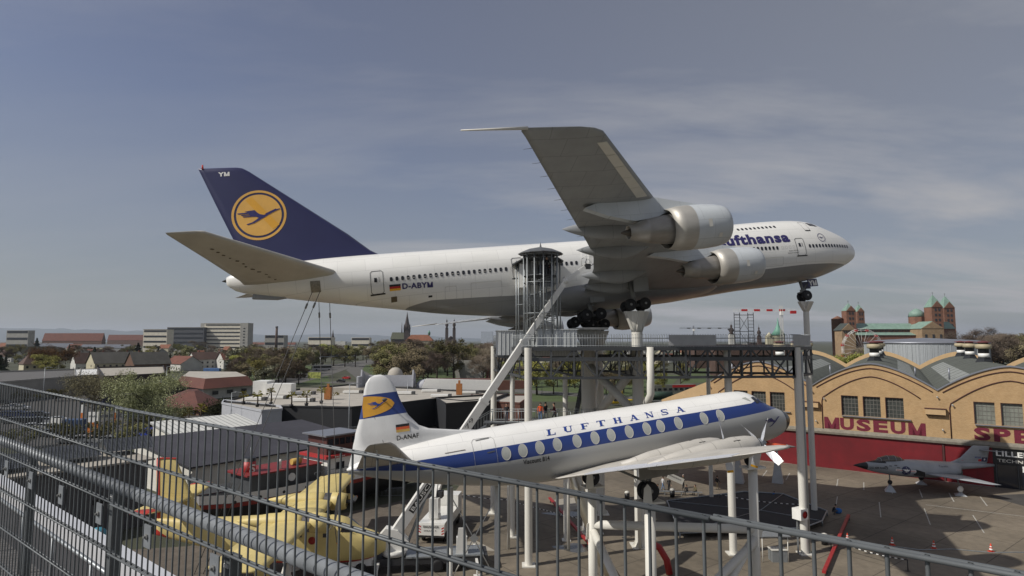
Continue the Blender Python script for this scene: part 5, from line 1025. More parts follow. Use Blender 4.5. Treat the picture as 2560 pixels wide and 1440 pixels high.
# local frame of the hall: x along the wall, y square to it (away from us); roof axis is skewed
QY = V((HQ.dot(HD), HQ.dot(V((.606, .79546, 0))), 0))
def hl(s, t, z): return V((s+QY.x*t, QY.y*t, z))
BW = 15.74; V0 = [-26.0+BW*i for i in range(6)]
def arch(u): # u -1..1 across a bay
    return 12.3+3.45*(1-abs(u)**1.62)**1.0*(1-.0*abs(u))
for bi, v0 in enumerate(V0[:-1]):
    xs = [v0+BW*i/28 for i in range(29)]; zs = [arch((x-v0-BW/2)/(BW/2)) for x in xs]
    holes = [(v0+4.0-.15+i*2.82, v0+4.0-.15+2.22+i*2.82) for i in range(3)]
    m = MB(); zt = lambda x: arch((x-v0-BW/2)/(BW/2))
    cuts = sorted(set(xs+[h for q in holes for h in q]))
    for a, b in zip(cuts, cuts[1:]):
        mid = (a+b)/2; inh = any(h[0] < mid < h[1] for h in holes)
        for z0, z1 in (((5.8, 5.8), (7.98, 7.98)), ((7.98, 7.98), (10.91, 10.91)), ((10.91, 10.91), (zt(a), zt(b)))):
            if inh and z0[0] == 7.98: continue
            m.add([V((a, 0, z0[0])), V((b, 0, z0[1])), V((b, 0, z1[1])), V((a, 0, z1[0]))], [(0, 1, 2, 3)])
    for h in holes: # reveals
        m.add([V((h[0], 0, 7.98)), V((h[0], .4, 7.98)), V((h[0], .4, 10.91)), V((h[0], 0, 10.91)), V((h[1], 0, 7.98)), V((h[1], .4, 7.98)), V((h[1], .4, 10.91)), V((h[1], 0, 10.91))], [(0, 1, 2, 3), (4, 5, 6, 7), (3, 2, 6, 7), (0, 1, 5, 4)])
    wl = m.build('gable_wall', m_brick, hall)
    c = MB()
    for a, b in zip(xs, xs[1:]): c.add([V((a, -.18, zt(a)-.02)), V((b, -.18, zt(b)-.02)), V((b, .3, zt(b)+.04)), V((a, .3, zt(a)+.04)), V((a, -.18, zt(a)-.16)), V((b, -.18, zt(b)-.16))], [(0, 1, 2, 3), (4, 5, 1, 0)])
    c.build('coping', m_zinc, wl)
    MB().pipe([V((x, -.06, zt(x)-.75)) for x in xs[1:-1]], .07, 6).build('arch_moulding', m_trim, wl)
    inner = [(v0+1.25, 5.8), (v0+1.25, 9.9), (v0+1.4, 10.5)]+[(v0+2.0+(BW-4.0)*i/18, 10.95+2.85*(1-abs(2*i/18-1)**1.62)) for i in range(19)]
    MB().pipe([V((x, -.06, z)) for x, z in inner], .07, 6).build('arch_moulding', m_trim, wl)
    MB().box((v0+4.0+4.2, -.12, 7.9), (8.6, .4, .12)).build('sill', m_zinc, wl)
    MB().box((v0-.35, -.3, 9.3), (2.3, .6, .75)).build('console', m_brickp, wl); MB().box((v0-.35, -.32, 9.72), (2.5, .7, .08)).box((v0-.4, -.2, 8.85), (2.1, .45, .14)).build('console_cap', m_trim, wl)
    for k, z in ((-.1, 11.4), (1.55, 10.4), (.3, 7.0)):
        MB().lathe([(.05, 0), (.13, .3), (.13, .32)], (v0+k, -.1, z), (.3, -1, -.5), 8).beam((v0+k, 0, z), (v0+k, -.3, z-.05), .05).build('spotlight', m_lite, wl)
    gm_ = M('hall_glass', (.055, .06, .055), rough=.25, var=.35, scale=1.4, spec=.6)
    for hi, h in enumerate(holes):
        wn = MB().box(((h[0]+h[1])/2, .36, 9.45), (h[1]-h[0], .03, 2.92)).build('window', gm_ if not (bi == 2 and hi < 2) else M('pale_glass', (.20, .21, .18), rough=.4, var=.3, scale=1.2), wl)
        g = MB()
        for i in range(6): g.box((h[0]+(h[1]-h[0])*i/5, .32, 9.45), (.04, .05, 2.92))
        for i in range(6): g.box(((h[0]+h[1])/2, .32, 8.0+2.9*i/5), (h[1]-h[0], .05, .04))
        g.build('glazing_bars', M('glazing_bar', (.20, .19, .17), rough=.7, var=.2), wn)
        MB().box((h[0]+.04, .2, 9.45), (.08, .36, 2.92)).box(((h[0]+h[1])/2, .2, 10.88), (h[1]-h[0], .36, .07)).build('frame', m_trim, wn)
    # vault roof, with a lighter strip
    rf = MB(); n = 28; T_ = 75
    for i in range(n):
        u0, u1 = i/n, (i+1)/n; x0, x1 = v0+BW*u0, v0+BW*u1; z0, z1 = arch(2*u0-1)-.22, arch(2*u1-1)-.22
        lightf = (3 <= i <= 6) or (n-8 <= i <= n-5)
        for k in range(5):
            t0, t1 = .3+(T_-.3)*k/5, .3+(T_-.3)*(k+1)/5
            rf.add([hl(x0, t0, z0), hl(x1, t0, z1), hl(x1, t1, z1), hl(x0, t1, z0)], [(0, 1, 2, 3)], 1 if lightf and 1 <= k+1 <= 4 else 0)
    for k in range(1, 13): rf.pipe([hl(v0+BW*i/14, 6*k, arch(2*i/14-1)-.22) for i in range(15)], .045, 4)
    rf.build('vault_roof', [m_roofg, m_roofl], hall)
    rg = MB()
    for i in range(n): 
        u0, u1 = i/n, (i+1)/n; rg.add([hl(v0+BW*u0, T_, arch(2*u0-1)-1.2), hl(v0+BW*u1, T_, arch(2*u1-1)-1.2), hl(v0+BW*u1, T_, arch(2*u1-1)+.75), hl(v0+BW*u0, T_, arch(2*u0-1)+.75)], [(0, 1, 2, 3)])
        rg.add([hl(v0+BW*u0, T_, arch(2*u0-1)+.75), hl(v0+BW*u1, T_, arch(2*u1-1)+.75), hl(v0+BW*u1, T_+.5, arch(2*u1-1)+.75), hl(v0+BW*u0, T_+.5, arch(2*u0-1)+.75)], [(0, 1, 2, 3)])
    rg.build('rear_parapet', m_brickp, hall)
    for tt in ((22, 45, 67) if bi != 2 else (27, 50, 70)):
        p = hl(v0+BW/2, tt, 15.4); v = MB().lathe([(1.35, -.3), (.75, .9)], p, (0, 0, 1), 4, smooth=False).build('roof_ventilator', M('vent_base', (.02, .022, .024), rough=.5, var=.1), hall)
        MB().lathe([(.78, .85), (.78, 1.5)], p, (0, 0, 1), 16).build('white_band', m_wht, v); MB().lathe([(.74, 1.5), (.74, 2.1), (.9, 2.3)], p, (0, 0, 1), 16).build('neck', m_blk, v)
        MB().lathe([(.9, 2.25), (1.15, 2.35), (1.15, 2.95), (.95, 3.05), (.7, 3.1)], p, (0, 0, 1), 16).build('collar', M('vent_collar', (.40, .34, .22), rough=.6, var=.15), v)
        MB().lathe([(.7, 3.1), (.7, 3.3)], p, (0, 0, 1), 16).lathe([(1.2, 3.3), (1.1, 3.42), (.1, 3.6), (.01, 3.62)], p, (0, 0, 1), 16).build('red_cap', M('vent_cap', (.12, .03, .03), rough=.6, var=.2), v)
    for (u, tt, hh) in ((.12, 8, 1.5), (.86, 12, 1.1)): MB().tube(hl(v0+BW*u, tt, arch(2*u-1)-.3), hl(v0+BW*u, tt, arch(2*u-1)+hh), .11, n=8).build('flue_pipe', m_zinc, hall)
XA, XB = -36, V0[-1]
MB().prism([(0, 5.02), (-.32, 5.1), (-.4, 5.4), (-.3, 5.62), (0, 5.82)], XB-XA, (XA, 0, 0), (0, 1, 0), (0, 0, 1)).build('cornice', m_corn, hall)
MB().box(((XA+5.6)/2, .15, 2.5), (5.6-XA, .3, 5.06)).build('red_wall', m_redw, hall)
MB().box(((5.9+11.0)/2, .2, 2.5), (5.1, .3, 5.06)).build('red_wall', m_redw, hall)
MB().box((5.75, .1, 2.5), (.22, .4, 5.0)).build('downpipe', m_trim, hall)
dkw = M('dark_front', (.014, .014, .015), rough=.5, var=.1)
dw = MB().box(((11.0+XB)/2, .25, 2.5), (XB-11.0, .3, 5.06)).build('entrance_wall', dkw, hall)
MB().box((17, .05, 4.05), (12, .14, 1.9)).build('sign_board', dkw, dw)
sign('lettering', 'LILLER-HALLE', (11.35, -.03, 4.05), (1, 0, 0), (0, 0, 1), 7.4, .68, m_wht, dw, .03); sign('lettering', 'TECHNIK MUSEUM', (11.45, -.03, 3.3), (1, 0, 0), (0, 0, 1), 6.6, .4, m_lite, dw, .01)
for i in range(7): MB().box((11.3+i*2.2, .0, 1.5), (.09, .2, 3.0)).build('door_frame', m_stl, dw)
for i in range(3): MB().box((12.4+i*2.2, .05, 1.5), (2.0, .06, 2.9)).build('glass_door', m_glass, dw)
sb = MB().box((14.3, -.05, 2.6), (.75, .05, .75)).build('notice', m_wht, dw); MB().lathe([(.01, 0), (.14, 0)], (14.3, -.09, 2.6), (0, -1, 0), 5).build('symbol', m_dk, sb)
for txt, s0, s1 in (('MUSEUM', -8.8, 4.0), ('SPEYER', 9.2, 21.6)):
    n = len(txt); w = (s1-s0)/n
    for i, ch in enumerate(txt): sign('wall_letter', ch, (s0+i*w, -.005, 5.86), (1, 0, 0), (0, 0, 1), w*(.84 if ch != 'M' else .95), 1.72, m_letr, hall, .045)
MB().add([hl(-34.8, 0, 0), hl(-26, 0, 0), hl(-26, 0, 12.3), hl(-34.8, 0, 8.6), hl(-34.8, 60, 0), hl(-26, 60, 0), hl(-26, 60, 12.3), hl(-34.8, 60, 8.6)], [(0, 1, 2, 3), (3, 2, 6, 7), (0, 3, 7, 4), (4, 5, 6, 7)]).build('side_aisle', m_brickp, hall)
MB().add([hl(XB, 0, 0), hl(XB, 75, 0), hl(XB, 75, 12.3), hl(XB, 0, 12.3)], [(0, 1, 2, 3)]).add([hl(-26, 75, 0), hl(XB, 75, 0), hl(XB, 75, 12.3), hl(-26, 75, 12.3)], [(0, 1, 2, 3)]).build('side_wall', m_brickp, hall)
# ---- round cinema drum and long white hall behind
m_corr = MX('corrugated_grey', paint_lines(.8, 40, .86, .05, 'xz'), col=(.36, .38, .39), rough=.5, metal=.2, var=.06)
dr = thing('cinema_drum', 'big pale grey corrugated drum building behind the museum hall roofs', 'building', (W(2310, 860, 205).x, 205, 0))
MB().lathe([(17.5, 0), (17.5, 18.2)], (0, 0, 0), (0, 0, 1), 64, cap=False).build('wall', m_corr, dr); MB().lathe([(17.8, 18.1), (17.8, 18.5), (14, 19.2), (.1, 20.0)], (0, 0, 0), (0, 0, 1), 64).build('roof', m_zinc, dr)
for k in range(64): t = 2*math.pi*k/64; MB().tube((17.5*math.cos(t), 17.5*math.sin(t), 0), (17.5*math.cos(t), 17.5*math.sin(t), 18.1), .12, n=4, cap=False, smooth=False).build('wall_rib', m_corr, dr)
wb = thing('white_hall', 'long low white exhibition hall at the right behind the ventilators', 'building', (118, 165, 0), R_(-22))
MB().box((14, 6, 5.6), (62, 12, 11.2)).build('wall', m_lite, wb); MB().box((14, 6, 11.4), (64, 14, .5)).build('roof', m_wht, wb); MB().box((14, -.1, 9.4), (60, .1, 1.6)).build('window_band', m_stl, wb)
# ---- tug boat and the dark-roofed shed behind it
def shipfr(x0, y0, z, ang): return Matrix.Translation((x0, y0, z))@Matrix.Rotation(ang, 4, 'Z')
tug = thing('tugboat', 'black and white museum tugboat on land with red stripe and red funnel marked S', 'boat', mat=shipfr(-31.0, 59.5, 0, R_(52)))
def sec(x, w, zk, zd, f=.75): return [V((x, -w, zd)), V((x, -w*.98, zk+(zd-zk)*.45)), V((x, -w*f, zk+.35)), V((x, 0, zk)), V((x, w*f, zk+.35)), V((x, w*.98, zk+(zd-zk)*.45)), V((x, w, zd))]
ss = [(-1.5, .8, 1.9, 3.9), (0, 2.1, 1.0, 3.6), (3, 2.8, .5, 3.3), (8, 3.0, .4, 3.1), (18, 3.0, .4, 3.1), (25, 2.6, .4, 3.5), (30, 1.2, .6, 4.3), (32, .15, 1.6, 4.8)]
MB().loft([sec(*q) for q in ss], closed=False, cap=False).add([V((x, s_*w, zd-.02)) for s_ in (-1, 1) for x, w, zk, zd in ss], [(i, i+1, 9+i, 8+i) for i in range(7)]).build('hull', m_blk, tug)
for a, b, mt, nm in ((.02, .42, m_redw if 0 else M('hull_stripe_red', (.28, .03, .02), rough=.6, var=.3), 'red_stripe'), (.45, 1.25, m_wht, 'bulwark')):
    m = MB()
    for s_ in (-1, 1):
        for (x0, w0_, k0, d0), (x1, w1_, k1, d1) in zip(ss, ss[1:]): m.add([V((x0, s_*(w0_+.04), d0+a-.4)), V((x1, s_*(w1_+.04), d1+a-.4)), V((x1, s_*(w1_+.04), d1+b-.4)), V((x0, s_*(w0_+.04), d0+b-.4))], [(0, 1, 2, 3)])
    m.build(nm, mt, tug)
for i in range(9): MB().lathe([(.16, 0), (.16, .08)], (3+i*2.6, -3.0, 3.45), (0, -1, 0), 10).build('freeing_port', m_blk, tug)
MB().box((9.2, 0, 4.3), (8.2, 4.0, 2.2)).build('engine_casing', m_stl, tug); MB().box((9.0, 0, 5.45), (8.8, 4.4, .14)).build('casing_roof', M('oxide_red', (.20, .02, .02), rough=.6, var=.2), tug)
MB().box((17.2, 0, 4.5), (6.6, 4.6, 2.8)).build('deckhouse', m_wht, tug); MB().box((17.2, 0, 5.98), (7.4, 5.2, .3)).build('red_fascia', M('sign_red', (.38, .03, .03), rough=.5, var=.1), tug)
sign('lettering', 'Janus', (14.6, -2.62, 5.86), (1, 0, 0), (0, 0, 1), 1.4, .24, m_wht, tug)
for x in (15.6, 18.9): MB().box((x, -2.33, 4.9), (1.1, .06, .8)).build('cabin_window', m_glass, tug)
wh = MB().box((16.2, 0, 7.1), (4.2, 3.6, 2.1)).build('wheelhouse', M('varnished_wood', (.09, .035, .03), rough=.5, var=.2), tug); MB().box((16.2, 0, 8.3), (5.2, 4.6, .16)).build('roof', m_zinc, wh)
for i in range(5): MB().box((14.6+i*.8, -1.83, 7.5), (.6, .05, .7)).build('bridge_window', m_glass, wh)
fu = MB().tube((6.0, 0, 4.2), (6.0, 0, 6.9), .62, n=20).build('funnel', m_blk, tug); MB().tube((6.0, 0, 5.2), (6.0, 0, 6.55), .65, n=20).build('red_band', M('sign_red', (.38, .03, .03)), fu)
vs, fs = textmesh('S', .03, 0, 1, 6); MB().add([V((6.0+.70*math.sin((a-.5)*1.0)*1.0, -.70*math.cos((a-.5)*1.0), 5.45+.85*b)) for a, b in vs], fs).build('funnel_letter', m_wht, fu); MB().tube((6.2, .1, 6.9), (6.2, .1, 7.9), .08, n=8).build('exhaust', m_galv, fu)
MB().pipe([(8.6, -1.4, 3.6), (8.6, -1.4, 6.1), (8.5, -1.6, 6.35), (8.2, -1.9, 6.2)], .2, 10).build('air_cowl', m_wht, tug); MB().lathe([(.42, 0), (.42, .12)], (9.6, -2.1, 4.6), (0, -1, 0), 14).build('lifebuoy', m_wht, tug)
MB().tube((10.3, -.9, 5.9), (11.4, -.9, 5.9), .33, n=14).build('yellow_raft', M('raft_yellow', (.5, .33, .08), var=.1), tug)
MB().tube((22, 0, 3.5), (22, 0, 10.2), .1, .06, 8).tube((20, 0, 8), (22, 0, 9.6), .02, n=4).tube((21.3, 0, 9), (22.7, 0, 9), .04, n=6).build('mast', m_wht, tug)
MB().box((19.4, -1.6, 7.3), (.06, 1.0, 2.0)).build('picture_board', M('picture_blue', (.22, .32, .42), var=.3, scale=2), tug)
rl = MB()
for i in range(12): rl.tube((12+i*.9, -2.75, 3.7), (12+i*.9, -2.75, 4.7), .025, n=4)
rl.tube((12, -2.75, 4.7), (21.9, -2.75, 4.7), .025, n=4).tube((12, -2.75, 4.25), (21.9, -2.75, 4.25), .02, n=4).build('deck_rail', m_stl, tug)
nb = G(770, 1250); MB().box((12.4, -3.15, 2.0), (1.3, .06, 2.2)).build('info_board', m_lite, tug)
def shed(name, label, A, d, ln, dp, h0, h1, wall, roof, base=0.0, gable=None, over=.5, extra=None):
    """A: near left corner; d: unit direction of the front; dp: depth to the left of d"""
    ang = math.atan2(d[1], d[0]); o = thing(name, label, 'shed' if 'shed' in name else 'building', (A[0], A[1], 0), ang)
    MB().add([V((0, 0, base)), V((ln, 0, base)), V((ln, dp, base)), V((0, dp, base)), V((0, 0, h0)), V((ln, 0, h0)), V((ln, dp, h1)), V((0, dp, h1))], [(0, 1, 5, 4), (1, 2, 6, 5), (2, 3, 7, 6), (3, 0, 4, 7)]).build('wall', wall, o)
    k = (h1-h0)/dp
    MB().add([V((-over, -over, h0-k*over+z)) for z in (0, .18)]+[V((ln+over, -over, h0-k*over+z)) for z in (0, .18)]+[V((ln+over, dp+over, h1+k*over+z)) for z in (0, .18)]+[V((-over, dp+over, h1+k*over+z)) for z in (0, .18)], [(1, 3, 5, 7), (0, 6, 4, 2), (0, 2, 3, 1), (2, 4, 5, 3), (4, 6, 7, 5), (6, 0, 1, 7)]).build('roof', roof, o)
    return o
m_slate = MX('dark_roof_sheet', slabs(2.2, .7, .7, .03), col=(.045, .043, .052), rough=.7, var=.15, scale=1.4)
m_wall = M('rendered_white', (.62, .60, .54), rough=.8, var=.1); m_gwall = MX('grey_cladding', paint_lines(.6, 20, .8, .03, 'xz'), col=(.085, .085, .088), rough=.7, var=.12); m_pale = M('pale_roof', (.36, .33, .28), rough=.8, var=.15, scale=.4)
sh = shed('dark_roof_shed', 'broad dark grey sheet roof over white walls behind the tugboat', (-37.5, 72.5), (.62, .785), 25, 17, 4.2, 5.6, m_wall, m_slate)
bl_ = MB().box((-.1, 6, 2.4), (.1, 2.6, 1.6)).build('blue_panel', M('panel_blue', (.05, .13, .35), var=.1), sh)
gs_ = shed('grey_shed', 'long low grey clad shed with pale roof seen through the mesh fence', (-47.5, 53.5), (.66, .751), 14.5, 15, 6.6, 6.2, m_gwall, m_pale)
for i in range(2): MB().box((3.5+i*7, -.04, 3.2), (1.6, .05, .45)).build('vent_grille', m_blk, gs_)
for i, (x, y) in enumerate(((1, 3.5), (6.5, 5), (12, 6.5))):
    MB().add([V((x, y-2, 7.2)), V((x+4.6, y-2, 7.2)), V((x+4.6, y, 8.3)), V((x, y, 8.3)), V((x+4.6, y+2, 7.2)), V((x, y+2, 7.2))], [(0, 1, 2, 3), (3, 2, 4, 5), (0, 3, 5), (1, 4, 2)]).build('tiled_rooflet', MX('glazed_tile', slabs(.3, .22, .35, .05), col=(.11, .12, .14), rough=.3, var=.15), gs_)
for q in (4, 9): MB().tube((q, 9, 6.4), (q, 9, 7.6), .25, n=10).build('roof_vent', m_dk, gs_)
# red buoy and blue tank beside the shed
by = G(302, 1292); b = tag(MB().lathe([(.05, 0), (.9, .3), (1.3, 1.6), (1.2, 2.6), (.7, 3.6), (.1, 3.9)], (0, 0, 0), (0, 0, 1), 20).build('sea_buoy', M('rusty_red', (.24, .05, .03), rough=.8, var=.4, scale=2)), 'rusty red sea buoy standing against the grey clad shed', 'buoy'); b.location = by
by = G(243, 1362); b = tag(MB().sphere((0, 0, .8), .8, 16, sc=(1, 1, 1)).tube((0, 0, 0), (0, 0, .5), .6, n=16).build('blue_float', M('float_blue', (.08, .30, .40), rough=.5, var=.1)), 'turquoise blue float lying at the corner of the shed', 'float'); b.location = by
# restaurant-like flat roofed complex in mid distance, seen over the propliner tail
def flat(name, label, pts, h, wall, roof, par=.5, cat='building'):
    c = sum((V((p[0], p[1], 0)) for p in pts), V())/len(pts); o = thing(name, label, cat, c); q = [V((p[0], p[1], 0))-c for p in pts]; n = len(q)
    MB().add(q+[p+V((0, 0, h)) for p in q], [(i, (i+1) % n, n+(i+1) % n, n+i) for i in range(n)]).build('wall', wall, o)
    MB().add([p+V((0, 0, h-.1)) for p in q], [list(range(n))]).build('roof', roof, o)
    m = MB()
    for i in range(n): m.beam(q[i]+V((0, 0, h+par/2)), q[(i+1) % n]+V((0, 0, h+par/2)), .25, par)
    m.build('parapet', wall, o); return o
m_flat = M('gravel_roof', (.40, .37, .32), rough=.9, var=.16, scale=.25); m_dwall = M('anthracite_render', (.022, .023, .026), rough=.7, var=.1); m_bwall = M('brown_wall', (.11, .045, .03), rough=.8, var=.15); m_gl = M('grey_light_wall', (.40, .41, .44), rough=.7, var=.08)
ZR = 6.0
def R(px, py): return G(px, py, ZR)
cx = flat('flat_roof_centre', 'large flat pale-roofed commercial building with dark walls behind the propeller airliner tail', [R(870, 963), R(1270, 985), R(1235, 998), R(1160, 1004), R(1090, 998), R(1010, 1008), R(880, 1020), R(690, 1017), R(560, 1005), R(640, 985)], ZR, m_dwall, m_flat, .3)
for p in ((820, 998), (1148, 986)):
    q = R(*p)-cx.location; MB().box((q.x, q.y, ZR+1.3), (1.4, 1.4, 2.6)).box((q.x, q.y, ZR+3), (.5, .5, .8)).build('orange_chimney', M('chimney_brick', (.36, .14, .04), rough=.8, var=.2), cx)
for p in ((880, 982), (1010, 985), (1075, 979), (1100, 992), (1170, 983), (760, 985), (690, 996), (755, 1003), (635, 1000)):
    q = R(*p)-cx.location; MB().box((q.x, q.y, ZR+.3), (4.2, 1.8, .5)).box((q.x+2.3, q.y, ZR+.3), (.7, 1.8, .7), mi=1).build('skylight', [m_wht, m_dk], cx)
q = R(1125, 1012)
vb = flat('dark_annex', 'anthracite van garage wing with small white window and blue arrow sign', [R(1090, 998), R(1235, 990), R(1240, 1004), R(1115, 1014)], ZR+.2, m_dwall, m_flat, .3)
sg0 = G(1090, 1013, 3.6)-vb.location; MB().prism([(-3, 0), (-2.2, .7), (4.2, .7), (4.2, -.7), (-2.2, -.7)], .1, (sg0.x, sg0.y-1.0, 4.9), (1, 0, 0), (0, 0, 1)).build('blue_arrow_sign', M('sign_blue', (.10, .14, .42), var=.1), vb)
MB().box((sg0.x+12, sg0.y-3.2, 2.6), (3.6, .2, 3)).build('window', m_lite, vb)
ww = flat('white_flat_house', 'white flat-roofed building with potted palms along its front, left of centre', [R(555, 1010), R(560, 1003), R(700, 1018), R(705, 1026), R(655, 1030)], ZR, m_gl, m_flat, .4)
bc = R(655, 985); bb = thing('white_roof_box', 'bright white boxy roof structure on the flat roof left of centre', 'roof structure', (bc.x, bc.y, ZR)); MB().box((0, 1, 1.6), (3.4, 5, 3.2)).box((4.8, -.6, 1.3), (6.2, 3.4, 2.6)).build('wall', m_wht, bb); MB().box((18, 4, .6), (20, .3, 1.2)).build('low_wall', m_flat, bb)
gc = R(1010, 966); gb = thing('grey_stage_walls', 'pale grey walls with raked wing fins around a grey dome on the flat roof', 'roof structure', (gc.x, gc.y, ZR)); MB().box((-4.2, 0, 1.6), (13.5, .4, 3.2)).box((-12, -3, 1.5), (.5, 5, 3.0)).build('wall', m_gl, gb)
for x in (-12, 2.6): MB().prism([(-2.6, 0), (2.4, 0), (2.2, 3.2), (-1.2, 4.8), (-1.6, 4.8)], .4, (x, 0, 0), (0, 1, 0), (0, 0, 1)).build('fin', m_gl, gb)
MB().lathe([(2.2, 2.2), (2.2, 3.4), (1.75, 4.5), (.9, 5.2), (.1, 5.35)], (-2.9, 2, 0), (0, 0, 1), 24).build('dome', m_flat, gb)
MB().sphere((6, 0, .1), 2.0, 14, sc=(1.3, 1, 1)).build('low_dome', m_gl, gb)
wl_ = R(1140, 972); wx = thing('white_fascia_hall', 'low hall with long white slanting fascia and brown right end', 'building', (wl_.x, wl_.y, 0)); MB().prism([(-9.5, ZR), (11.5, ZR-.5), (9.5, ZR+2.3), (-8.3, ZR+2.7)], 1, (0, 1, 0), (1, 0, 0), (0, 0, 1)).build('fascia', m_wht, wx); MB().box((0, 8, 4), (18, 12, 8)).build('wall', m_bwall, wx); MB().prism([(11.5, ZR-.5), (20, ZR+.2), (20, ZR+2.2), (9.5, ZR+2.3)], 1, (0, 1, 0), (1, 0, 0), (0, 0, 1)).build('brown_end', m_bwall, wx)
bx = R(1262, 1002); br = flat('brown_hall', 'low brown brick hall with pale roof behind the left platform columns', [R(1170, 1000), R(1300, 1006), R(1330, 985), R(1180, 985)], ZR-.3, m_bwall, m_flat, .3)
# pale flat roof with slanting shadows right of the dark shed
pr_ = flat('pale_low_roof', 'small pale flat roof between the tugboat mast and the propeller airliner fin', [G(830, 1100, 4.6), G(920, 1090, 4.6), G(925, 1068, 4.6), G(835, 1075, 4.6)], 4.6, m_stl, m_pale, .3)
# white corrugated roof
tp = G(470, 1098, 5); wr = shed('white_tent_roof', 'white ribbed pitched canopy roof left of the dark sheet roof', (tp.x, tp.y), (.62, .785), 13, 12, 4.4, 6.2, m_wall, MX('white_corrugated', paint_lines(.9, 40, .75, .12, 'xy'), col=(.62, .62, .58), rough=.6, var=.08))
# terrace parapets of our own tower, bottom left
pt = thing('roof_parapet', 'white metal-capped parapet of the tower terrace at bottom left', 'parapet', W(0, 1215, 21)*1); a0 = V(pt.location)
q1 = W(300, 1408, 13.9); q1.z = a0.z; dd = q1-a0; MB().beam(-dd*.6, dd*1.8, .35, .5).build('coping', M('coping_white', (.52, .53, .55), rough=.4, var=.08), pt); MB().beam(-dd*.6+V((0, 0, -.8)), dd*1.8+V((0, 0, -.8)), .25, 1.2).build('upstand', M('upstand_dark', (.05, .05, .055), rough=.7, var=.2), pt)
q2 = V((.05, -.06, 0)); n2 = V((-dd.y, dd.x, 0)).normalized(); n2 = -n2 if n2.y > 0 else n2
pr2 = thing('pipe_rail', 'galvanised pipe rail running along the terrace parapet at bottom left', 'rail', a0)
MB().tube(-dd*.6+n2*.55+V((0, 0, .15)), dd*1.8+n2*.55+V((0, 0, .15)), .05, n=10).build('rail', m_galv, pr2)
for k in range(-2, 8): p = dd*(k*.25)+n2*.55; MB().tube(p+V((0, 0, .15)), p+V((0, 0, -1.4)), .035, n=8).build('rail_post', m_galv, pr2)
c0 = a0+V((0, 0, -1.4)); tl = [c0-dd*.6, c0+dd*1.8, c0+dd*1.8+n2*14, c0-dd*.6+n2*14]
sheet('terrace_paving', [(p.x, p.y) for p in tl], c0.z, MX('terrace_paver', slabs(.4, .2, .55, .025), col=(.12, .115, .115), rough=.85, var=.2)); sheet('terrace_strip', [((c0-dd*.6+n2*1.2).x, (c0-dd*.6+n2*1.2).y), ((c0+dd*1.8+n2*1.2).x, (c0+dd*1.8+n2*1.2).y), ((c0+dd*1.8+n2*1.75).x, (c0+dd*1.8+n2*1.75).y), ((c0-dd*.6+n2*1.75).x, (c0-dd*.6+n2*1.75).y)], c0.z+.006, M('strip_pink', (.36, .27, .21), rough=.8, var=.15))
# ============================================================ town, churches, trees
def D(ybase, z=0): return (EYE-z)*1/((ybase-HORY)/FPX)
def mcol(n, c, **k): return M(n, c, **{**dict(rough=.85, var=.15, scale=.3), **k})
WALLS = {'white': mcol('house_white', (.55, .54, .50)), 'cream': mcol('house_cream', (.50, .46, .33)), 'grey': mcol('house_grey', (.26, .26, .25)), 'brown': mcol('house_brown', (.13, .07, .045)), 'ochre': mcol('house_ochre', (.42, .28, .12))}
ROOFS = {'red': mcol('tile_red', (.14, .048, .03), var=.3), 'orange': mcol('tile_orange', (.21, .08, .042), var=.3), 'brown': mcol('tile_brown', (.085, .05, .038), var=.3), 'dark': mcol('tile_dark', (.095, .09, .078), var=.25), 'slate': mcol('slate_blue', (.11, .12, .145), var=.2), 'olive': mcol('tile_olive', (.07, .068, .045), var=.25)}
m_win = M('house_window', (.03, .033, .04), rough=.3, var=0)
def house(name, label, xl, xr, yb, ye, yr, wall, roof, rz=0, dp=10, hip=0, gable=True, group=None, det=True, chim=1):
    Y = D(yb); k = Y/FPX; w = (xr-xl)*k; he = max(2.4, EYE-(ye-HORY)*k); hr = EYE-(yr-HORY)*k; x = ((xl+xr)/2-1280)*k
    if hr < he+.8: hr = he+.8
    o = thing(name, label, 'house', (x, Y+dp/2, 0), rz, group); wm_, rm = WALLS[wall], ROOFS[roof]; hx, hy = w/2, dp/2
    m = MB().add([V((-hx, -hy, 0)), V((hx, -hy, 0)), V((hx, hy, 0)), V((-hx, hy, 0)), V((-hx, -hy, he)), V((hx, -hy, he)), V((hx, hy, he)), V((-hx, hy, he)), V((-hx+hip, 0, hr-.05 if not hip else he)), V((hx-hip, 0, hr-.05 if not hip else he))], [(0, 1, 5, 4), (1, 2, 6, 5), (2, 3, 7, 6), (3, 0, 4, 7), (4, 7, 8), (5, 9, 6)])
    m.build('wall', wm_, o); e = .5; s = (hr-he)/hy
    r = MB().add([V((-hx-e, -hy-e, he-e*s)), V((hx+e, -hy-e, he-e*s)), V((hx+e-hip-e*(hip > 0), 0, hr)), V((-hx-e+hip+e*(hip > 0), 0, hr)), V((hx+e, hy+e, he-e*s)), V((-hx-e, hy+e, he-e*s))], [(0, 1, 2, 3), (3, 2, 4, 5), (0, 3, 5), (1, 4, 2)] if hip else [(0, 1, 2, 3), (3, 2, 4, 5)])
    ro = r.build('roof', rm, o)
    if det:
        for c in range(chim): MB().box((-hx*.5+c*hx, .6, hr+.2), (.7, .6, 1.5)).build('chimney', ROOFS['red'], ro)
        n = max(1, int(w/3.2)); fl = max(1, int(he/2.9)); m = 0
        for i in range(n):
            for j in range(fl):
                m += 1
                if m > 40: break
                MB().box((-hx+w*(i+.5)/n, -hy-.02, 1.5+2.8*j), (1.1, .08, 1.2)).build('window', m_win, o)
        if not hip:
            for j in range(fl): MB().box((-hx-.02, -1.2, 1.6+2.8*j), (.08, 1.0, 1.2)).build('window', m_win, o)
    return o
house('gable_house', 'white gabled house with olive roof at the far left behind the mesh fence', 36, 125, 898, 886, 866, 'white', 'olive', R_(54), 13)
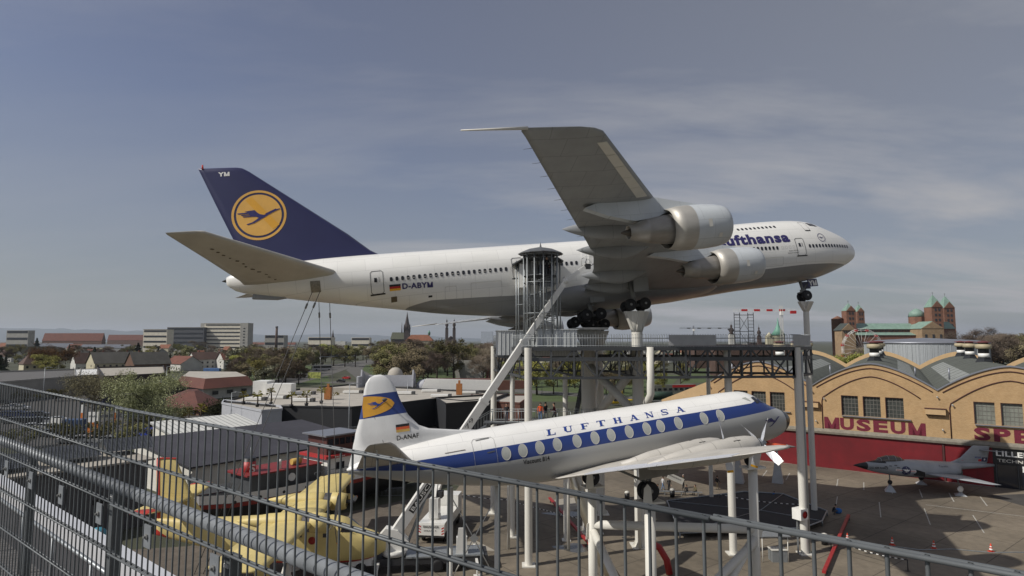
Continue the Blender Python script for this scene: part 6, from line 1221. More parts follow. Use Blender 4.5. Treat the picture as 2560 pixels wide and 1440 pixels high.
house('hip_house', 'cream house with brown hipped roof left of the rust coloured tree', 50, 108, 936, 908, 886, 'cream', 'brown', R_(50), 11, hip=3)
house('gable_house', 'white house with dark brown roof right of the rust coloured tree', 180, 232, 926, 906, 882, 'white', 'brown', R_(50), 11)
house('row_house', 'long cream row house with steep dark grey roof left of centre', 222, 330, 932, 906, 880, 'cream', 'dark', R_(52), 14, chim=2)
house('row_house', 'brown-walled row house with balconies adjoining the long cream one', 318, 402, 934, 908, 880, 'brown', 'dark', R_(52), 13)
house('chalet_house', 'chalet-like white house with broad red-brown gable roof', 404, 492, 926, 908, 890, 'white', 'red', R_(-35), 14)
house('row_house', 'white two-storey row house with half brown half red roof', 474, 548, 921, 897, 880, 'white', 'brown', R_(48), 12, chim=1)
house('row_house', 'right part of the white row house, its roof red', 545, 600, 921, 898, 880, 'white', 'red', R_(48), 12)
for i, (xl, xr, yb, ye, yr, w, r, lab) in enumerate(((0, 92, 876, 868, 857, 'grey', 'orange', 'long orange roof at the far left edge of the town'), (88, 180, 878, 868, 858, 'white', 'slate', 'first row house with blue-grey solar roof, left'), (172, 205, 879, 870, 860, 'cream', 'red', 'short row house with red roof between the two solar roofs'), (205, 262, 880, 868, 861, 'cream', 'slate', 'second row house with blue-grey solar roof'), (264, 324, 880, 869, 861, 'grey', 'slate', 'third row house with blue-grey solar roof, behind the dark conifer'), (0, 36, 905, 890, 874, 'white', 'brown', 'brown roofed house at the left picture edge'), (400, 425, 882, 870, 861, 'cream', 'orange', 'small orange roofed house left of the dark conifer pair'), (580, 625, 868, 862, 856, 'cream', 'orange', 'orange hip roof below the tall hospital slab'), (620, 740, 866, 861, 856, 'grey', 'red', 'long red roof in front of the factory chimney'), (110, 258, 872, 851, 833, 'brown', 'red', 'very long barrack building with steep red roof and dormers'), (272, 362, 866, 850, 837, 'brown', 'red', 'second barrack building with red roof left of the white clinic'))):
    house('row_house', lab, xl, xr, yb, ye, yr, w, r, 0, 14, det=(i in (1, 3, 5)))
rr2 = random.Random(3)
gp = 'small far houses among the trees'
protos = []
for k in range(8):
    o = house('small_house', 'small far house with pitched roof among the distant trees', 1200, 1214, 900, 893, 884, rr2.choice(list(WALLS)), rr2.choice(['red', 'orange', 'brown', 'red', 'dark']), 0, 9, det=False, group=gp); protos.append(o); o.location = W(700+45*k, 860, 620+25*k); o.location.z = 0
for i in range(120):
    px = rr2.choice([rr2.uniform(560, 1240), rr2.uniform(1230, 1990), rr2.uniform(0, 620), rr2.uniform(1230, 1700)]); Y = rr2.uniform(480, 1500)
    p = W(px, 860, Y); zn = ('at the left town edge' if px < 300 else 'below the clinic skyline' if px < 620 else 'behind the tree belt left of centre' if px < 960 else 'near the tall-spired church' if px < 1240 else 'behind the stair tower platform end' if px < 1600 else 'behind the right half of the platform')+(', nearer row' if Y < 800 else ', farther row' if Y < 1150 else ', farthest row'); o = copytree(protos[i % 8], label='small far house '+zn, group='small far houses '+zn, loc=(p.x, p.y, 0), rz=rr2.uniform(-1.2, 1.2), sc=rr2.uniform(.9, 1.6))
def block(name, label, xl, xr, yt, Y, wall, bands=0, dp=16, roof=None, rz=0, cat='building', yb=None):
    k = Y/FPX; w = (xr-xl)*k; h = EYE-(yt-HORY)*k; o = thing(name, label, cat, (((xl+xr)/2-1280)*k, Y, 0), rz); MB().box((0, dp/2, h/2), (w, dp, h)).build('wall', wall, o)
    if roof: MB().box((0, dp/2, h+.3), (w+.8, dp+.8, .6)).build('roof', roof, o)
    for j in range(bands): MB().box((0, -.15, h-2.6-j*(h-3)/(bands+.0)), (w*.94, .3, (h/bands)*.30)).build('window_band', m_win, o)
    return o, w, h
hb = mcol('clinic_white', (.66, .61, .50)); hg = mcol('concrete_grey', (.34, .33, .30))
o, w, h = block('hospital_slab', 'tall pale hospital slab with rows of windows on the skyline', 513, 604, 809, 1100, hb, 7, 20, hg); MB().box((w/2+7, 8, h/2+.5), (14, 22, h+1)).box((-w/2-4, 10, h/2), (8, 18, h+1)).build('end_block', hg, o)
for i in range(8): MB().box((w/2+7, -3.2, 5+i*5.2), (3, .3, 1.6)).build('window', m_win, o)
block('clinic_wing', 'white clinic wing with flat roof left of the hospital slab', 361, 420, 824, 1000, hb, 4, 20, hg); block('clinic_wing', 'dark glazed clinic wing between white wing and hospital slab', 420, 512, 819, 1090, mcol('dark_facade', (.085, .09, .10)), 5, 18, hg)
block('grey_block', 'low grey apartment block on the skyline at the far left', 20, 74, 826, 1000, hg, 3, 14); block('factory', 'grey factory block with a brick chimney on the skyline', 664, 712, 838, 1150, hg, 2, 20)
ch = thing('factory_chimney', 'dark brick chimney standing on the skyline left of the tether cables', 'chimney', W(691, 850, 1140)); ch.location.z = 0; MB().tube((0, 0, 0), (0, 0, 46), 2.6, 2.0, 12).build('shaft', ROOFS['brown'], ch); MB().tube((0, 0, 43), (0, 0, 46.3), 2.4, 2.5, 12).build('rim', m_dk, ch)
block('white_office', 'white modern office blocks on the skyline right of the cables', 772, 830, 843, 950, hb, 2, 20); block('white_office', 'low white terrace blocks on the skyline left of the big church', 880, 925, 844, 1100, hb, 2, 16); block('tall_block', 'blue-white windowless tower block right of the twin-spired church', 1203, 1232, 829, 1400, mcol('block_bluewhite', (.42, .46, .52)), 0, 24)
ph_, w, h = block('school', 'big building with pink tiled roof and small green cupola', 1015, 1082, 852, 900, WALLS['cream'], 0, 14); MB().add([V((-w/2-1, -1, h)), V((w/2+1, -1, h)), V((w/2-7, 7, h+9)), V((-w/2+7, 7, h+9)), V((w/2+1, 15, h)), V((-w/2-1, 15, h))], [(0, 1, 2, 3), (3, 2, 4, 5), (0, 3, 5), (1, 4, 2)]).build('roof', ROOFS['orange'], ph_)
m_cop = mcol('copper_green', (.13, .29, .22), rough=.6); MB().lathe([(1.6, h+8), (1.6, h+11), (2.2, h+11.2), (1.4, h+13.5), (.1, h+16)], (w*.35, 7, 0), (0, 0, 1), 10).build('cupola', m_cop, ph_)
# churches
m_drk = mcol('church_dark', (.045, .032, .028)); m_spg = mcol('church_roof_green', (.075, .08, .05))
def spire(o, x, y, w, h0, h1, mt, mr, n=4, name='tower', onion=False):
    t = MB().box((x, y, h0/2), (w, w, h0)).build(name, mt, o); pr = [(w*.72, h0), (w*.5, h0+(h1-h0)*.18), (w*.16, h0+(h1-h0)*.7), (.05, h1)] if not onion else [(w*.6, h0), (w*.35, h0+(h1-h0)*.12), (w*.62, h0+(h1-h0)*.3), (w*.5, h0+(h1-h0)*.42), (w*.18, h0+(h1-h0)*.55), (w*.28, h0+(h1-h0)*.66), (.15, h0+(h1-h0)*.8), (.08, h1)]
    MB().lathe(pr, (x, y, 0), (0, 0, 1), 8 if onion else max(n, 8)).build('spire', mr, t); return t
c1 = thing('gothic_church', 'dark gothic church with one very tall pointed spire on the skyline', 'church', W(1000, 850, 1500)); c1.location.z = 0
MB().box((0, 12, 12), (46, 20, 24)).build('nave', m_drk, c1); MB().add([V((-24, 0, 23)), V((24, 0, 23)), V((22, 12, 40)), V((-22, 12, 40)), V((24, 24, 23)), V((-24, 24, 23))], [(0, 1, 2, 3), (3, 2, 4, 5), (0, 3, 5), (1, 4, 2)]).build('roof', m_spg, c1)
t = spire(c1, 16, 6, 13, 48, 92, m_drk, m_drk)
for a in ((-6, -6), (6, -6), (6, 6), (-6, 6)): MB().lathe([(1.6, 40), (1.6, 52), (.1, 62)], (16+a[0], 6+a[1], 0), (0, 0, 1), 6).build('pinnacle', m_drk, t)
MB().lathe([(1.5, 38), (1.2, 48), (.2, 66)], (2, 12, 0), (0, 0, 1), 8).build('ridge_turret', m_drk, c1)
c2 = thing('twin_spired_church', 'dark church with two slim onion-topped towers below the far jumbo wing', 'church', W(1126, 850, 1350)); c2.location.z = 0; MB().box((0, 10, 11), (20, 26, 22)).build('nave', m_drk, c2)
for x in (-8.2, 8.2): spire(c2, x, 0, 6.2, 46, 72, m_drk, m_drk, onion=True)
MB().lathe([(13, 20), (.3, 30)], (0, 10, 0), (0, 0, 1), 4, smooth=False).build('roof', m_drk, c2)
c3 = thing('small_spire_church', 'little church with a thin dark spire right of the tether cables', 'church', W(832, 850, 1000)); c3.location.z = 0; spire(c3, 0, 0, 4, 22, 38, m_drk, m_drk); MB().box((10, 4, 9), (22, 10, 18)).build('nave', WALLS['white'], c3)
c4 = thing('onion_tower_church', 'white church tower with black onion dome seen behind the scaffold', 'church', W(1829, 850, 640)); c4.location.z = 0; spire(c4, 0, 0, 5.0, 26, 39, WALLS['white'], m_drk, onion=True); MB().box((10, 6, 8), (18, 10, 16)).build('nave', WALLS['white'], c4)
c5 = thing('brown_tower_church', 'slim brown church tower right of the scaffold', 'church', W(1898, 850, 700)); c5.location.z = 0; spire(c5, 0, 0, 4, 24, 38, ROOFS['brown'], m_drk, onion=True); MB().box((6, 8, 8), (30, 10, 18)).build('nave', m_drk, c5)
c6 = thing('city_gate_tower', 'stout pale round towers with pointed green roof left of the crane mast', 'tower', W(1938, 850, 420)); c6.location.z = 0
MB().lathe([(4.2, 0), (4.2, 22.5), (4.6, 23)], (2.2, 0, 0), (0, 0, 1), 16).build('wall', WALLS['cream'], c6); MB().lathe([(4.9, 22.8), (2.0, 27.0), (.8, 30), (.1, 35)], (2.2, 0, 0), (0, 0, 1), 12).build('roof', m_cop, c6); MB().box((-4, 0, 11), (4.2, 4, 22)).lathe([(3, 22), (.1, 25)], (-4, 0, 0), (0, 0, 1), 4).build('stair_turret', WALLS['cream'], c6)
block('brown_warehouse', 'large brown roofed block right of the wing pillar on the skyline', 1735, 1782, 845, 420, ROOFS['brown'], 0, 20); block('green_brown_hall', 'long reddish roofed halls in front of the crane', 1785, 1990, 861, 330, ROOFS['brown'], 0, 10)
def crane(label, px, Y, yj, xl, xr, c1_, c2_, w=1.2):
    k = Y/FPX; h = EYE-(yj-HORY)*k; o = thing('tower_crane', label, 'crane', ((px-1280)*k, Y, 0)); m = MB()
    for dx_ in (-w/2, w/2):
        for dy_ in (-w/2, w/2): m.beam((dx_, dy_, 0), (dx_, dy_, h+3), .16)
    n = int(h/2)
    for i in range(n): m.beam((-w/2, -w/2, i*2), (w/2, -w/2, i*2+2), .1)
    m.build('mast', c1_, o); a, b = (xl-px)*k, (xr-px)*k; m = MB()
    for z in (0, 1.0): m.beam((a, 0, h+z), (b, 0, h+z), .18)
    for i in range(int((b-a)/1.5)): m.beam((a+i*1.5, 0, h+(i % 2)), (a+i*1.5+1.5, 0, h+1-(i % 2)), .1)
    j = m.build('jib', c2_, o)
    for i in range(4): q = a+(b-a)*(.18+.2*i); MB().box((q, 0, h+.5), (3.2, .5, 1.1)).build('red_section', m_red if c2_ is not m_stl else m_stl, j)
    MB().box((b-1.5, 0, h-.6), (3, 1.2, 1.6)).build('counterweight', m_red if c2_ is not m_stl else m_stl, j); MB().box((0, -.4, h-1.2), (1.6, 1.6, 2)).build('cab', m_wht, o)
    return o
crane('red and white tower crane above the platform, left of the nose pillar', 1953, 330, 778, 1833, 1990, m_lite, m_wht); crane('thin grey distant crane above the platform railing', 1733, 600, 822, 1698, 1826, m_stl, m_stl, .8)
# cathedral
ct = thing('cathedral', 'red sandstone cathedral with four towers and pale green copper roofs', 'cathedral', W(2083, 852, 620)); ct.location.z = 0; K = 620/FPX
mr = mcol('sandstone_red', (.20, .095, .06), var=.25); mo = mcol('sandstone_ochre', (.30, .205, .12), var=.2); mg = mcol('roof_copper', (.20, .30, .245), var=.2, rough=.6); mgd = mcol('roof_dark', (.05, .06, .055))
X_ = lambda px, y=8: (px-1280)/FPX*(620+y)-ct.location.x; Z_ = lambda py, y=8: EYE-(py-HORY)/FPX*(620+y)
def roof(m, x0, x1, y0, y1, z0, z1, ax='x', hip=0):
    ym, xm = (y0+y1)/2, (x0+x1)/2
    if ax == 'x': return m.add([V((x0, y0, z0)), V((x1, y0, z0)), V((x1-hip, ym, z1)), V((x0+hip, ym, z1)), V((x1, y1, z0)), V((x0, y1, z0))], [(0, 1, 2, 3), (3, 2, 4, 5), (0, 3, 5), (1, 4, 2)])
    return m.add([V((x0, y0, z0)), V((x0, y1, z0)), V((xm, y1, z1)), V((xm, y0, z1)), V((x1, y1, z0)), V((x1, y0, z0))], [(0, 1, 2, 3), (3, 2, 4, 5), (0, 3, 5), (1, 4, 2)])
nv = MB().box(((X_(2131)+X_(2330))/2, 18, Z_(823)/2), (X_(2330)-X_(2131), 16, Z_(823))).build('nave', mr, ct); roof(MB(), X_(2118), X_(2290), 8.5, 27, Z_(823), Z_(808)).build('nave_roof', mg, ct)
MB().box(((X_(2131)+X_(2275))/2, 6, Z_(838)/2), (X_(2275)-X_(2131), 10, Z_(838))).build('aisle', mr, ct); roof(MB(), X_(2131), X_(2275), 0, 17, Z_(838), Z_(831)).build('aisle_roof', mg, ct)
for i in range(12): MB().box((X_(2150)+i*(X_(2322)-X_(2150))/13, 9.8, Z_(835)), (1.9, .5, 5)).build('window', m_win, nv)
for i in range(26): MB().box((X_(2150)+i*(X_(2322)-X_(2150))/27, 9.8, Z_(826.5)), (1.1, .4, 1.4)).build('gallery_arch', m_win, nv)
MB().box(((X_(2083)+X_(2116))/2, 0, Z_(826)/2), (X_(2116)-X_(2083), 14, Z_(826))).build('west_block', mo, ct); roof(MB(), X_(2082), X_(2117), -8, 7, Z_(826), Z_(810), 'y').build('west_gable', mo, ct); roof(MB(), X_(2082.5)-1, X_(2117.5)+1, -7, 8, Z_(826.5), Z_(809), 'y').build('west_roof', mgd, ct)
for i in range(5): MB().box((X_(2089)+i*2.2, -7.3, Z_(831)), (1, .4, 1.8)).build('arch', m_win, ct)
def ctower(xl, xr, ye, ya, y, mt):
    X_ = lambda px: (px-1280)/FPX*(620+y)-ct.location.x; Z_ = lambda py: EYE-(py-HORY)/FPX*(620+y); w = X_(xr)-X_(xl); x = (X_(xl)+X_(xr))/2; t = MB().box((x, y, Z_(ye)/2), (w, w, Z_(ye))).build('tower', mt, ct)
    MB().lathe([(w*.74, Z_(ye)-.2), (w*.40, Z_(ye)+(Z_(ya)-Z_(ye))*.5), (.1, Z_(ya))], (x, y, 0), (0, 0, 1), 4, smooth=False, ro=math.pi/4).build('spire', mg, t)
    MB().prism([(-w/2, 0), (w/2, 0), (0, w*.55)], .5, (x, y-w/2-.1, Z_(ye)-.3), (1, 0, 0), (0, 0, 1)).build('gable', mt, t)
    for j in range(4):
        for i in (-1, 1): MB().box((x+i*w*.16, y-w/2-.1, Z_(ye)-3-j*5.2), (w*.16, .4, 2.4)).build('belfry_opening', m_win, t)
    MB().tube((x, y, Z_(ya)-1), (x, y, Z_(ya)+3), .15, n=5).box((x, y, Z_(ya)+2), (1.5, .2, .2)).build('cross', m_dk, t)
ctower(2110, 2133, 777, 758, 12, mr); ctower(2138, 2156, 779, 761, 32, mr); ctower(2320, 2348, 768, 737, 6, mr); ctower(2351, 2378, 770, 740, 30, mr)
MB().lathe([(6.2, 0), (6.2, Z_(797)), (6.6, Z_(797)), (.2, Z_(789))], (X_(2106), 18, 0), (0, 0, 1), 8).build('west_lantern', mr, ct)
MB().lathe([(7.6, 0), (7.6, Z_(791))], (X_(2307), 18, 0), (0, 0, 1), 8, smooth=False).build('crossing_drum', mr, ct); MB().lathe([(8, Z_(791)), (6.6, Z_(780)), (3.2, Z_(773)), (.2, Z_(770))], (X_(2307), 18, 0), (0, 0, 1), 8).build('crossing_dome', mg, ct)
MB().box(((X_(2275)+X_(2328))/2, 6, Z_(822)/2), (X_(2328)-X_(2275), 30, Z_(822))).build('transept', mo, ct); roof(MB(), X_(2274), X_(2329), -9.4, 22, Z_(822), Z_(806), 'y').build('transept_gable', mo, ct); roof(MB(), X_(2273), X_(2330), -8.6, 22, Z_(822.5), Z_(804.5), 'y').build('transept_roof', mg, ct)
for i in range(3): MB().box((X_(2284)+i*7.5, -9.2, Z_(843)), (2, .4, 5.5)).build('window', m_win, ct)
MB().box((X_(2368), 18, Z_(822)/2), (16, 18, Z_(822))).build('choir', mr, ct); roof(MB(), X_(2345), X_(2388), 8, 28, Z_(822), Z_(804)).build('choir_roof', mg, ct)
MB().lathe([(6.8, 0), (6.8, Z_(837))], (X_(2385), 18, 0), (0, 0, 1), 18, cap=False).build('apse', mr, ct); MB().lathe([(7.2, Z_(837)), (.2, Z_(822))], (X_(2385), 18, 0), (0, 0, 1), 18).build('apse_roof', mg, ct)
# ferris wheel
fw = thing('ferris_wheel', 'white ferris wheel with red gondolas in front of the cathedral', 'ferris wheel', W(2156, 873, 480)); r = 16.2
for y in (-.7, .7):
    for rr_i in (r, r*.93): MB().pipe([(rr_i*math.cos(t), y, rr_i*math.sin(t)) for t in [2*math.pi*k/48 for k in range(49)]], .13, 5).build('rim', m_wht, fw)
for k in range(24): t = 2*math.pi*k/24; MB().tube((0, 0, 0), (r*math.cos(t), .7*(-1)**k, r*math.sin(t)), .09, n=4).build('spoke', m_wht, fw)
for k in range(12): t = 2*math.pi*(k+.5)/12; MB().box((r*math.cos(t), 0, r*math.sin(t)-1), (1.9, 1.6, 1.2)).box((r*math.cos(t), 0, r*math.sin(t)+.3), (2.1, 1.8, .15)).build('gondola', m_red, fw)
for x in (-6, 6): MB().beam((x, -1.5, -fw.location.z), (0, -1.2, 0), .5).build('stand', m_wht, fw)
# far hills
m_hill = M('hill_forest', (.035, .05, .045), rough=1, var=.2, scale=.002)
def hills(pts, Y, dp):
    m = MB(); r0 = []; 
    q = []
    for (x0, y0), (x1, y1) in zip(pts, pts[1:]):
        n = max(2, int((x1-x0)/25))
        for i in range(n): u = i/n; q.append((x0+(x1-x0)*u, y0+(y1-y0)*u+1.6*noise.noise(V((x0+(x1-x0)*u, 0, 0))*.013)))
    q.append(pts[-1]); rows = []
    for j, f in enumerate((0, .35, .7, 1.0, .8, 0)):
        yy = Y+dp*j/5; rows.append([V(((x-1280)/FPX*yy, yy, max(0, (EYE-(y-HORY)/FPX*Y)*f*(1+.12*noise.noise(V((x*.03, j*2.3, 0))))))) for x, y in q])
    for a, b in zip(rows, rows[1:]):
        n = len(a); m.add(a+b, [(i, i+1, n+i+1, n+i) for i in range(n-1)], smooth=True)
    return m
struct('hills', hills([(-900, 812), (-300, 810), (0, 812), (90, 814), (140, 817), (160, 815), (215, 819), (262, 817), (290, 822), (370, 822), (480, 831), (560, 838)], 14000, 5000), m_hill)
struct('hills', hills([(430, 848), (520, 834), (620, 831), (700, 838), (790, 833), (860, 832), (940, 836), (1010, 842), (1080, 839), (1180, 845), (1300, 849)], 19000, 5000), m_hill)
# ---- trees
def leafmat(n, c, v=.35): 
    def fn(t, b):
        src = base_src(t, b); i = t.nodes.new('ShaderNodeObjectInfo'); h = t.nodes.new('ShaderNodeHueSaturation'); r = t.nodes.new('ShaderNodeMapRange'); r.inputs[3].default_value = .7; r.inputs[4].default_value = 1.3; t.links.new(i.outputs['Random'], r.inputs[0]); t.links.new(r.outputs[0], h.inputs['Value'])
        r2 = t.nodes.new('ShaderNodeMapRange'); r2.inputs[3].default_value = .48; r2.inputs[4].default_value = .52; t.links.new(i.outputs['Random'], r2.inputs[0]); t.links.new(r2.outputs[0], h.inputs['Hue']); t.links.new(src, h.inputs['Color']); t.links.new(h.outputs[0], b.inputs['Base Color'])
    return MX(n, fn, col=c, rough=.9, var=v, scale=.6, spec=.2)
m_bark = M('bark', (.055, .042, .032), rough=.95, var=.3)
def tree(name, label, h, cr, n, col, kind='round', seed=0, trunkh=.3, leaf=.32, limbs=9, group=None):
    q = random.Random(seed); o = thing(name, label, 'tree', group=group); tr = MB().pipe([(0, 0, -.2), (.1, 0, h*trunkh), (0, .1, h*.6), (.05, 0, h*.85)], [h*.022+.05, h*.017+.04, h*.010+.02, .03], 8); cl = []
    for i in range(limbs):
        t = q.uniform(0, 6.28); z0 = h*q.uniform(trunkh, .72); l = cr*q.uniform(.5, .95); z1 = min(h*.95, z0+l*q.uniform(.4, 1.2)); e = V((math.cos(t)*l, math.sin(t)*l, z1)); mid = V((math.cos(t)*l*.45, math.sin(t)*l*.45, z0+(z1-z0)*.35)); tr.pipe([(0, 0, z0), mid, e], [h*.009+.02, h*.006+.02, .02], 5)
        cl.append((e, cr*q.uniform(.22, .45)))
        for j in range(3):
            e2 = mid.lerp(e, q.uniform(.2, .9))+V((q.gauss(0, 1), q.gauss(0, 1), q.gauss(.5, .6)))*cr*.26; tr.tube(mid.lerp(e, q.uniform(.3, .8)), e2, .03, .012, 4); cl.append((e2, cr*q.uniform(.15, .34)))
    cl.append((V((0, 0, h*.88)), cr*.4)); tr.build('trunk', m_bark, o); m = MB()
    for i in range(n):
        if kind == 'cone':
            u = q.random()**.8; z = h*(.12+.88*u); rad = cr*(1-u)*(.6+.4*q.random())*(.75+.25*math.sin(u*40)); t = q.uniform(0, 6.28); c = V((rad*math.cos(t), rad*math.sin(t), z-rad*.25))
        else:
            b, rr_c = q.choice(cl); d_ = V((q.gauss(0, 1), q.gauss(0, 1), q.gauss(0, .8))).normalized()*rr_c*(q.random()**.45); c = b+d_
            if c.z < h*trunkh*.55: c.z = h*trunkh*.55+q.random()
        if kind == 'bare':
            d_ = V((c.x*.3+q.gauss(0, 1), c.y*.3+q.gauss(0, 1), 1+q.gauss(.6, .8))).normalized(); l = leaf*q.uniform(2, 5); s_ = d_.cross(V((q.random(), q.random(), .1))).normalized()*.028*(1+leaf)
            m.add([c-s_, c+s_, c+d_*l], [(0, 1, 2)])
        else:
            a1 = V((q.gauss(0, 1), q.gauss(0, 1), q.gauss(0, 1))).normalized(); a2 = a1.cross(V((q.random(), q.random(), q.random()))).normalized(); s = leaf*q.uniform(.5, 1.2)
            m.add([c+a1*s, c+a2*s*.7, c-a1*s, c-a2*s*.7], [(0, 1, 2, 3)])
    m.build('crown', col, o); return o
G1 = leafmat('leaf_olive', (.165, .155, .065)); G2 = leafmat('leaf_yellowgreen', (.27, .26, .07)); G3 = leafmat('leaf_brownish', (.165, .13, .08)); G4 = leafmat('leaf_dark', (.03, .042, .022)); G5 = leafmat('blossom_pale', (.30, .30, .20)); G6 = leafmat('leaf_rust', (.16, .095, .03)); TW = leafmat('twig_brown', (.16, .125, .095))
TP = [tree('bare_tree', 'bare brown tree in the tree belt', 15, 5.2, 6500, TW, 'bare', 1, .3, .32, group='bare trees of the town belt'),
      tree('budding_tree', 'olive green budding tree in the tree belt', 14, 5.0, 5200, G1, 'round', 2, .22, .23, group='olive budding trees of the town belt'),
      tree('yellow_green_tree', 'yellow-green spring tree in the tree belt', 11, 4.4, 4200, G2, 'round', 3, .2, .22, group='yellow-green trees of the town belt'),
      tree('brown_tree', 'brown-budded tree in the tree belt', 14, 5.0, 5200, G3, 'round', 4, .22, .23, group='brown-budded trees of the town belt'),
      tree('conifer', 'dark evergreen among the town houses', 13, 3.6, 2400, G4, 'cone', 5, .1, .4, group='dark evergreens of the town'),
      tree('blossoming_tree', 'pale blossoming tree in the tree belt', 8, 3.6, 1900, G5, 'round', 6, .2, .26, group='blossoming trees of the town belt')]
used = [0]*6
def putt(k, px, Y, hh, wf=1, lab=None, grp=None):
    s = hh/(15, 14, 11, 14, 13, 8)[k]; p = V(((px-1280)/FPX*Y, Y, 0))
    if not used[k] and not lab: used[k] = 1; o = TP[k]; o.location = p; o.scale = (s*wf, s*wf, s)
    else: o = copytree(TP[k], loc=p, rz=rt.uniform(0, 6.2), sc=(s*wf, s*wf, s))
    if lab:
        o['label'] = lab
        if 'group' in o: del o['group']
    return o
rt = random.Random(11)
KN = ('bare brown tree', 'olive green budding tree', 'yellow-green spring tree', 'brown-budded tree', 'dark evergreen', 'pale blossoming tree')
def belt(n, x0, x1, y0, y1, h0, h1, wts, wf=1.15, at='in the town'):
    for i in range(n):
        k = rt.choices(range(6), wts)[0]; o = putt(k, rt.uniform(x0, x1), rt.uniform(y0, y1), rt.uniform(h0, h1), wf*rt.uniform(.85, 1.25)); o['label'] = KN[k]+' '+at; o['group'] = KN[k]+'s '+at
belt(34, 580, 790, 300, 430, 11, 16, (4, 4, 2, 5, .3, .3), at='in the belt left of the curved road'); belt(16, 590, 760, 250, 300, 8, 13, (3, 2, 2, 4, 0, .6), at='on the lawn edge left of the billboard'); belt(22, 780, 960, 420, 640, 11, 16, (3, 4, 1, 3, .5, .2), at='behind the coach and road gantry'); belt(50, 955, 1245, 225, 420, 12, 19, (7, 5, 1, 4, .3, .6), at='in the wood behind the concrete sculpture'); belt(34, 1240, 1700, 210, 330, 7, 12, (2, 3, 4, 2, .2, .5), at='on the park lawn behind the platform truss'); belt(26, 1240, 1990, 380, 700, 9, 15, (3, 3, 1.5, 3, .3, .1), at='in the far park behind the platform railing')
belt(40, 0, 600, 500, 900, 9, 15, (3, 4, 1, 4, 1.2, .2), at='among the houses under the clinic skyline'); belt(26, 0, 600, 420, 520, 7, 11, (2, 3, 2, 3, .6, .6), at='among the row houses at the left'); belt(10, 2000, 2190, 240, 330, 9, 13, (1, 2, 5, 1, 0, .3), at='behind the ferris wheel foot'); belt(20, 2140, 2420, 330, 480, 10, 15, (5, 1, 1, 2, 0, 0), at='at the foot of the cathedral'); belt(30, 2395, 2600, 320, 460, 17, 24, (8, 1, 0, 4, .4, 0), 1.3, at='in the tall grove right of the cathedral'); belt(14, 400, 1300, 900, 1500, 12, 18, (2, 4, 0, 3, 2, 0), 2, at='near the far skyline')
for px, Y, hh, k, wf, lab in ((130, 330, 11, 2, 1.5, None), (242, 480, 14, 4, 1.5, 'broad black-green conifer in front of the blue-grey solar roofs'), (350, 560, 17, 4, 1.6, 'tallest dark conifer left of the white clinic wing'), (430, 400, 11, 4, 1.0, 'slim dark conifer in front of the chalet-like house'), (97, 700, 22, 4, 1.3, 'dark conifer on the skyline right of the grey apartment block'), (10, 300, 12, 4, 1.6, 'wide dark conifer at the left picture edge'), (865, 520, 12, 1, 1.3, None), (1425, 330, 12, 2, 1, None), (1585, 230, 8, 2, 1, None), (2430, 360, 25, 0, 1.4, 'tallest bare tree right of the cathedral choir')): putt(k, px, Y, hh, wf, lab)
for k in range(6):
    if not used[k]: TP[k].location = W(700+20*k, 860, 500); TP[k].location.z = 0
def big(lab, px, yb, h, cr, n, col, seed, leaf, kind='round', th=.15, name='tree'):
    p = G(px, yb); o = tree(name, lab, h, cr, n, col, kind, seed, th, leaf, 24); o.location = p; return o
big('rust-brown rounded tree in front of the town houses at left', 130, 938, 12.5, 9.5, 26000, G6, 21, .24)
big('pale green flowering willow-like tree behind the mesh fence', 375, 1096, 10.6, 6.6, 34000, leafmat('willow_pale', (.34, .35, .19)), 22, .135, th=.05)
big('brown-grey bush tree with white blossom left of the willow-like tree', 235, 1040, 8.5, 6.5, 20000, leafmat('bush_mixed', (.19, .165, .10)), 23, .12)
big('yellow-green tree beside the blue container', 340, 1100, 4, 2.4, 1600, G2, 24, .16); big('dark evergreen hedge tree right of the willow-like tree', 545, 1058, 4.6, 3.6, 4200, leafmat('hedge_dark', (.035, .04, .016)), 25, .2, th=.05)
# palms
m_palm = leafmat('palm_leaf', (.20, .17, .03)); m_pb = M('palm_trunk', (.06, .04, .025), rough=.95, var=.3)
def palm(label, p, h, n=26, l=1.5, pot=False):
    q = random.Random(int(p.x*100)); o = thing('palm_tree', label, 'palm tree', p, group='fan palms round the white flat-roofed building'); MB().pipe([(0, 0, 0), (.08, 0, h*.5), (0, .05, h)], [.16, .14, .12], 7).build('trunk', m_pb, o); m = MB()
    for i in range(n):
        t = q.uniform(0, 6.28); e = q.uniform(-.5, 1.2); d_ = V((math.cos(t)*math.cos(e), math.sin(t)*math.cos(e), math.sin(e))); s_ = d_.cross(V((0, 0, 1))).normalized(); b = V((0, 0, h)); t1 = b+d_*l*.6; m.add([b, t1+s_*.1, b+d_*l-V((0, 0, .15)), t1-s_*.1], [(0, 1, 2, 3)])
        for k in (-2, -1, 1, 2): u = (d_*math.cos(k*.35)+s_*math.sin(k*.35)); m.add([t1, t1+u*l*.5+V((0, 0, -.12)), t1+u*l*.3+V((0, 0, .1))], [(0, 1, 2)])
    m.build('crown', m_palm, o)
    if pot: MB().lathe([(.3, 0), (.42, .6)], (0, 0, -.05), (0, 0, 1), 10).build('pot', m_blk, o)
    return o
for i, (px, y, h) in enumerate(((608, 1010, 1.9), (643, 1016, 2.3), (677, 1012, 2.6), (728, 1018, 2.2), (766, 1014, 2.3), (803, 1008, 2.6))): palm('potted fan palm on the white flat roof, one of a row', R(px, y), h, 18, 1.0, True)
for i, (px, y, h) in enumerate(((613, 1062, 4.6), (637, 1068, 4.2), (670, 1070, 5), (680, 1072, 4.4), (440, 1000, 5), (418, 1002, 4.6), (500, 1072, 4.2), (470, 1075, 3.6))): palm('tall fan palm growing before the white walls, left of centre', G(px, y), h, 24, 1.4)
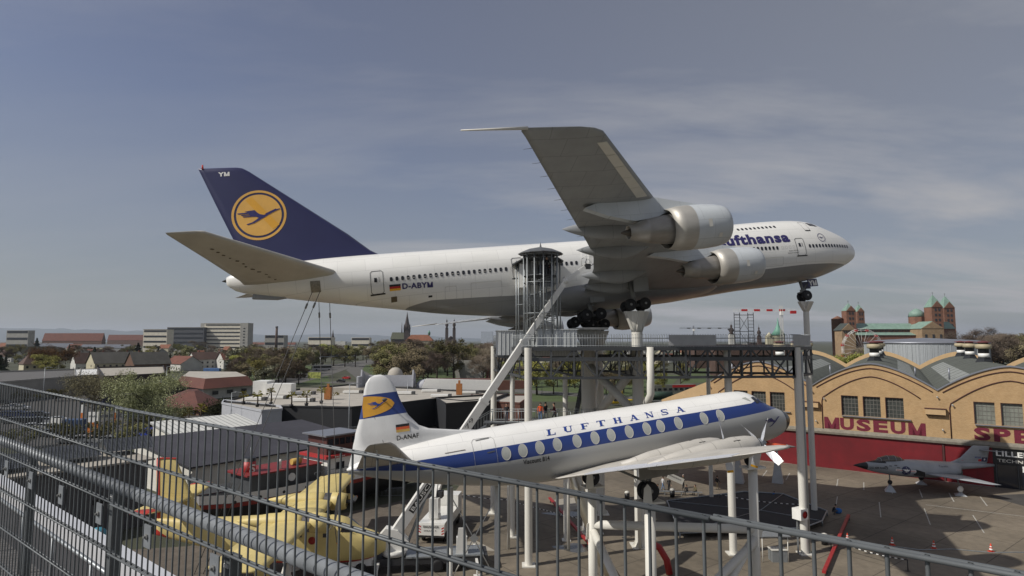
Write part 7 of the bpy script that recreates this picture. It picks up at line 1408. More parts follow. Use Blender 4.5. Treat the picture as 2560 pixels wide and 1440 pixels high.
for i, (px, y, h) in enumerate(((745, 1062, 4.0), (770, 1064, 3.6), (790, 1060, 4.4), (735, 1066, 3.2), (832, 1050, 5), (755, 1058, 4.6))): palm('yellowish palm in the dense clump before the dark walls', G(px, y), h, 34, 1.9)
# lawns, roads
m_lawn = M('lawn', (.062, .088, .026), rough=.95, var=.3, scale=.08, det=8)
def pl(*p): return [(G(x, y).x, G(x, y).y) for x, y in p]
sheet('lawn', pl((590, 962), (830, 962), (805, 915), (640, 912), (590, 925)), .012, m_lawn); sheet('lawn', pl((985, 950), (1260, 968), (1250, 930), (1120, 916), (975, 904), (905, 915), (900, 932)), .012, m_lawn); sheet('lawn', pl((1330, 1004), (1650, 1004), (1700, 938), (1300, 930)), .012, m_lawn); sheet('lawn', pl((1700, 960), (1990, 940), (1990, 915), (1700, 915)), .012, m_lawn); sheet('lawn', pl((1120, 1060), (1330, 1050), (1340, 1030), (1150, 1040)), .012, m_lawn)
m_rd = M('road_asphalt', (.105, .10, .092), rough=.9, var=.12, scale=.15)
path('road', [G(700, 958), G(790, 935), G(860, 912), G(930, 902), G(965, 893), G(955, 884)], [18, 20, 22, 18, 16, 16], .02, m_rd); path('road', [G(1010, 975), G(935, 955), G(885, 925), G(900, 912), G(960, 905)], [12, 11, 10, 9, 9], .024, m_rd); path('road', [G(820, 955), G(1000, 962), G(1260, 975), G(1700, 1004)], 12, .028, m_rd)
sheet('asphalt_lot', pl((0, 1120), (430, 1120), (640, 1060), (560, 1010), (380, 985), (0, 985)), .014, m_asph); sheet('asphalt_lot', pl((1010, 1070), (1240, 1075), (1240, 1012), (1040, 1012)), .03, M('lot_concrete', (.17, .15, .12), rough=.9, var=.15))
# low buildings at left
lo = flat('grey_workshop', 'long low grey workshop with flat roof at the left behind the fence', [(G(-20, 1010)).to_tuple()[:2], G(195, 985).to_tuple()[:2], G(200, 958).to_tuple()[:2], G(-20, 968).to_tuple()[:2]], 6.0, hg, M('grey_flat_roof', (.11, .105, .10), rough=.8, var=.2), .6)
wr2 = flat('white_roof_shed', 'bright white roofed shed between the workshop and the car dealer', [G(185, 985).to_tuple()[:2], G(275, 978).to_tuple()[:2], G(250, 958).to_tuple()[:2], G(185, 960).to_tuple()[:2]], 6.4, hg, m_wht, .2)
dl = flat('car_dealer', 'two-storey showroom with black fascia, ribbon windows and a red P sign', [G(255, 1015).to_tuple()[:2], G(410, 1000).to_tuple()[:2], G(405, 965).to_tuple()[:2], G(240, 972).to_tuple()[:2]], 8.2, M('fascia_dark', (.03, .022, .02), rough=.5, var=.1), m_pale, .5)
a, b = G(255, 1015)-dl.location, G(410, 1000)-dl.location; a.z = b.z = 0; nf = V((b.y-a.y, a.x-b.x, 0)).normalized(); dlx = (b-a).normalized()
MB().beam(a+nf*.1+V((0, 0, 4.6)), b+nf*.1+V((0, 0, 4.6)), .1, 2.6).build('window_ribbon', m_glass, dl); MB().beam(a+nf*.2+V((0, 0, 1.4)), b+nf*.2+V((0, 0, 1.4)), .1, 2.6).build('blue_ground_floor', M('navy_cladding', (.02, .035, .10), rough=.5, var=.1), dl); MB().beam(a+nf*1+V((0, 0, 3.0)), b+nf*1+V((0, 0, 3.0)), 2, .35).build('canopy', m_lite, dl)
for i in range(15): p = a.lerp(b, (i+.5)/15)+nf*.2; MB().beam(p+V((0, 0, 3.3)), p+V((0, 0, 5.9)), .25, .3).build('mullion', m_lite, dl)
p = b+nf*.35-dlx*2.2; ps = MB().beam(p+V((0, 0, 3.6)), p+V((0, 0, 6.6)), 1.9, .15, up=nf).build('sign_panel', m_wht, dl); sign('lettering', 'P', p+nf*.2-dlx*.5+V((0, 0, 4.4)), dlx, (0, 0, 1), 1.0, 1.4, m_red, ps, .06)
def mansard(name, label, pts, h, hr, ins, wall, rf, top=None):
    n = len(pts); c = sum((V((p[0], p[1], 0)) for p in pts), V())/n; o = thing(name, label, 'building', c); q = [V((p[0], p[1], 0))-c for p in pts]
    MB().add([p*.97 for p in q]+[p*.97+V((0, 0, h)) for p in q], [(i, (i+1) % n, n+(i+1) % n, n+i) for i in range(n)]).build('wall', wall, o)
    k = ins; MB().add([p*1.06+V((0, 0, h-.3)) for p in q]+[p*k+V((0, 0, hr)) for p in q], [(i, (i+1) % n, n+(i+1) % n, n+i) for i in range(n)]+([list(range(n, 2*n))] if not top else [])).build('roof', rf, o)
    if top: MB().add([p*k+V((0, 0, hr-.1)) for p in q], [list(range(n))]).build('flat_top', top, o)
    for i in range(2):
        a, b = q[i], q[(i+1) % n]
        for j in range(3): p = a.lerp(b, (j+.6)/3.4); MB().beam(p*.985+V((0, 0, h*.5)), (p+(b-a).normalized()*2)*.985+V((0, 0, h*.5)), .3, 1.2).build('window', m_win, o)
    return o
m_mt = MX('mansard_tile', slabs(.5, .4, .6, .05), col=(.13, .043, .028), rough=.8, var=.2)
def q2(*p): return [G(x, y).to_tuple()[:2] for x, y in p]
mansard('tile_roof_restaurant', 'white restaurant with red-brown mansard tiled roof and flat top, left of centre', q2((440, 988), (508, 1000), (632, 988), (598, 968), (462, 966)), 3.9, 6.6, .86, WALLS['white'], m_mt, m_flat)
mansard('hip_roof_pavilion', 'low pavilion under steep red hipped roofs below the restaurant', q2((412, 1030), (497, 1040), (552, 1018), (522, 1002), (420, 1006)), 1.8, 4.9, .2, WALLS['brown'], m_mt)
# vehicles
CARP = {}
def car(kind, label, cat, p, rz, col, group=None):
    cm = M('car_'+str(col), col, rough=.28, var=0, coat=.4, spec=.6); nm = {'car': 'parked_car', 'van': 'delivery_van', 'bus': 'coach_bus'}[kind]
    o = thing(nm, label, cat, p, rz, group)
    if kind == 'car': pr = [(-2.1, .35), (-2.15, .75), (-1.95, 1.0), (-1.5, 1.05), (-1.0, 1.42), (.5, 1.45), (1.15, 1.02), (1.95, .88), (2.15, .6), (2.1, .35)]; w = 1.75; wx = (-1.3, 1.35); gl = [(-1.35, 1.06), (-.95, 1.38), (.45, 1.4), (1.0, 1.06)]; wr_ = .32
    elif kind == 'van': pr = [(-2.5, .35), (-2.55, 1.95), (-2.4, 2.05), (1.3, 2.05), (1.9, 1.25), (2.55, 1.05), (2.65, .5), (2.6, .35)]; w = 1.9; wx = (-1.6, 1.7); gl = [(.6, 1.25), (.6, 1.85), (1.3, 1.9), (1.75, 1.25)]; wr_ = .34
    else: pr = [(-6, .4), (-6.05, 3.3), (-5.8, 3.5), (5.6, 3.5), (6.0, 3.2), (6.1, .9), (6.0, .4)]; w = 2.5; wx = (-3.6, 4.2); gl = [(-5.6, 1.6), (-5.6, 2.9), (5.9, 2.9), (5.95, 1.6)]; wr_ = .5
    m = MB().prism(pr, w, (0, w/2, 0), (1, 0, 0), (0, 0, 1)); m.build('body', cm, o)
    for s_ in (-1, 1): MB().prism(gl, .03, (0, s_*(w/2+.0)+(.03 if s_ > 0 else 0), 0), (1, 0, 0), (0, 0, 1)).build('side_window', m_glass, o)
    if kind == 'car': MB().add([V((.52, -.7, 1.46)), V((.52, .7, 1.46)), V((1.13, .78, 1.06)), V((1.13, -.78, 1.06))], [(0, 1, 2, 3)]).build('windscreen', m_glass, o)
    else: MB().box((-w*0+(-2.57 if kind == 'van' else -6.07), 0, 1.55 if kind == 'van' else 2.4), (.03, w*.7, .5 if kind == 'van' else 1.2)).build('rear_window', m_glass, o)
    for x in wx:
        for s_ in (-1, 1): MB().lathe([(wr_*.5, -.1), (wr_, -.1), (wr_, .1), (wr_*.5, .1)], (x, s_*(w/2-.06), wr_), (0, 1, 0), 14).build('wheel', m_tyre, o)
    return o
WH = (.66, .66, .64)
for px, y, lab in ((1046, 1046, 'white van parked furthest left, roof rack on top'), (1073, 1048, 'middle white van of the three before the dark annex'), (1110, 1052, 'rightmost and nearest of the three white vans before the dark annex'), (1148, 1072, 'small white van right of the other vans, half hidden')): car('van', lab, 'van', G(px, y), R_(38), WH)
car('bus', 'white touring coach on the curved road left of the centre', 'bus', G(805, 926), R_(28), (.5, .5, .5)); car('car', 'red car on the curved road beside the roundabout island', 'car', G(866, 948), R_(150), (.35, .02, .02)); car('car', 'black car just below the red car on the curved road', 'car', G(852, 956), R_(150), (.015, .015, .017)); car('car', 'white car on the road at the left end of the grey stage walls', 'car', G(898, 948), R_(100), WH)
cols = [((.02, .02, .025), 'black'), ((.5, .5, .5), 'silver'), (WH, 'white'), ((.03, .05, .15), 'dark blue'), ((.12, .12, .12), 'grey')]
cp = {}
for i in range(58):
    c, n = cols[(i*7+i//9) % 5]; px = 4+(i*47) % 345; y = (1010, 1024, 1043, 1058, 1075, 1092, 1108)[i % 7]+rt.uniform(-2, 2)
    if i % 13 == 7: px = 420+i; y = 1003
    if n not in cp: cp[n] = car('car', n+' parked car in the lot behind the mesh fence', 'car', G(px, y), R_(20+rt.uniform(-6, 6)), c, 'parked '+n+' cars in the left lot')
    else: copytree(cp[n], loc=G(px, y), rz=R_(20+rt.uniform(-6, 6)))
m_org = M('banner_orange', (.62, .17, .02), rough=.6, var=.06)
def panel(name, label, px, yb, w, h, mts, cat='sign', post=False, rz=0):
    p = G(px, yb); o = thing(name, label, cat, p, rz)
    z = 0
    for mt, f in mts: MB().box((0, 0, z+h*f/2), (w, .25, h*f)).build('panel', mt, o); z += h*f
    return o
o = panel('pylon_sign', 'tall orange and white advertising pylon behind the fence', 230, 1098, 2.1, 5.2, ((m_org, .62), (m_wht, .38))); sign('lettering', 'HAAS', (-.8, -.14, 4.2), (1, 0, 0), (0, 0, 1), 1.6, .4, m_dk, o)
panel('pylon_sign', 'smaller orange and white sign left of the tall pylon', 138, 1088, 2.3, 3.4, ((m_org, .45), (m_wht, .55)))
for px, y, h, lab in ((203, 1078, 5.5, 'orange beach flag with white top beside the pylon'), (285, 1068, 4.6, 'slim orange and white flag right of the pylon')): o = panel('beach_flag', lab, px, y, .45, h, ((m_org, .7), (m_wht, .3)), 'flag'); 
def container(label, px, y, w, h, col, rz):
    o = thing('shipping_container', label, 'container', G(px, y), rz); MB().box((0, 0, h/2), (w, 2.4, h)).build('box', col, o)
    for i in range(int(w/.5)): MB().box((-w/2+.25+i*.5, -1.22, h/2), (.16, .06, h-.3)).build('rib', col, o)
m_cb = M('container_blue', (.03, .06, .34), rough=.5, var=.12); container('bright blue container behind the fence, right of the flags', 368, 1106, 4.6, 2.6, m_cb, R_(-14)); container('dull blue container beside the orange pylon', 187, 1085, 3.6, 3.0, M('container_dull', (.045, .08, .16), rough=.6, var=.2), R_(8)); container('blue and red container beyond the restaurant palms', 530, 945, 8, 5, M('container_pale', (.10, .2, .42), rough=.6, var=.3), 0)
# lamp posts, gantry, billboard, sculpture
def lamp(label, px, yb, h, arm=1.6):
    o = thing('street_lamp', label, 'lamp post', G(px, yb)); MB().tube((0, 0, 0), (0, 0, h), .09, .05, 8).build('pole', m_galv, o); MB().pipe([(0, 0, h), (arm*.5, 0, h+.15), (arm, 0, h+.1)], .04, 6).build('arm', m_galv, o); MB().box((arm, 0, h+.05), (.6, .22, .1)).build('lamp_head', m_galv, o)
for px, y, h, lab in ((105, 1035, 12, 'lamp post with white globe head crossing the fence top at left'), (412, 1030, 12, 'lamp post right of the car dealer'), (870, 1150, 12, 'tall thin lamp post right beside the propeller airliner fin'), (1018, 1040, 9, 'lamp post left of the parked white vans'), (675, 950, 9, 'lamp post on the lawn left of the billboard'), (634, 952, 9, 'leftmost lamp post on the lawn'), (1045, 950, 8, 'lamp post on the lawn behind the grey stage walls'), (1355, 985, 10, 'lamp post right of the left platform column'), (575, 1100, 9, 'lamp post in front of the white flat-roofed house')): lamp(lab, px, y, h)
gt = thing('sign_gantry', 'road sign gantry over the curved road behind the coach', 'gantry', G(800, 915)); MB().tube((0, 0, 0), (0, 0, 7), .2, n=8).build('post', m_galv, gt); MB().beam((0, 0, 7), (20, 2, 7), .4, .5).build('beam', m_galv, gt); MB().box((12, 1, 8), (9, .2, 2)).build('sign_panel', m_stl, gt)
bb_ = thing('billboard', 'yellow and green billboard on the lawn edge left of centre', 'billboard', G(786, 950)); MB().box((0, 0, 2.3), (6.5, .2, 3)).build('board', M('poster', (.42, .45, .12), rough=.6, var=.9, scale=.9), bb_); MB().tube((-2.4, .1, 0), (-2.4, .1, 1), .1, n=6).tube((2.4, .1, 0), (2.4, .1, 1), .1, n=6).build('post', m_stl, bb_)
sv = thing('concrete_sculpture', 'grey concrete wall between two raked fins in front of the tree belt', 'sculpture', G(1176, 955)); MB().box((0, 0, 5), (11, 1, 10)).build('wall', hg, sv)
for s_ in (-1, 1): MB().prism([(s_*4.2, 0), (s_*6, 0), (s_*8.6, 12), (s_*6.6, 12)] if s_ > 0 else [(-6, 0), (-4.2, 0), (-6.6, 12), (-8.6, 12)], 1.4, (0, -.6, 0), (1, 0, 0), (0, 0, 1)).build('raked_fin', hg, sv)
MB().box((9, -1, 4.5), (3, .3, 5)).build('red_banner', M('banner_red', (.3, .03, .03), var=.2), sv)
# helicopters and train on the lawn behind the pillars
m_hy = M('rescue_yellow', (.62, .43, .02), rough=.45, var=.06)
def heli(label, px, yb, rz, sc):
    o = thing('yellow_helicopter', label, 'helicopter', G(px, yb), rz); o.scale = (sc,)*3; rr3 = []
    for x, w, zb, zt in ((2.6, .1, 1.1, 1.4), (2.2, .6, .7, 1.9), (1.2, .85, .5, 2.4), (-.6, .85, .5, 2.5), (-1.8, .5, .9, 2.3), (-3, .2, 1.4, 2.0), (-6.5, .12, 1.7, 1.95)): rr3.append([V((x, -w*math.sin(t), (zb+zt)/2+(zt-zb)/2*math.cos(t))) for t in [2*math.pi*k/14 for k in range(14)]])
    MB().loft(rr3).build('fuselage', m_hy, o)
    for s_ in (-1, 1): MB().prism([(.5, 1.3), (1.9, 1.3), (1.6, 2.0), (.5, 2.1)], .04, (0, s_*.84+.02, 0), (1, 0, 0), (0, 0, 1)).prism([(-.7, 1.3), (.3, 1.3), (.3, 2.1), (-.7, 2.1)], .04, (0, s_*.86+.02, 0), (1, 0, 0), (0, 0, 1)).build('window', m_glass, o); MB().tube((-1.4, s_, .1), (1.7, s_, .1), .06, n=6).tube((.8, s_, .1), (.8, s_*.5, .7), .04, n=5).tube((-.8, s_, .1), (-.8, s_*.5, .7), .04, n=5).build('skid', m_stl, o)
    MB().tube((0, 0, 2.4), (0, 0, 3.1), .12, n=8).box((0, 0, 3.1), (9.5, .22, .04)).build('rotor', m_stl, o); MB().prism([(-6.7, 1.7), (-6.1, 1.8), (-6.9, 3.2), (-7.3, 3.2)], .1, (0, .05, 0), (1, 0, 0), (0, 0, 1)).build('tail_fin', m_hy, o)
heli('yellow helicopter tail and cabin seen between the thick jumbo pillars, upper one', 1552, 993, R_(70), 1.0); heli('lower yellow helicopter right of the middle pillar', 1538, 1014, R_(165), 1.0)
tn = thing('old_railcar', 'grey and red old railcar on the lawn right of the elbow column', 'railcar', G(1680, 988), R_(14)); MB().prism([(-9, .8), (9, .8), (9, 3.0), (8.4, 3.7), (-8.4, 3.7), (-9, 3.0)], 2.8, (0, 1.4, 0), (1, 0, 0), (0, 0, 1)).build('body', M('train_grey', (.17, .17, .14), var=.2), tn); MB().box((4, -1.42, 3.2), (9, .06, .8)).build('red_band', m_red, tn)
for i in range(8): MB().box((-7.6+i*2.1, -1.43, 2.2), (1.2, .06, .8)).build('window', m_glass, tn)
tk = thing('green_tank_wagon', 'dark green cylindrical tank wagon below the railcar', 'wagon', G(1650, 1004), R_(14)); MB().tube((-4, 0, 2), (4, 0, 2), 1.1, n=18).box((0, 0, .7), (8, 1.8, .4)).build('tank', M('tank_green', (.03, .06, .04), var=.2), tk)

gs2 = tree('shrub', 'rounded olive shrub in the planting strips of the left car lot', 2.2, 1.7, 1500, G1, 'round', 31, .05, .11, 8, group='shrubs around the left car lot'); gs2.location = G(60, 1003)
for i, (px, y) in enumerate(((20, 1004), (95, 1002), (140, 1003), (300, 1012), (420, 1046), (455, 1052), (575, 1055), (590, 1062), (465, 1090), (400, 1112), (330, 1118), (250, 1110), (60, 1120), (10, 1118), (165, 1116), (600, 1040), (560, 1040), (1190, 1040), (1215, 1036), (1160, 1034))): copytree(gs2, loc=G(px, y), rz=i, sc=rt.uniform(.7, 1.7), label=None if px < 600 else 'rounded olive shrub near the white vans', group=None if px < 600 else 'shrubs near the white vans')
tp2 = car('van', 'white box lorry parked just above the white ribbed roof', 'van', G(455, 1080), R_(25), WH)
# ============================================================ people, yard clutter
def skin(pts, edges, rad, sub=1):
    me = bpy.data.meshes.new('s'); me.from_pydata(pts, edges, []); o = bpy.data.objects.new('s', me); COL.objects.link(o)
    md = o.modifiers.new('k', 'SKIN'); md.use_smooth_shade = True
    for i, v in enumerate(me.skin_vertices[0].data): v.radius = (rad[i], rad[i]); v.use_root = (i == 0)
    if sub: o.modifiers.new('u', 'SUBSURF').levels = sub
    bpy.context.view_layer.update(); r = bpy.data.meshes.new_from_object(o.evaluated_get(bpy.context.evaluated_depsgraph_get())); bpy.data.objects.remove(o); return r
m_skn = M('skin', (.42, .24, .16), rough=.6, var=.05); m_hair = M('hair', (.03, .02, .014), rough=.8, var=.1); m_shoe = M('shoe', (.02, .02, .02), rough=.7, var=0)
def person(label, p, rz, pose_, top, leg, hair=m_hair, sc=1.0):
    """pose: stand, walk, sit, crouch; x forward"""
    P = [(0, 0, .95)]; E_ = []; Rd = [.135]; Z = {}
    def add(q, r, par): P.append(q); Rd.append(r); E_.append((par, len(P)-1)); return len(P)-1
    dz = {'stand': 0, 'walk': -.02, 'sit': -.47, 'crouch': -.58}[pose_]; P[0] = (0, 0, .95+dz); lean = {'stand': .0, 'walk': .05, 'sit': .08, 'crouch': .28}[pose_]
    def T(x, y, z): k = max(0, (z-.95))/.6; return (x+lean*k, y, z+dz-.12*lean*k)
    wa = add(T(0, 0, 1.08), .125, 0); chs = add(T(.01, 0, 1.28), .15, wa); nk = add(T(0, 0, 1.46), .06, chs); hd = add(T(.02, 0, 1.56), .085, nk); h2 = add(T(.02, 0, 1.66), .095, hd); add(T(.02, 0, 1.74), .06, h2); add(T(.125, 0, 1.61), .018, hd)
    for s in (-1, 1):
        sh_ = add(T(0, s*.17, 1.41), .065, chs)
        if pose_ == 'stand': el, wr_ = T(-.02, s*.25, 1.13), T(.06, s*.25, .88)
        elif pose_ == 'walk': el, wr_ = T(-.1*s, s*.24, 1.14), T(.12-.2*s, s*.25, .93)
        else: el, wr_ = T(.12, s*.22, 1.16), T(.33, s*.12, 1.08)
        e = add(el, .045, sh_); w_ = add(wr_, .030, e); d_ = (V(wr_)-V(el)).normalized(); hnd = add(tuple(V(wr_)+d_*.08), .032, w_)
        for f in range(4): a = add(tuple(V(wr_)+d_*.11+V((.0, 0, 0))+V((1, 0, 0))*(f-1.5)*.016), .010, hnd); add(tuple(V(wr_)+d_*(.165+.012*(f in (1, 2)))+V((1, 0, 0))*(f-1.5)*.018+V((0, -s*.02, 0))), .008, a)
        th = add(tuple(V(wr_)+d_*.05+V((.04, 0, 0))), .011, hnd); add(tuple(V(wr_)+d_*.09+V((.06, 0, 0))), .009, th)
        hp = add((0, s*.09, .90+dz), .095, 0)
        if pose_ in ('stand', 'walk'):
            st_ = .26*s if pose_ == 'walk' else .03*s; kn = (st_*.55+(.06 if pose_ == 'walk' else 0), s*.1, .49); an = (st_, s*.1, .09+(.05 if pose_ == 'walk' and s < 0 else 0))
        elif pose_ == 'sit': kn = (.44, s*.12, .47); an = (.42, s*.12, .09)
        else: kn = (.42, s*.16, .50); an = (.1, s*.15, .10)
        k = add(kn, .062, hp); a = add(an, .042, k); add((an[0]+.14, an[1], .045), .038, a)
    me = skin(P, E_, Rd); 
    for m in (top, leg, m_skn, m_shoe): me.materials.append(m)
    hz = 1.47+dz-.02
    for f in me.polygons:
        c = f.center; f.material_index = 0; 
        if c.z > hz-.12*lean: f.material_index = 2
        elif c.z < .13 and (pose_ != 'crouch' or c.z < .1): f.material_index = 3
        elif c.z < .96+dz or (pose_ in ('sit', 'crouch') and (c.z < .98+dz or (c.x > .12 and c.z < .56))): f.material_index = 1
        if pose_ in ('stand', 'walk') and abs(c.y) > .19 and c.z < .95+dz+.0: f.material_index = 2 if c.z < .90 else 0
    o = put('person', me, None, p, rz, label=label, cat='person'); o.scale = (sc,)*3
    hx, hy, hh = T(.0, 0, 1.66); MB().sphere((hx-.012, 0, hh+.03), .112, 12, sc=(1, .92, .98), m=6).build('hair', hair, o); return o
jm = {k: M('cloth_'+k, c, rough=.9, var=.12, scale=6) for k, c in dict(black=(.014, .014, .016), navy=(.02, .03, .06), orange=(.62, .09, .02), darkred=(.12, .015, .02), white=(.5, .5, .5), jeans=(.14, .22, .36), olive=(.12, .10, .055), tan=(.33, .25, .15), blue=(.03, .14, .40), grey=(.1, .1, .1)).items()}
GZ = 11.5; gw.location.y = 57.2; gw.location.z = GZ
def onw(px, Y, z): return V(((px-1280)/FPX*Y, Y, z))
person('visitor in black jacket standing on the gangway ramp, hands low', onw(1267, 57.3, GZ-.05), R_(-100), 'walk', jm['black'], jm['navy']); person('visitor in bright orange jacket and jeans on the gangway', onw(1350, 57.0, GZ), R_(-90), 'stand', jm['orange'], jm['jeans']); person('visitor in dark jacket right beside the orange jacket', onw(1362, 57.6, GZ), R_(-60), 'walk', jm['black'], jm['grey']); person('visitor in dark red top further right on the gangway', onw(1385, 57.2, GZ), R_(180), 'walk', jm['darkred'], jm['black'])
person('visitor in black on the top landing of the stair tower', V((TX+.55, TY-.5, ZD+6.68)), R_(-90), 'stand', jm['black'], jm['black'])
person('visitor in white top and light jeans walking in the yard', G(1657, 1226), R_(10), 'walk', jm['white'], jm['jeans'], sc=1.02); person('dark figure standing behind the tilted yard sign', G(1673, 1229), R_(-90), 'stand', jm['black'], jm['black'], sc=.97); person('man in olive jacket standing right of the tilted yard sign', G(1709, 1221), R_(150), 'stand', jm['olive'], jm['black'], M('hair_grey', (.25, .22, .2), var=0)); person('walker in black top and tan trousers left of the trestle leg', G(1793, 1224), R_(20), 'walk', jm['black'], jm['tan'])
for px, y, lab, tp_ in ((1633, 1235, 'dark figure seated at the left end of the yard bench', 'black'), (1646, 1236, 'second dark figure seated at the left of the bench', 'grey'), (1718, 1238, 'figure in black seated on the bench right of the sign', 'black'), (1740, 1238, 'figure in brown jacket seated at the right end of the bench', 'olive')): person(lab, G(px, y), R_(-150), 'sit', jm[tp_], jm['black'])
person('small child in blue crouching on the dark yard', G(1932, 1245), R_(-60), 'crouch', jm['blue'], jm['navy'], sc=.75); person('figure in black crouching beside a blue bag on the yard', G(2082, 1286), R_(-40), 'crouch', jm['black'], jm['grey'])
bg = G(2096, 1284); tag(MB().sphere((0, 0, .3), .42, 12, sc=(1, .6, .75)).tube((-.1, 0, .55), (.1, 0, .58), .03, n=6).build('sports_bag', jm['blue']), 'bright blue bag beside the crouching figure in black', 'bag').location = bg
be = thing('bench', 'long grey bench under the seated visitors in the yard', 'bench', G(1685, 1240), R_(-8)); be.location.y += .45
MB().box((0, 0, .44), (7, .4, .06)).build('seat', m_galv, be)
for x in (-3, -1, 1, 3): MB().box((x, 0, .2), (.08, .36, .42)).build('leg', m_galv, be)
yb2 = thing('yard_sign', 'white tilted information board on posts between the visitors', 'sign', G(1690, 1232)); s_ = MB().box((0, 0, 1.75), (2.1, .05, .75), mat=rotm(0, R_(24), 0)).build('board', m_lite, yb2)
sign('lettering', 'ENTRANCE VISCOUNT', (-.82, -.03, 2.12), (math.cos(R_(24)), 0, -math.sin(R_(24))), (math.sin(R_(24)), 0, math.cos(R_(24))), 1.6, .16, m_dk, s_)
for x, z in ((-.85, 2.1), (.85, 1.4)): MB().tube((x, .05, 0), (x, .05, z), .03, n=6).build('post', m_stl, yb2)
m_cone = M('cone_orange', (.62, .05, .01), rough=.5, var=.05)
for i, (px, y, lab) in enumerate(((2119, 1352, 'traffic cone right of the red beam'), (2231, 1363, 'second traffic cone from the red beam'), (2335, 1372, 'third traffic cone, in the jumbo shadow'), (2478, 1380, 'sunlit traffic cone furthest right'), (2016, 1357, 'traffic cone at the foot of the ice cream sign'))):
    o = thing('traffic_cone', lab, 'traffic cone', G(px, y), group='traffic cones on the yard'); MB().box((0, 0, .03), (.42, .42, .06)).build('base', m_cone, o); MB().lathe([(.17, .06), (.035, .75)], (0, 0, 0), (0, 0, 1), 14).build('body', m_cone, o); MB().lathe([(.145, .2), (.115, .34)], (0, 0, 0), (0, 0, 1), 14, cap=False).build('band', m_wht, o); MB().lathe([(.096, .44), (.07, .57)], (0, 0, 0), (0, 0, 1), 14, cap=False).build('band', m_wht, o)
def chain(label, a, b, n=26, zh=.9, sag=.25):
    o = thing('barrier_chain', label, 'chain', a); d = b-a
    for i in range(n):
        u0, u1 = i/n, (i+.8)/n; f = lambda u: d*u+V((0, 0, zh-sag*4*u*(1-u))); MB().tube(f(u0), f(u1), .045, n=5).build('link', m_wht if i % 2 == 0 else m_blk, o)
    for q in (V((0, 0, 0)), d): MB().tube(q, q+V((0, 0, zh+.05)), .04, n=8).lathe([(.2, 0), (.2, .04)], q, (0, 0, 1), 14).build('post', m_blk, o)
chain('black and white barrier chain on posts at the lower right of the yard', G(2078, 1372), G(2270, 1428)); chain('black and white barrier chain strung left of the jumbo pillars', G(1130, 1248), G(1280, 1270), 22); chain('long barrier chain passing between the white columns', G(1283, 1275), G(1560, 1345), 60, .9, .1); chain('barrier chain behind the trestle nose leg', G(1800, 1255), G(2010, 1282), 30)
def redbeam(label, a, b, w=.28):
    o = thing('red_beam', label, 'beam', a); d = b-a; MB().beam(V((0, 0, .35)), d+V((0, 0, .35)), w, .18).build('beam', M('beam_red', (.32, .02, .02), rough=.5, var=.15), o)
    for u in (.05, .5, .95): MB().box(d*u+V((0, 0, .13)), (.3, .3, .26)).build('foot', m_stl, o)
redbeam('long red beam on low feet lying across the lower right yard', G(2122, 1296), G(2060, 1442)); redbeam('long red beam lying behind the white columns left of the trestle', G(1374, 1252), G(1478, 1374))
hp = [G(2225, 1366), G(2300, 1376), G(2380, 1374), G(2480, 1383), G(2540, 1382), G(2600, 1384)]; o = thing('hose', 'grey hose snaking over the yard beside the cones', 'hose', hp[0]); MB().pipe([q-hp[0]+V((0, 0, .05)) for q in hp], .045, 6).build('hose_pipe', m_galv, o)
ic = thing('ice_cream_sign', 'white and red lit box sign on twin posts at the foot of the right column', 'sign', G(2003, 1385)); 
for x in (-.25, .25): MB().box((x, 0, 1.9), (.12, .12, 3.8)).build('post', m_galv, ic)
MB().box((0, -.1, 3.55), (1.0, .9, .95), .5).build('box', m_wht, ic)
for t_, w_ in ((.5, .5), (.5+math.pi/2, .45)): d_ = V((math.sin(t_), -math.cos(t_), 0)); MB().lathe([(.01, 0), (.32, 0)], V((0, -.1, 3.55))+d_*(w_+.01 if t_ < 1 else .51), d_, 18).build('red_disc', m_red, ic)
m_net = M('play_net', (.018, .018, .02), rough=.8, var=.2); pn = [G(x, y) for x, y in ((1668, 1264), (1862, 1240), (1958, 1246), (2068, 1290), (2056, 1316), (2008, 1334), (1700, 1348))]; o = thing('climbing_net', 'big low black play net stretched in a many-sided steel frame on the yard', 'play net', pn[0])
q = [p-pn[0] for p in pn]; MB().add([p+V((0, 0, .5)) for p in q], [list(range(7))]).build('net', m_net, o); MB().pipe([p+V((0, 0, .55)) for p in q+[q[0]]], .08, 8).build('frame', m_galv, o)
for p in q: MB().tube(p, p+V((0, 0, .55)), .07, n=6).build('frame_leg', m_galv, o)
c_ = sum(q, V())/7
for p in q[::2]: MB().tube(c_+V((0, 0, .52)), p+V((0, 0, .54)), .04, n=5).build('brace_tube', m_galv, o)
bx_ = thing('utility_box', 'grey metal box with open lid beside the trestle nose leg', 'box', G(1945, 1402)); MB().box((0, 0, .5), (1.3, .9, 1.0)).build('body', m_galv, bx_); MB().box((0, 0, 1.02), (1.4, 1, .05)).build('lid', m_lite, bx_)
fr_ = thing('glider_frame', 'thin white tube frame with flat table top right of the trestle', 'frame', G(1880, 1400)); MB().box((1.8, 0, 2.2), (2.6, 1.6, .06)).build('table_top', m_galv, fr_)
for x, y in ((.7, -.6), (.7, .6), (2.9, -.6), (2.9, .6)): MB().tube((x, y, 0), (x, y, 2.2), .04, n=6).build('leg', m_pil, fr_)
for i, (px, y, lab) in enumerate(((1693-12, 1243, 'black dustbin left of the seated visitors'), (2062, 1362, 'dark bin with domed white lid beside the right column'), (1568, 1250, 'black bin with white cap near the thick pillars'))): o = thing('litter_bin', lab, 'bin', G(px, y)); MB().lathe([(.28, 0), (.3, .8)], (0, 0, 0), (0, 0, 1), 14).build('body', m_blk, o); MB().lathe([(.32, .8), (.25, 1.0), (.02, 1.08)], (0, 0, 0), (0, 0, 1), 14).build('lid', m_lite, o)
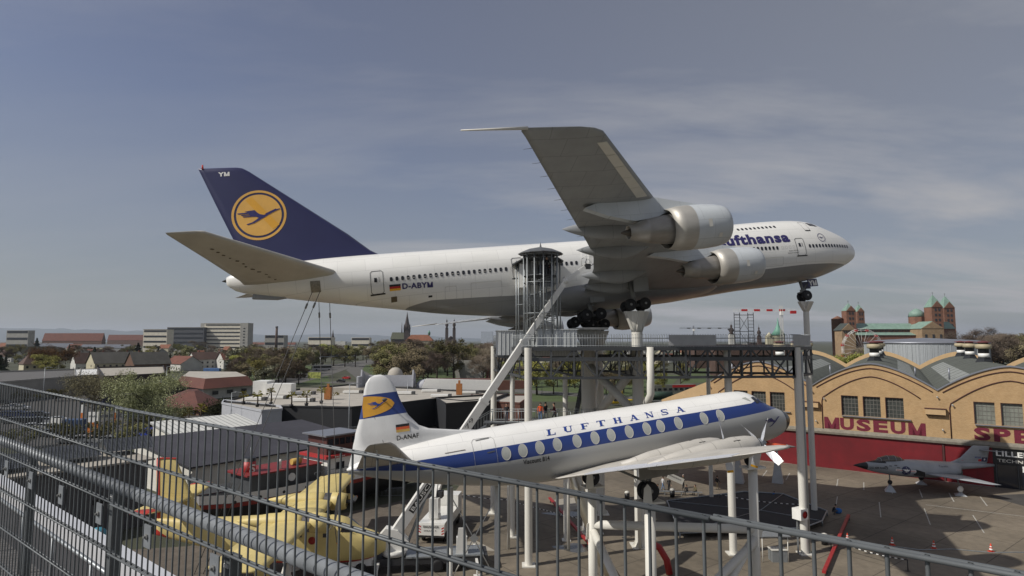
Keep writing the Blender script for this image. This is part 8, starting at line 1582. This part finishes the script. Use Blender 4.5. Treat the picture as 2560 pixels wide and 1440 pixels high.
cr = thing('crowd_barrier', 'row of thin metal barrier bars in the shade under the small airliner tail', 'barrier', G(950, 1242), R_(8)); b = MB()
for i in range(18): b.tube((i*.16, 0, .1), (i*.16, 0, 1.0), .02, n=4)
for z in (.1, 1.0): b.tube((0, 0, z), (2.8, 0, z), .03, n=5)
b.build('bars', m_galv, cr)
for i, (px, y, lab) in enumerate(((1440, 1235, 'tall curved steel duct pipe beside the trestle rear leg'), )): p = G(1500, 1330); o = thing('steel_slide', 'big polished steel tube slide curving down behind the trestle rear leg', 'slide', p); MB().pipe([onw(1425, 52, 11.0)-p, onw(1428, 50, 9)-p, onw(1448, 49, 6.6)-p, onw(1475, 48.5, 4.4)-p, onw(1500, 48, 2.2)-p, onw(1530, 47.5, .9)-p], .5, 18).build('tube', M('polished_steel', (.42, .38, .30), rough=.3, metal=.85, var=.15), o)
sl = thing('red_slide', 'red curved chute near the bottom edge right of the front trestle leg', 'slide', G(1640, 1438)); MB().pipe([(-.6, 0, 2.6), (.3, 0, 2.2), (.9, 0, 1.2), (1.1, 0, .1)], .28, 10).build('tube', M('beam_red', (.32, .02, .02)), sl)
# ============================================================ mesh fence in front of the camera
m_fe = M('fence_galvanised', (.13, .14, .145), rough=.55, metal=.35, var=.2, scale=14); m_ft = M('tube_galvanised', (.23, .245, .26), rough=.58, metal=.35, var=.25, scale=9)
JP = [V((-5.70, 5.66, -.20)), V((-3.70, 4.145, -.245)), V((-1.683, 2.62, -.285)), V((.345, 1.08, -.306)), V((2.33, -.45, -.33))]
LAB = ('farthest left panel of the galvanised mesh fence', 'second panel of the galvanised mesh fence, crossing the lower left', 'long middle panel of the galvanised mesh fence', 'nearest right panel of the galvanised mesh fence')
E0 = V((0, 0, EYE)); fdir = (JP[3]-JP[2]).normalized(); fn_ = V((-fdir.y, fdir.x, 0)).normalized(); fn_ = fn_ if fn_.y > 0 else -fn_
for k in range(4):
    a, b = JP[k]+E0, JP[k+1]+E0; o = thing('mesh_fence', LAB[k], 'fence', a, group='mesh fence panels'); d = b-a; L__ = d.length; d.normalize(); n = 50
    g = MB(); off = fn_*(.007 if k % 2 else -.003)
    for i in range(n+1): p = d*(.012+(L__-.024)*i/n)+off; g.tube(p+V((0, 0, .004)), p+V((0, 0, -1.62)), .0032, n=6, cap=False)
    for j in range(9):
        for s_ in (-1, 1): g.tube(off+fn_*s_*.0068+V((0, 0, -.2*j)), d*L__+off+fn_*s_*.0068+V((0, 0, -.2*j)), .0042, n=6)
    g.build('wire_mesh', m_fe, o)
hr = thing('handrail', 'thick galvanised round handrail behind the mesh fence, striped by bar shadows', 'handrail', JP[0]+E0)
of = fn_*.10+V((0, 0, -.385)); MB().tube(of-fdir*.5, (JP[2]-JP[0])+of, .027, n=24).tube((JP[2]-JP[0])+of, (JP[4]-JP[0])+of, .027, n=24).build('tube', m_ft, hr)
def fp(t): # along the fence from joint 2
    return JP[2]+E0+((JP[3]-JP[2]) if t > 0 else (JP[2]-JP[1])).normalized()*t
for i, t in enumerate((-2.75, -2.3, -1.87, -1.45, -1.02, -.57, -.10, .38, .89, 1.4, 1.9)):
    p = fp(t); MB_ = MB().box(fn_*-.014+V((0, 0, -.455)), (.058, .005, .085), math.atan2(fdir.y, fdir.x)).build('clamp_plate', m_ft, None); MB_.parent = hr; MB_.location = p-(JP[0]+E0); MB().lathe([(.011, 0), (.011, .006), (.006, .007), (.005, .014), (.0, .015)], fn_*-.016+V((0, 0, -.455)), -fn_, 8, smooth=False).build('bolt', m_gear, MB_)
for t, lab in ((-4.1, 'fence post at the far left end of the handrail'), (-2.95, 'fence post cut by the left picture edge'), (-1.66, 'second fence post from the left under the handrail'), (-.40, 'fence post left of the first fence joint, under the handrail'), (.89, 'nearest fence post, with clamp plate on top'), (2.2, 'fence post below the picture at the right')):
    p = fp(t)+fn_*(.045 if t > .5 else .16); o = thing('fence_post', lab, 'fence post', (p.x, p.y, 17.1), math.atan2(fdir.y, fdir.x), group='fence posts'); zt = p.z-.43-17.1; MB().box((0, 0, zt/2), (.06, .04, zt)).build('post', m_fe, o); MB().box((0, 0, .01), (.14, .12, .02)).build('foot_plate', m_fe, o); MB().box((0, -.021, zt-.03), (.035, .003, .012)).build('sticker', m_wht, o)
dkp = [JP[0]+fn_*.25, JP[4]+fn_*.25, JP[4]-fn_*3, JP[0]-fn_*3]; dz_ = 17.08
dk_ = thing('tower_deck', 'grey steel deck of the viewing tower underfoot, just outside the picture', 'platform', (0, 0, dz_)); MB().add([V((p.x, p.y, 0)) for p in dkp]+[V((p.x, p.y, -.2)) for p in dkp], [(0, 1, 2, 3), (7, 6, 5, 4), (0, 4, 5, 1), (1, 5, 6, 2), (2, 6, 7, 3), (3, 7, 4, 0)]).build('deck', m_stl, dk_)
# ============================================================ air over the plain
hz = MB().box((0, 0, 0), (1, 1, 1)).build('haze', None, None, kind='stuff') if 0 else None
def haze(dens):
    m = bpy.data.materials.new('haze_air'); m.use_nodes = True; t = m.node_tree; t.nodes.clear(); o = t.nodes.new('ShaderNodeOutputMaterial'); v = t.nodes.new('ShaderNodeVolumePrincipled')
    v.inputs['Color'].default_value = (.80, .88, 1, 1); v.inputs['Density'].default_value = dens; v.inputs['Anisotropy'].default_value = .2; t.links.new(v.outputs[0], o.inputs['Volume'])
    b = MB().box((0, 12700, 250), (64000, 27000, 502)); b.build('haze', m, None, kind='stuff')
haze(4.5e-5)
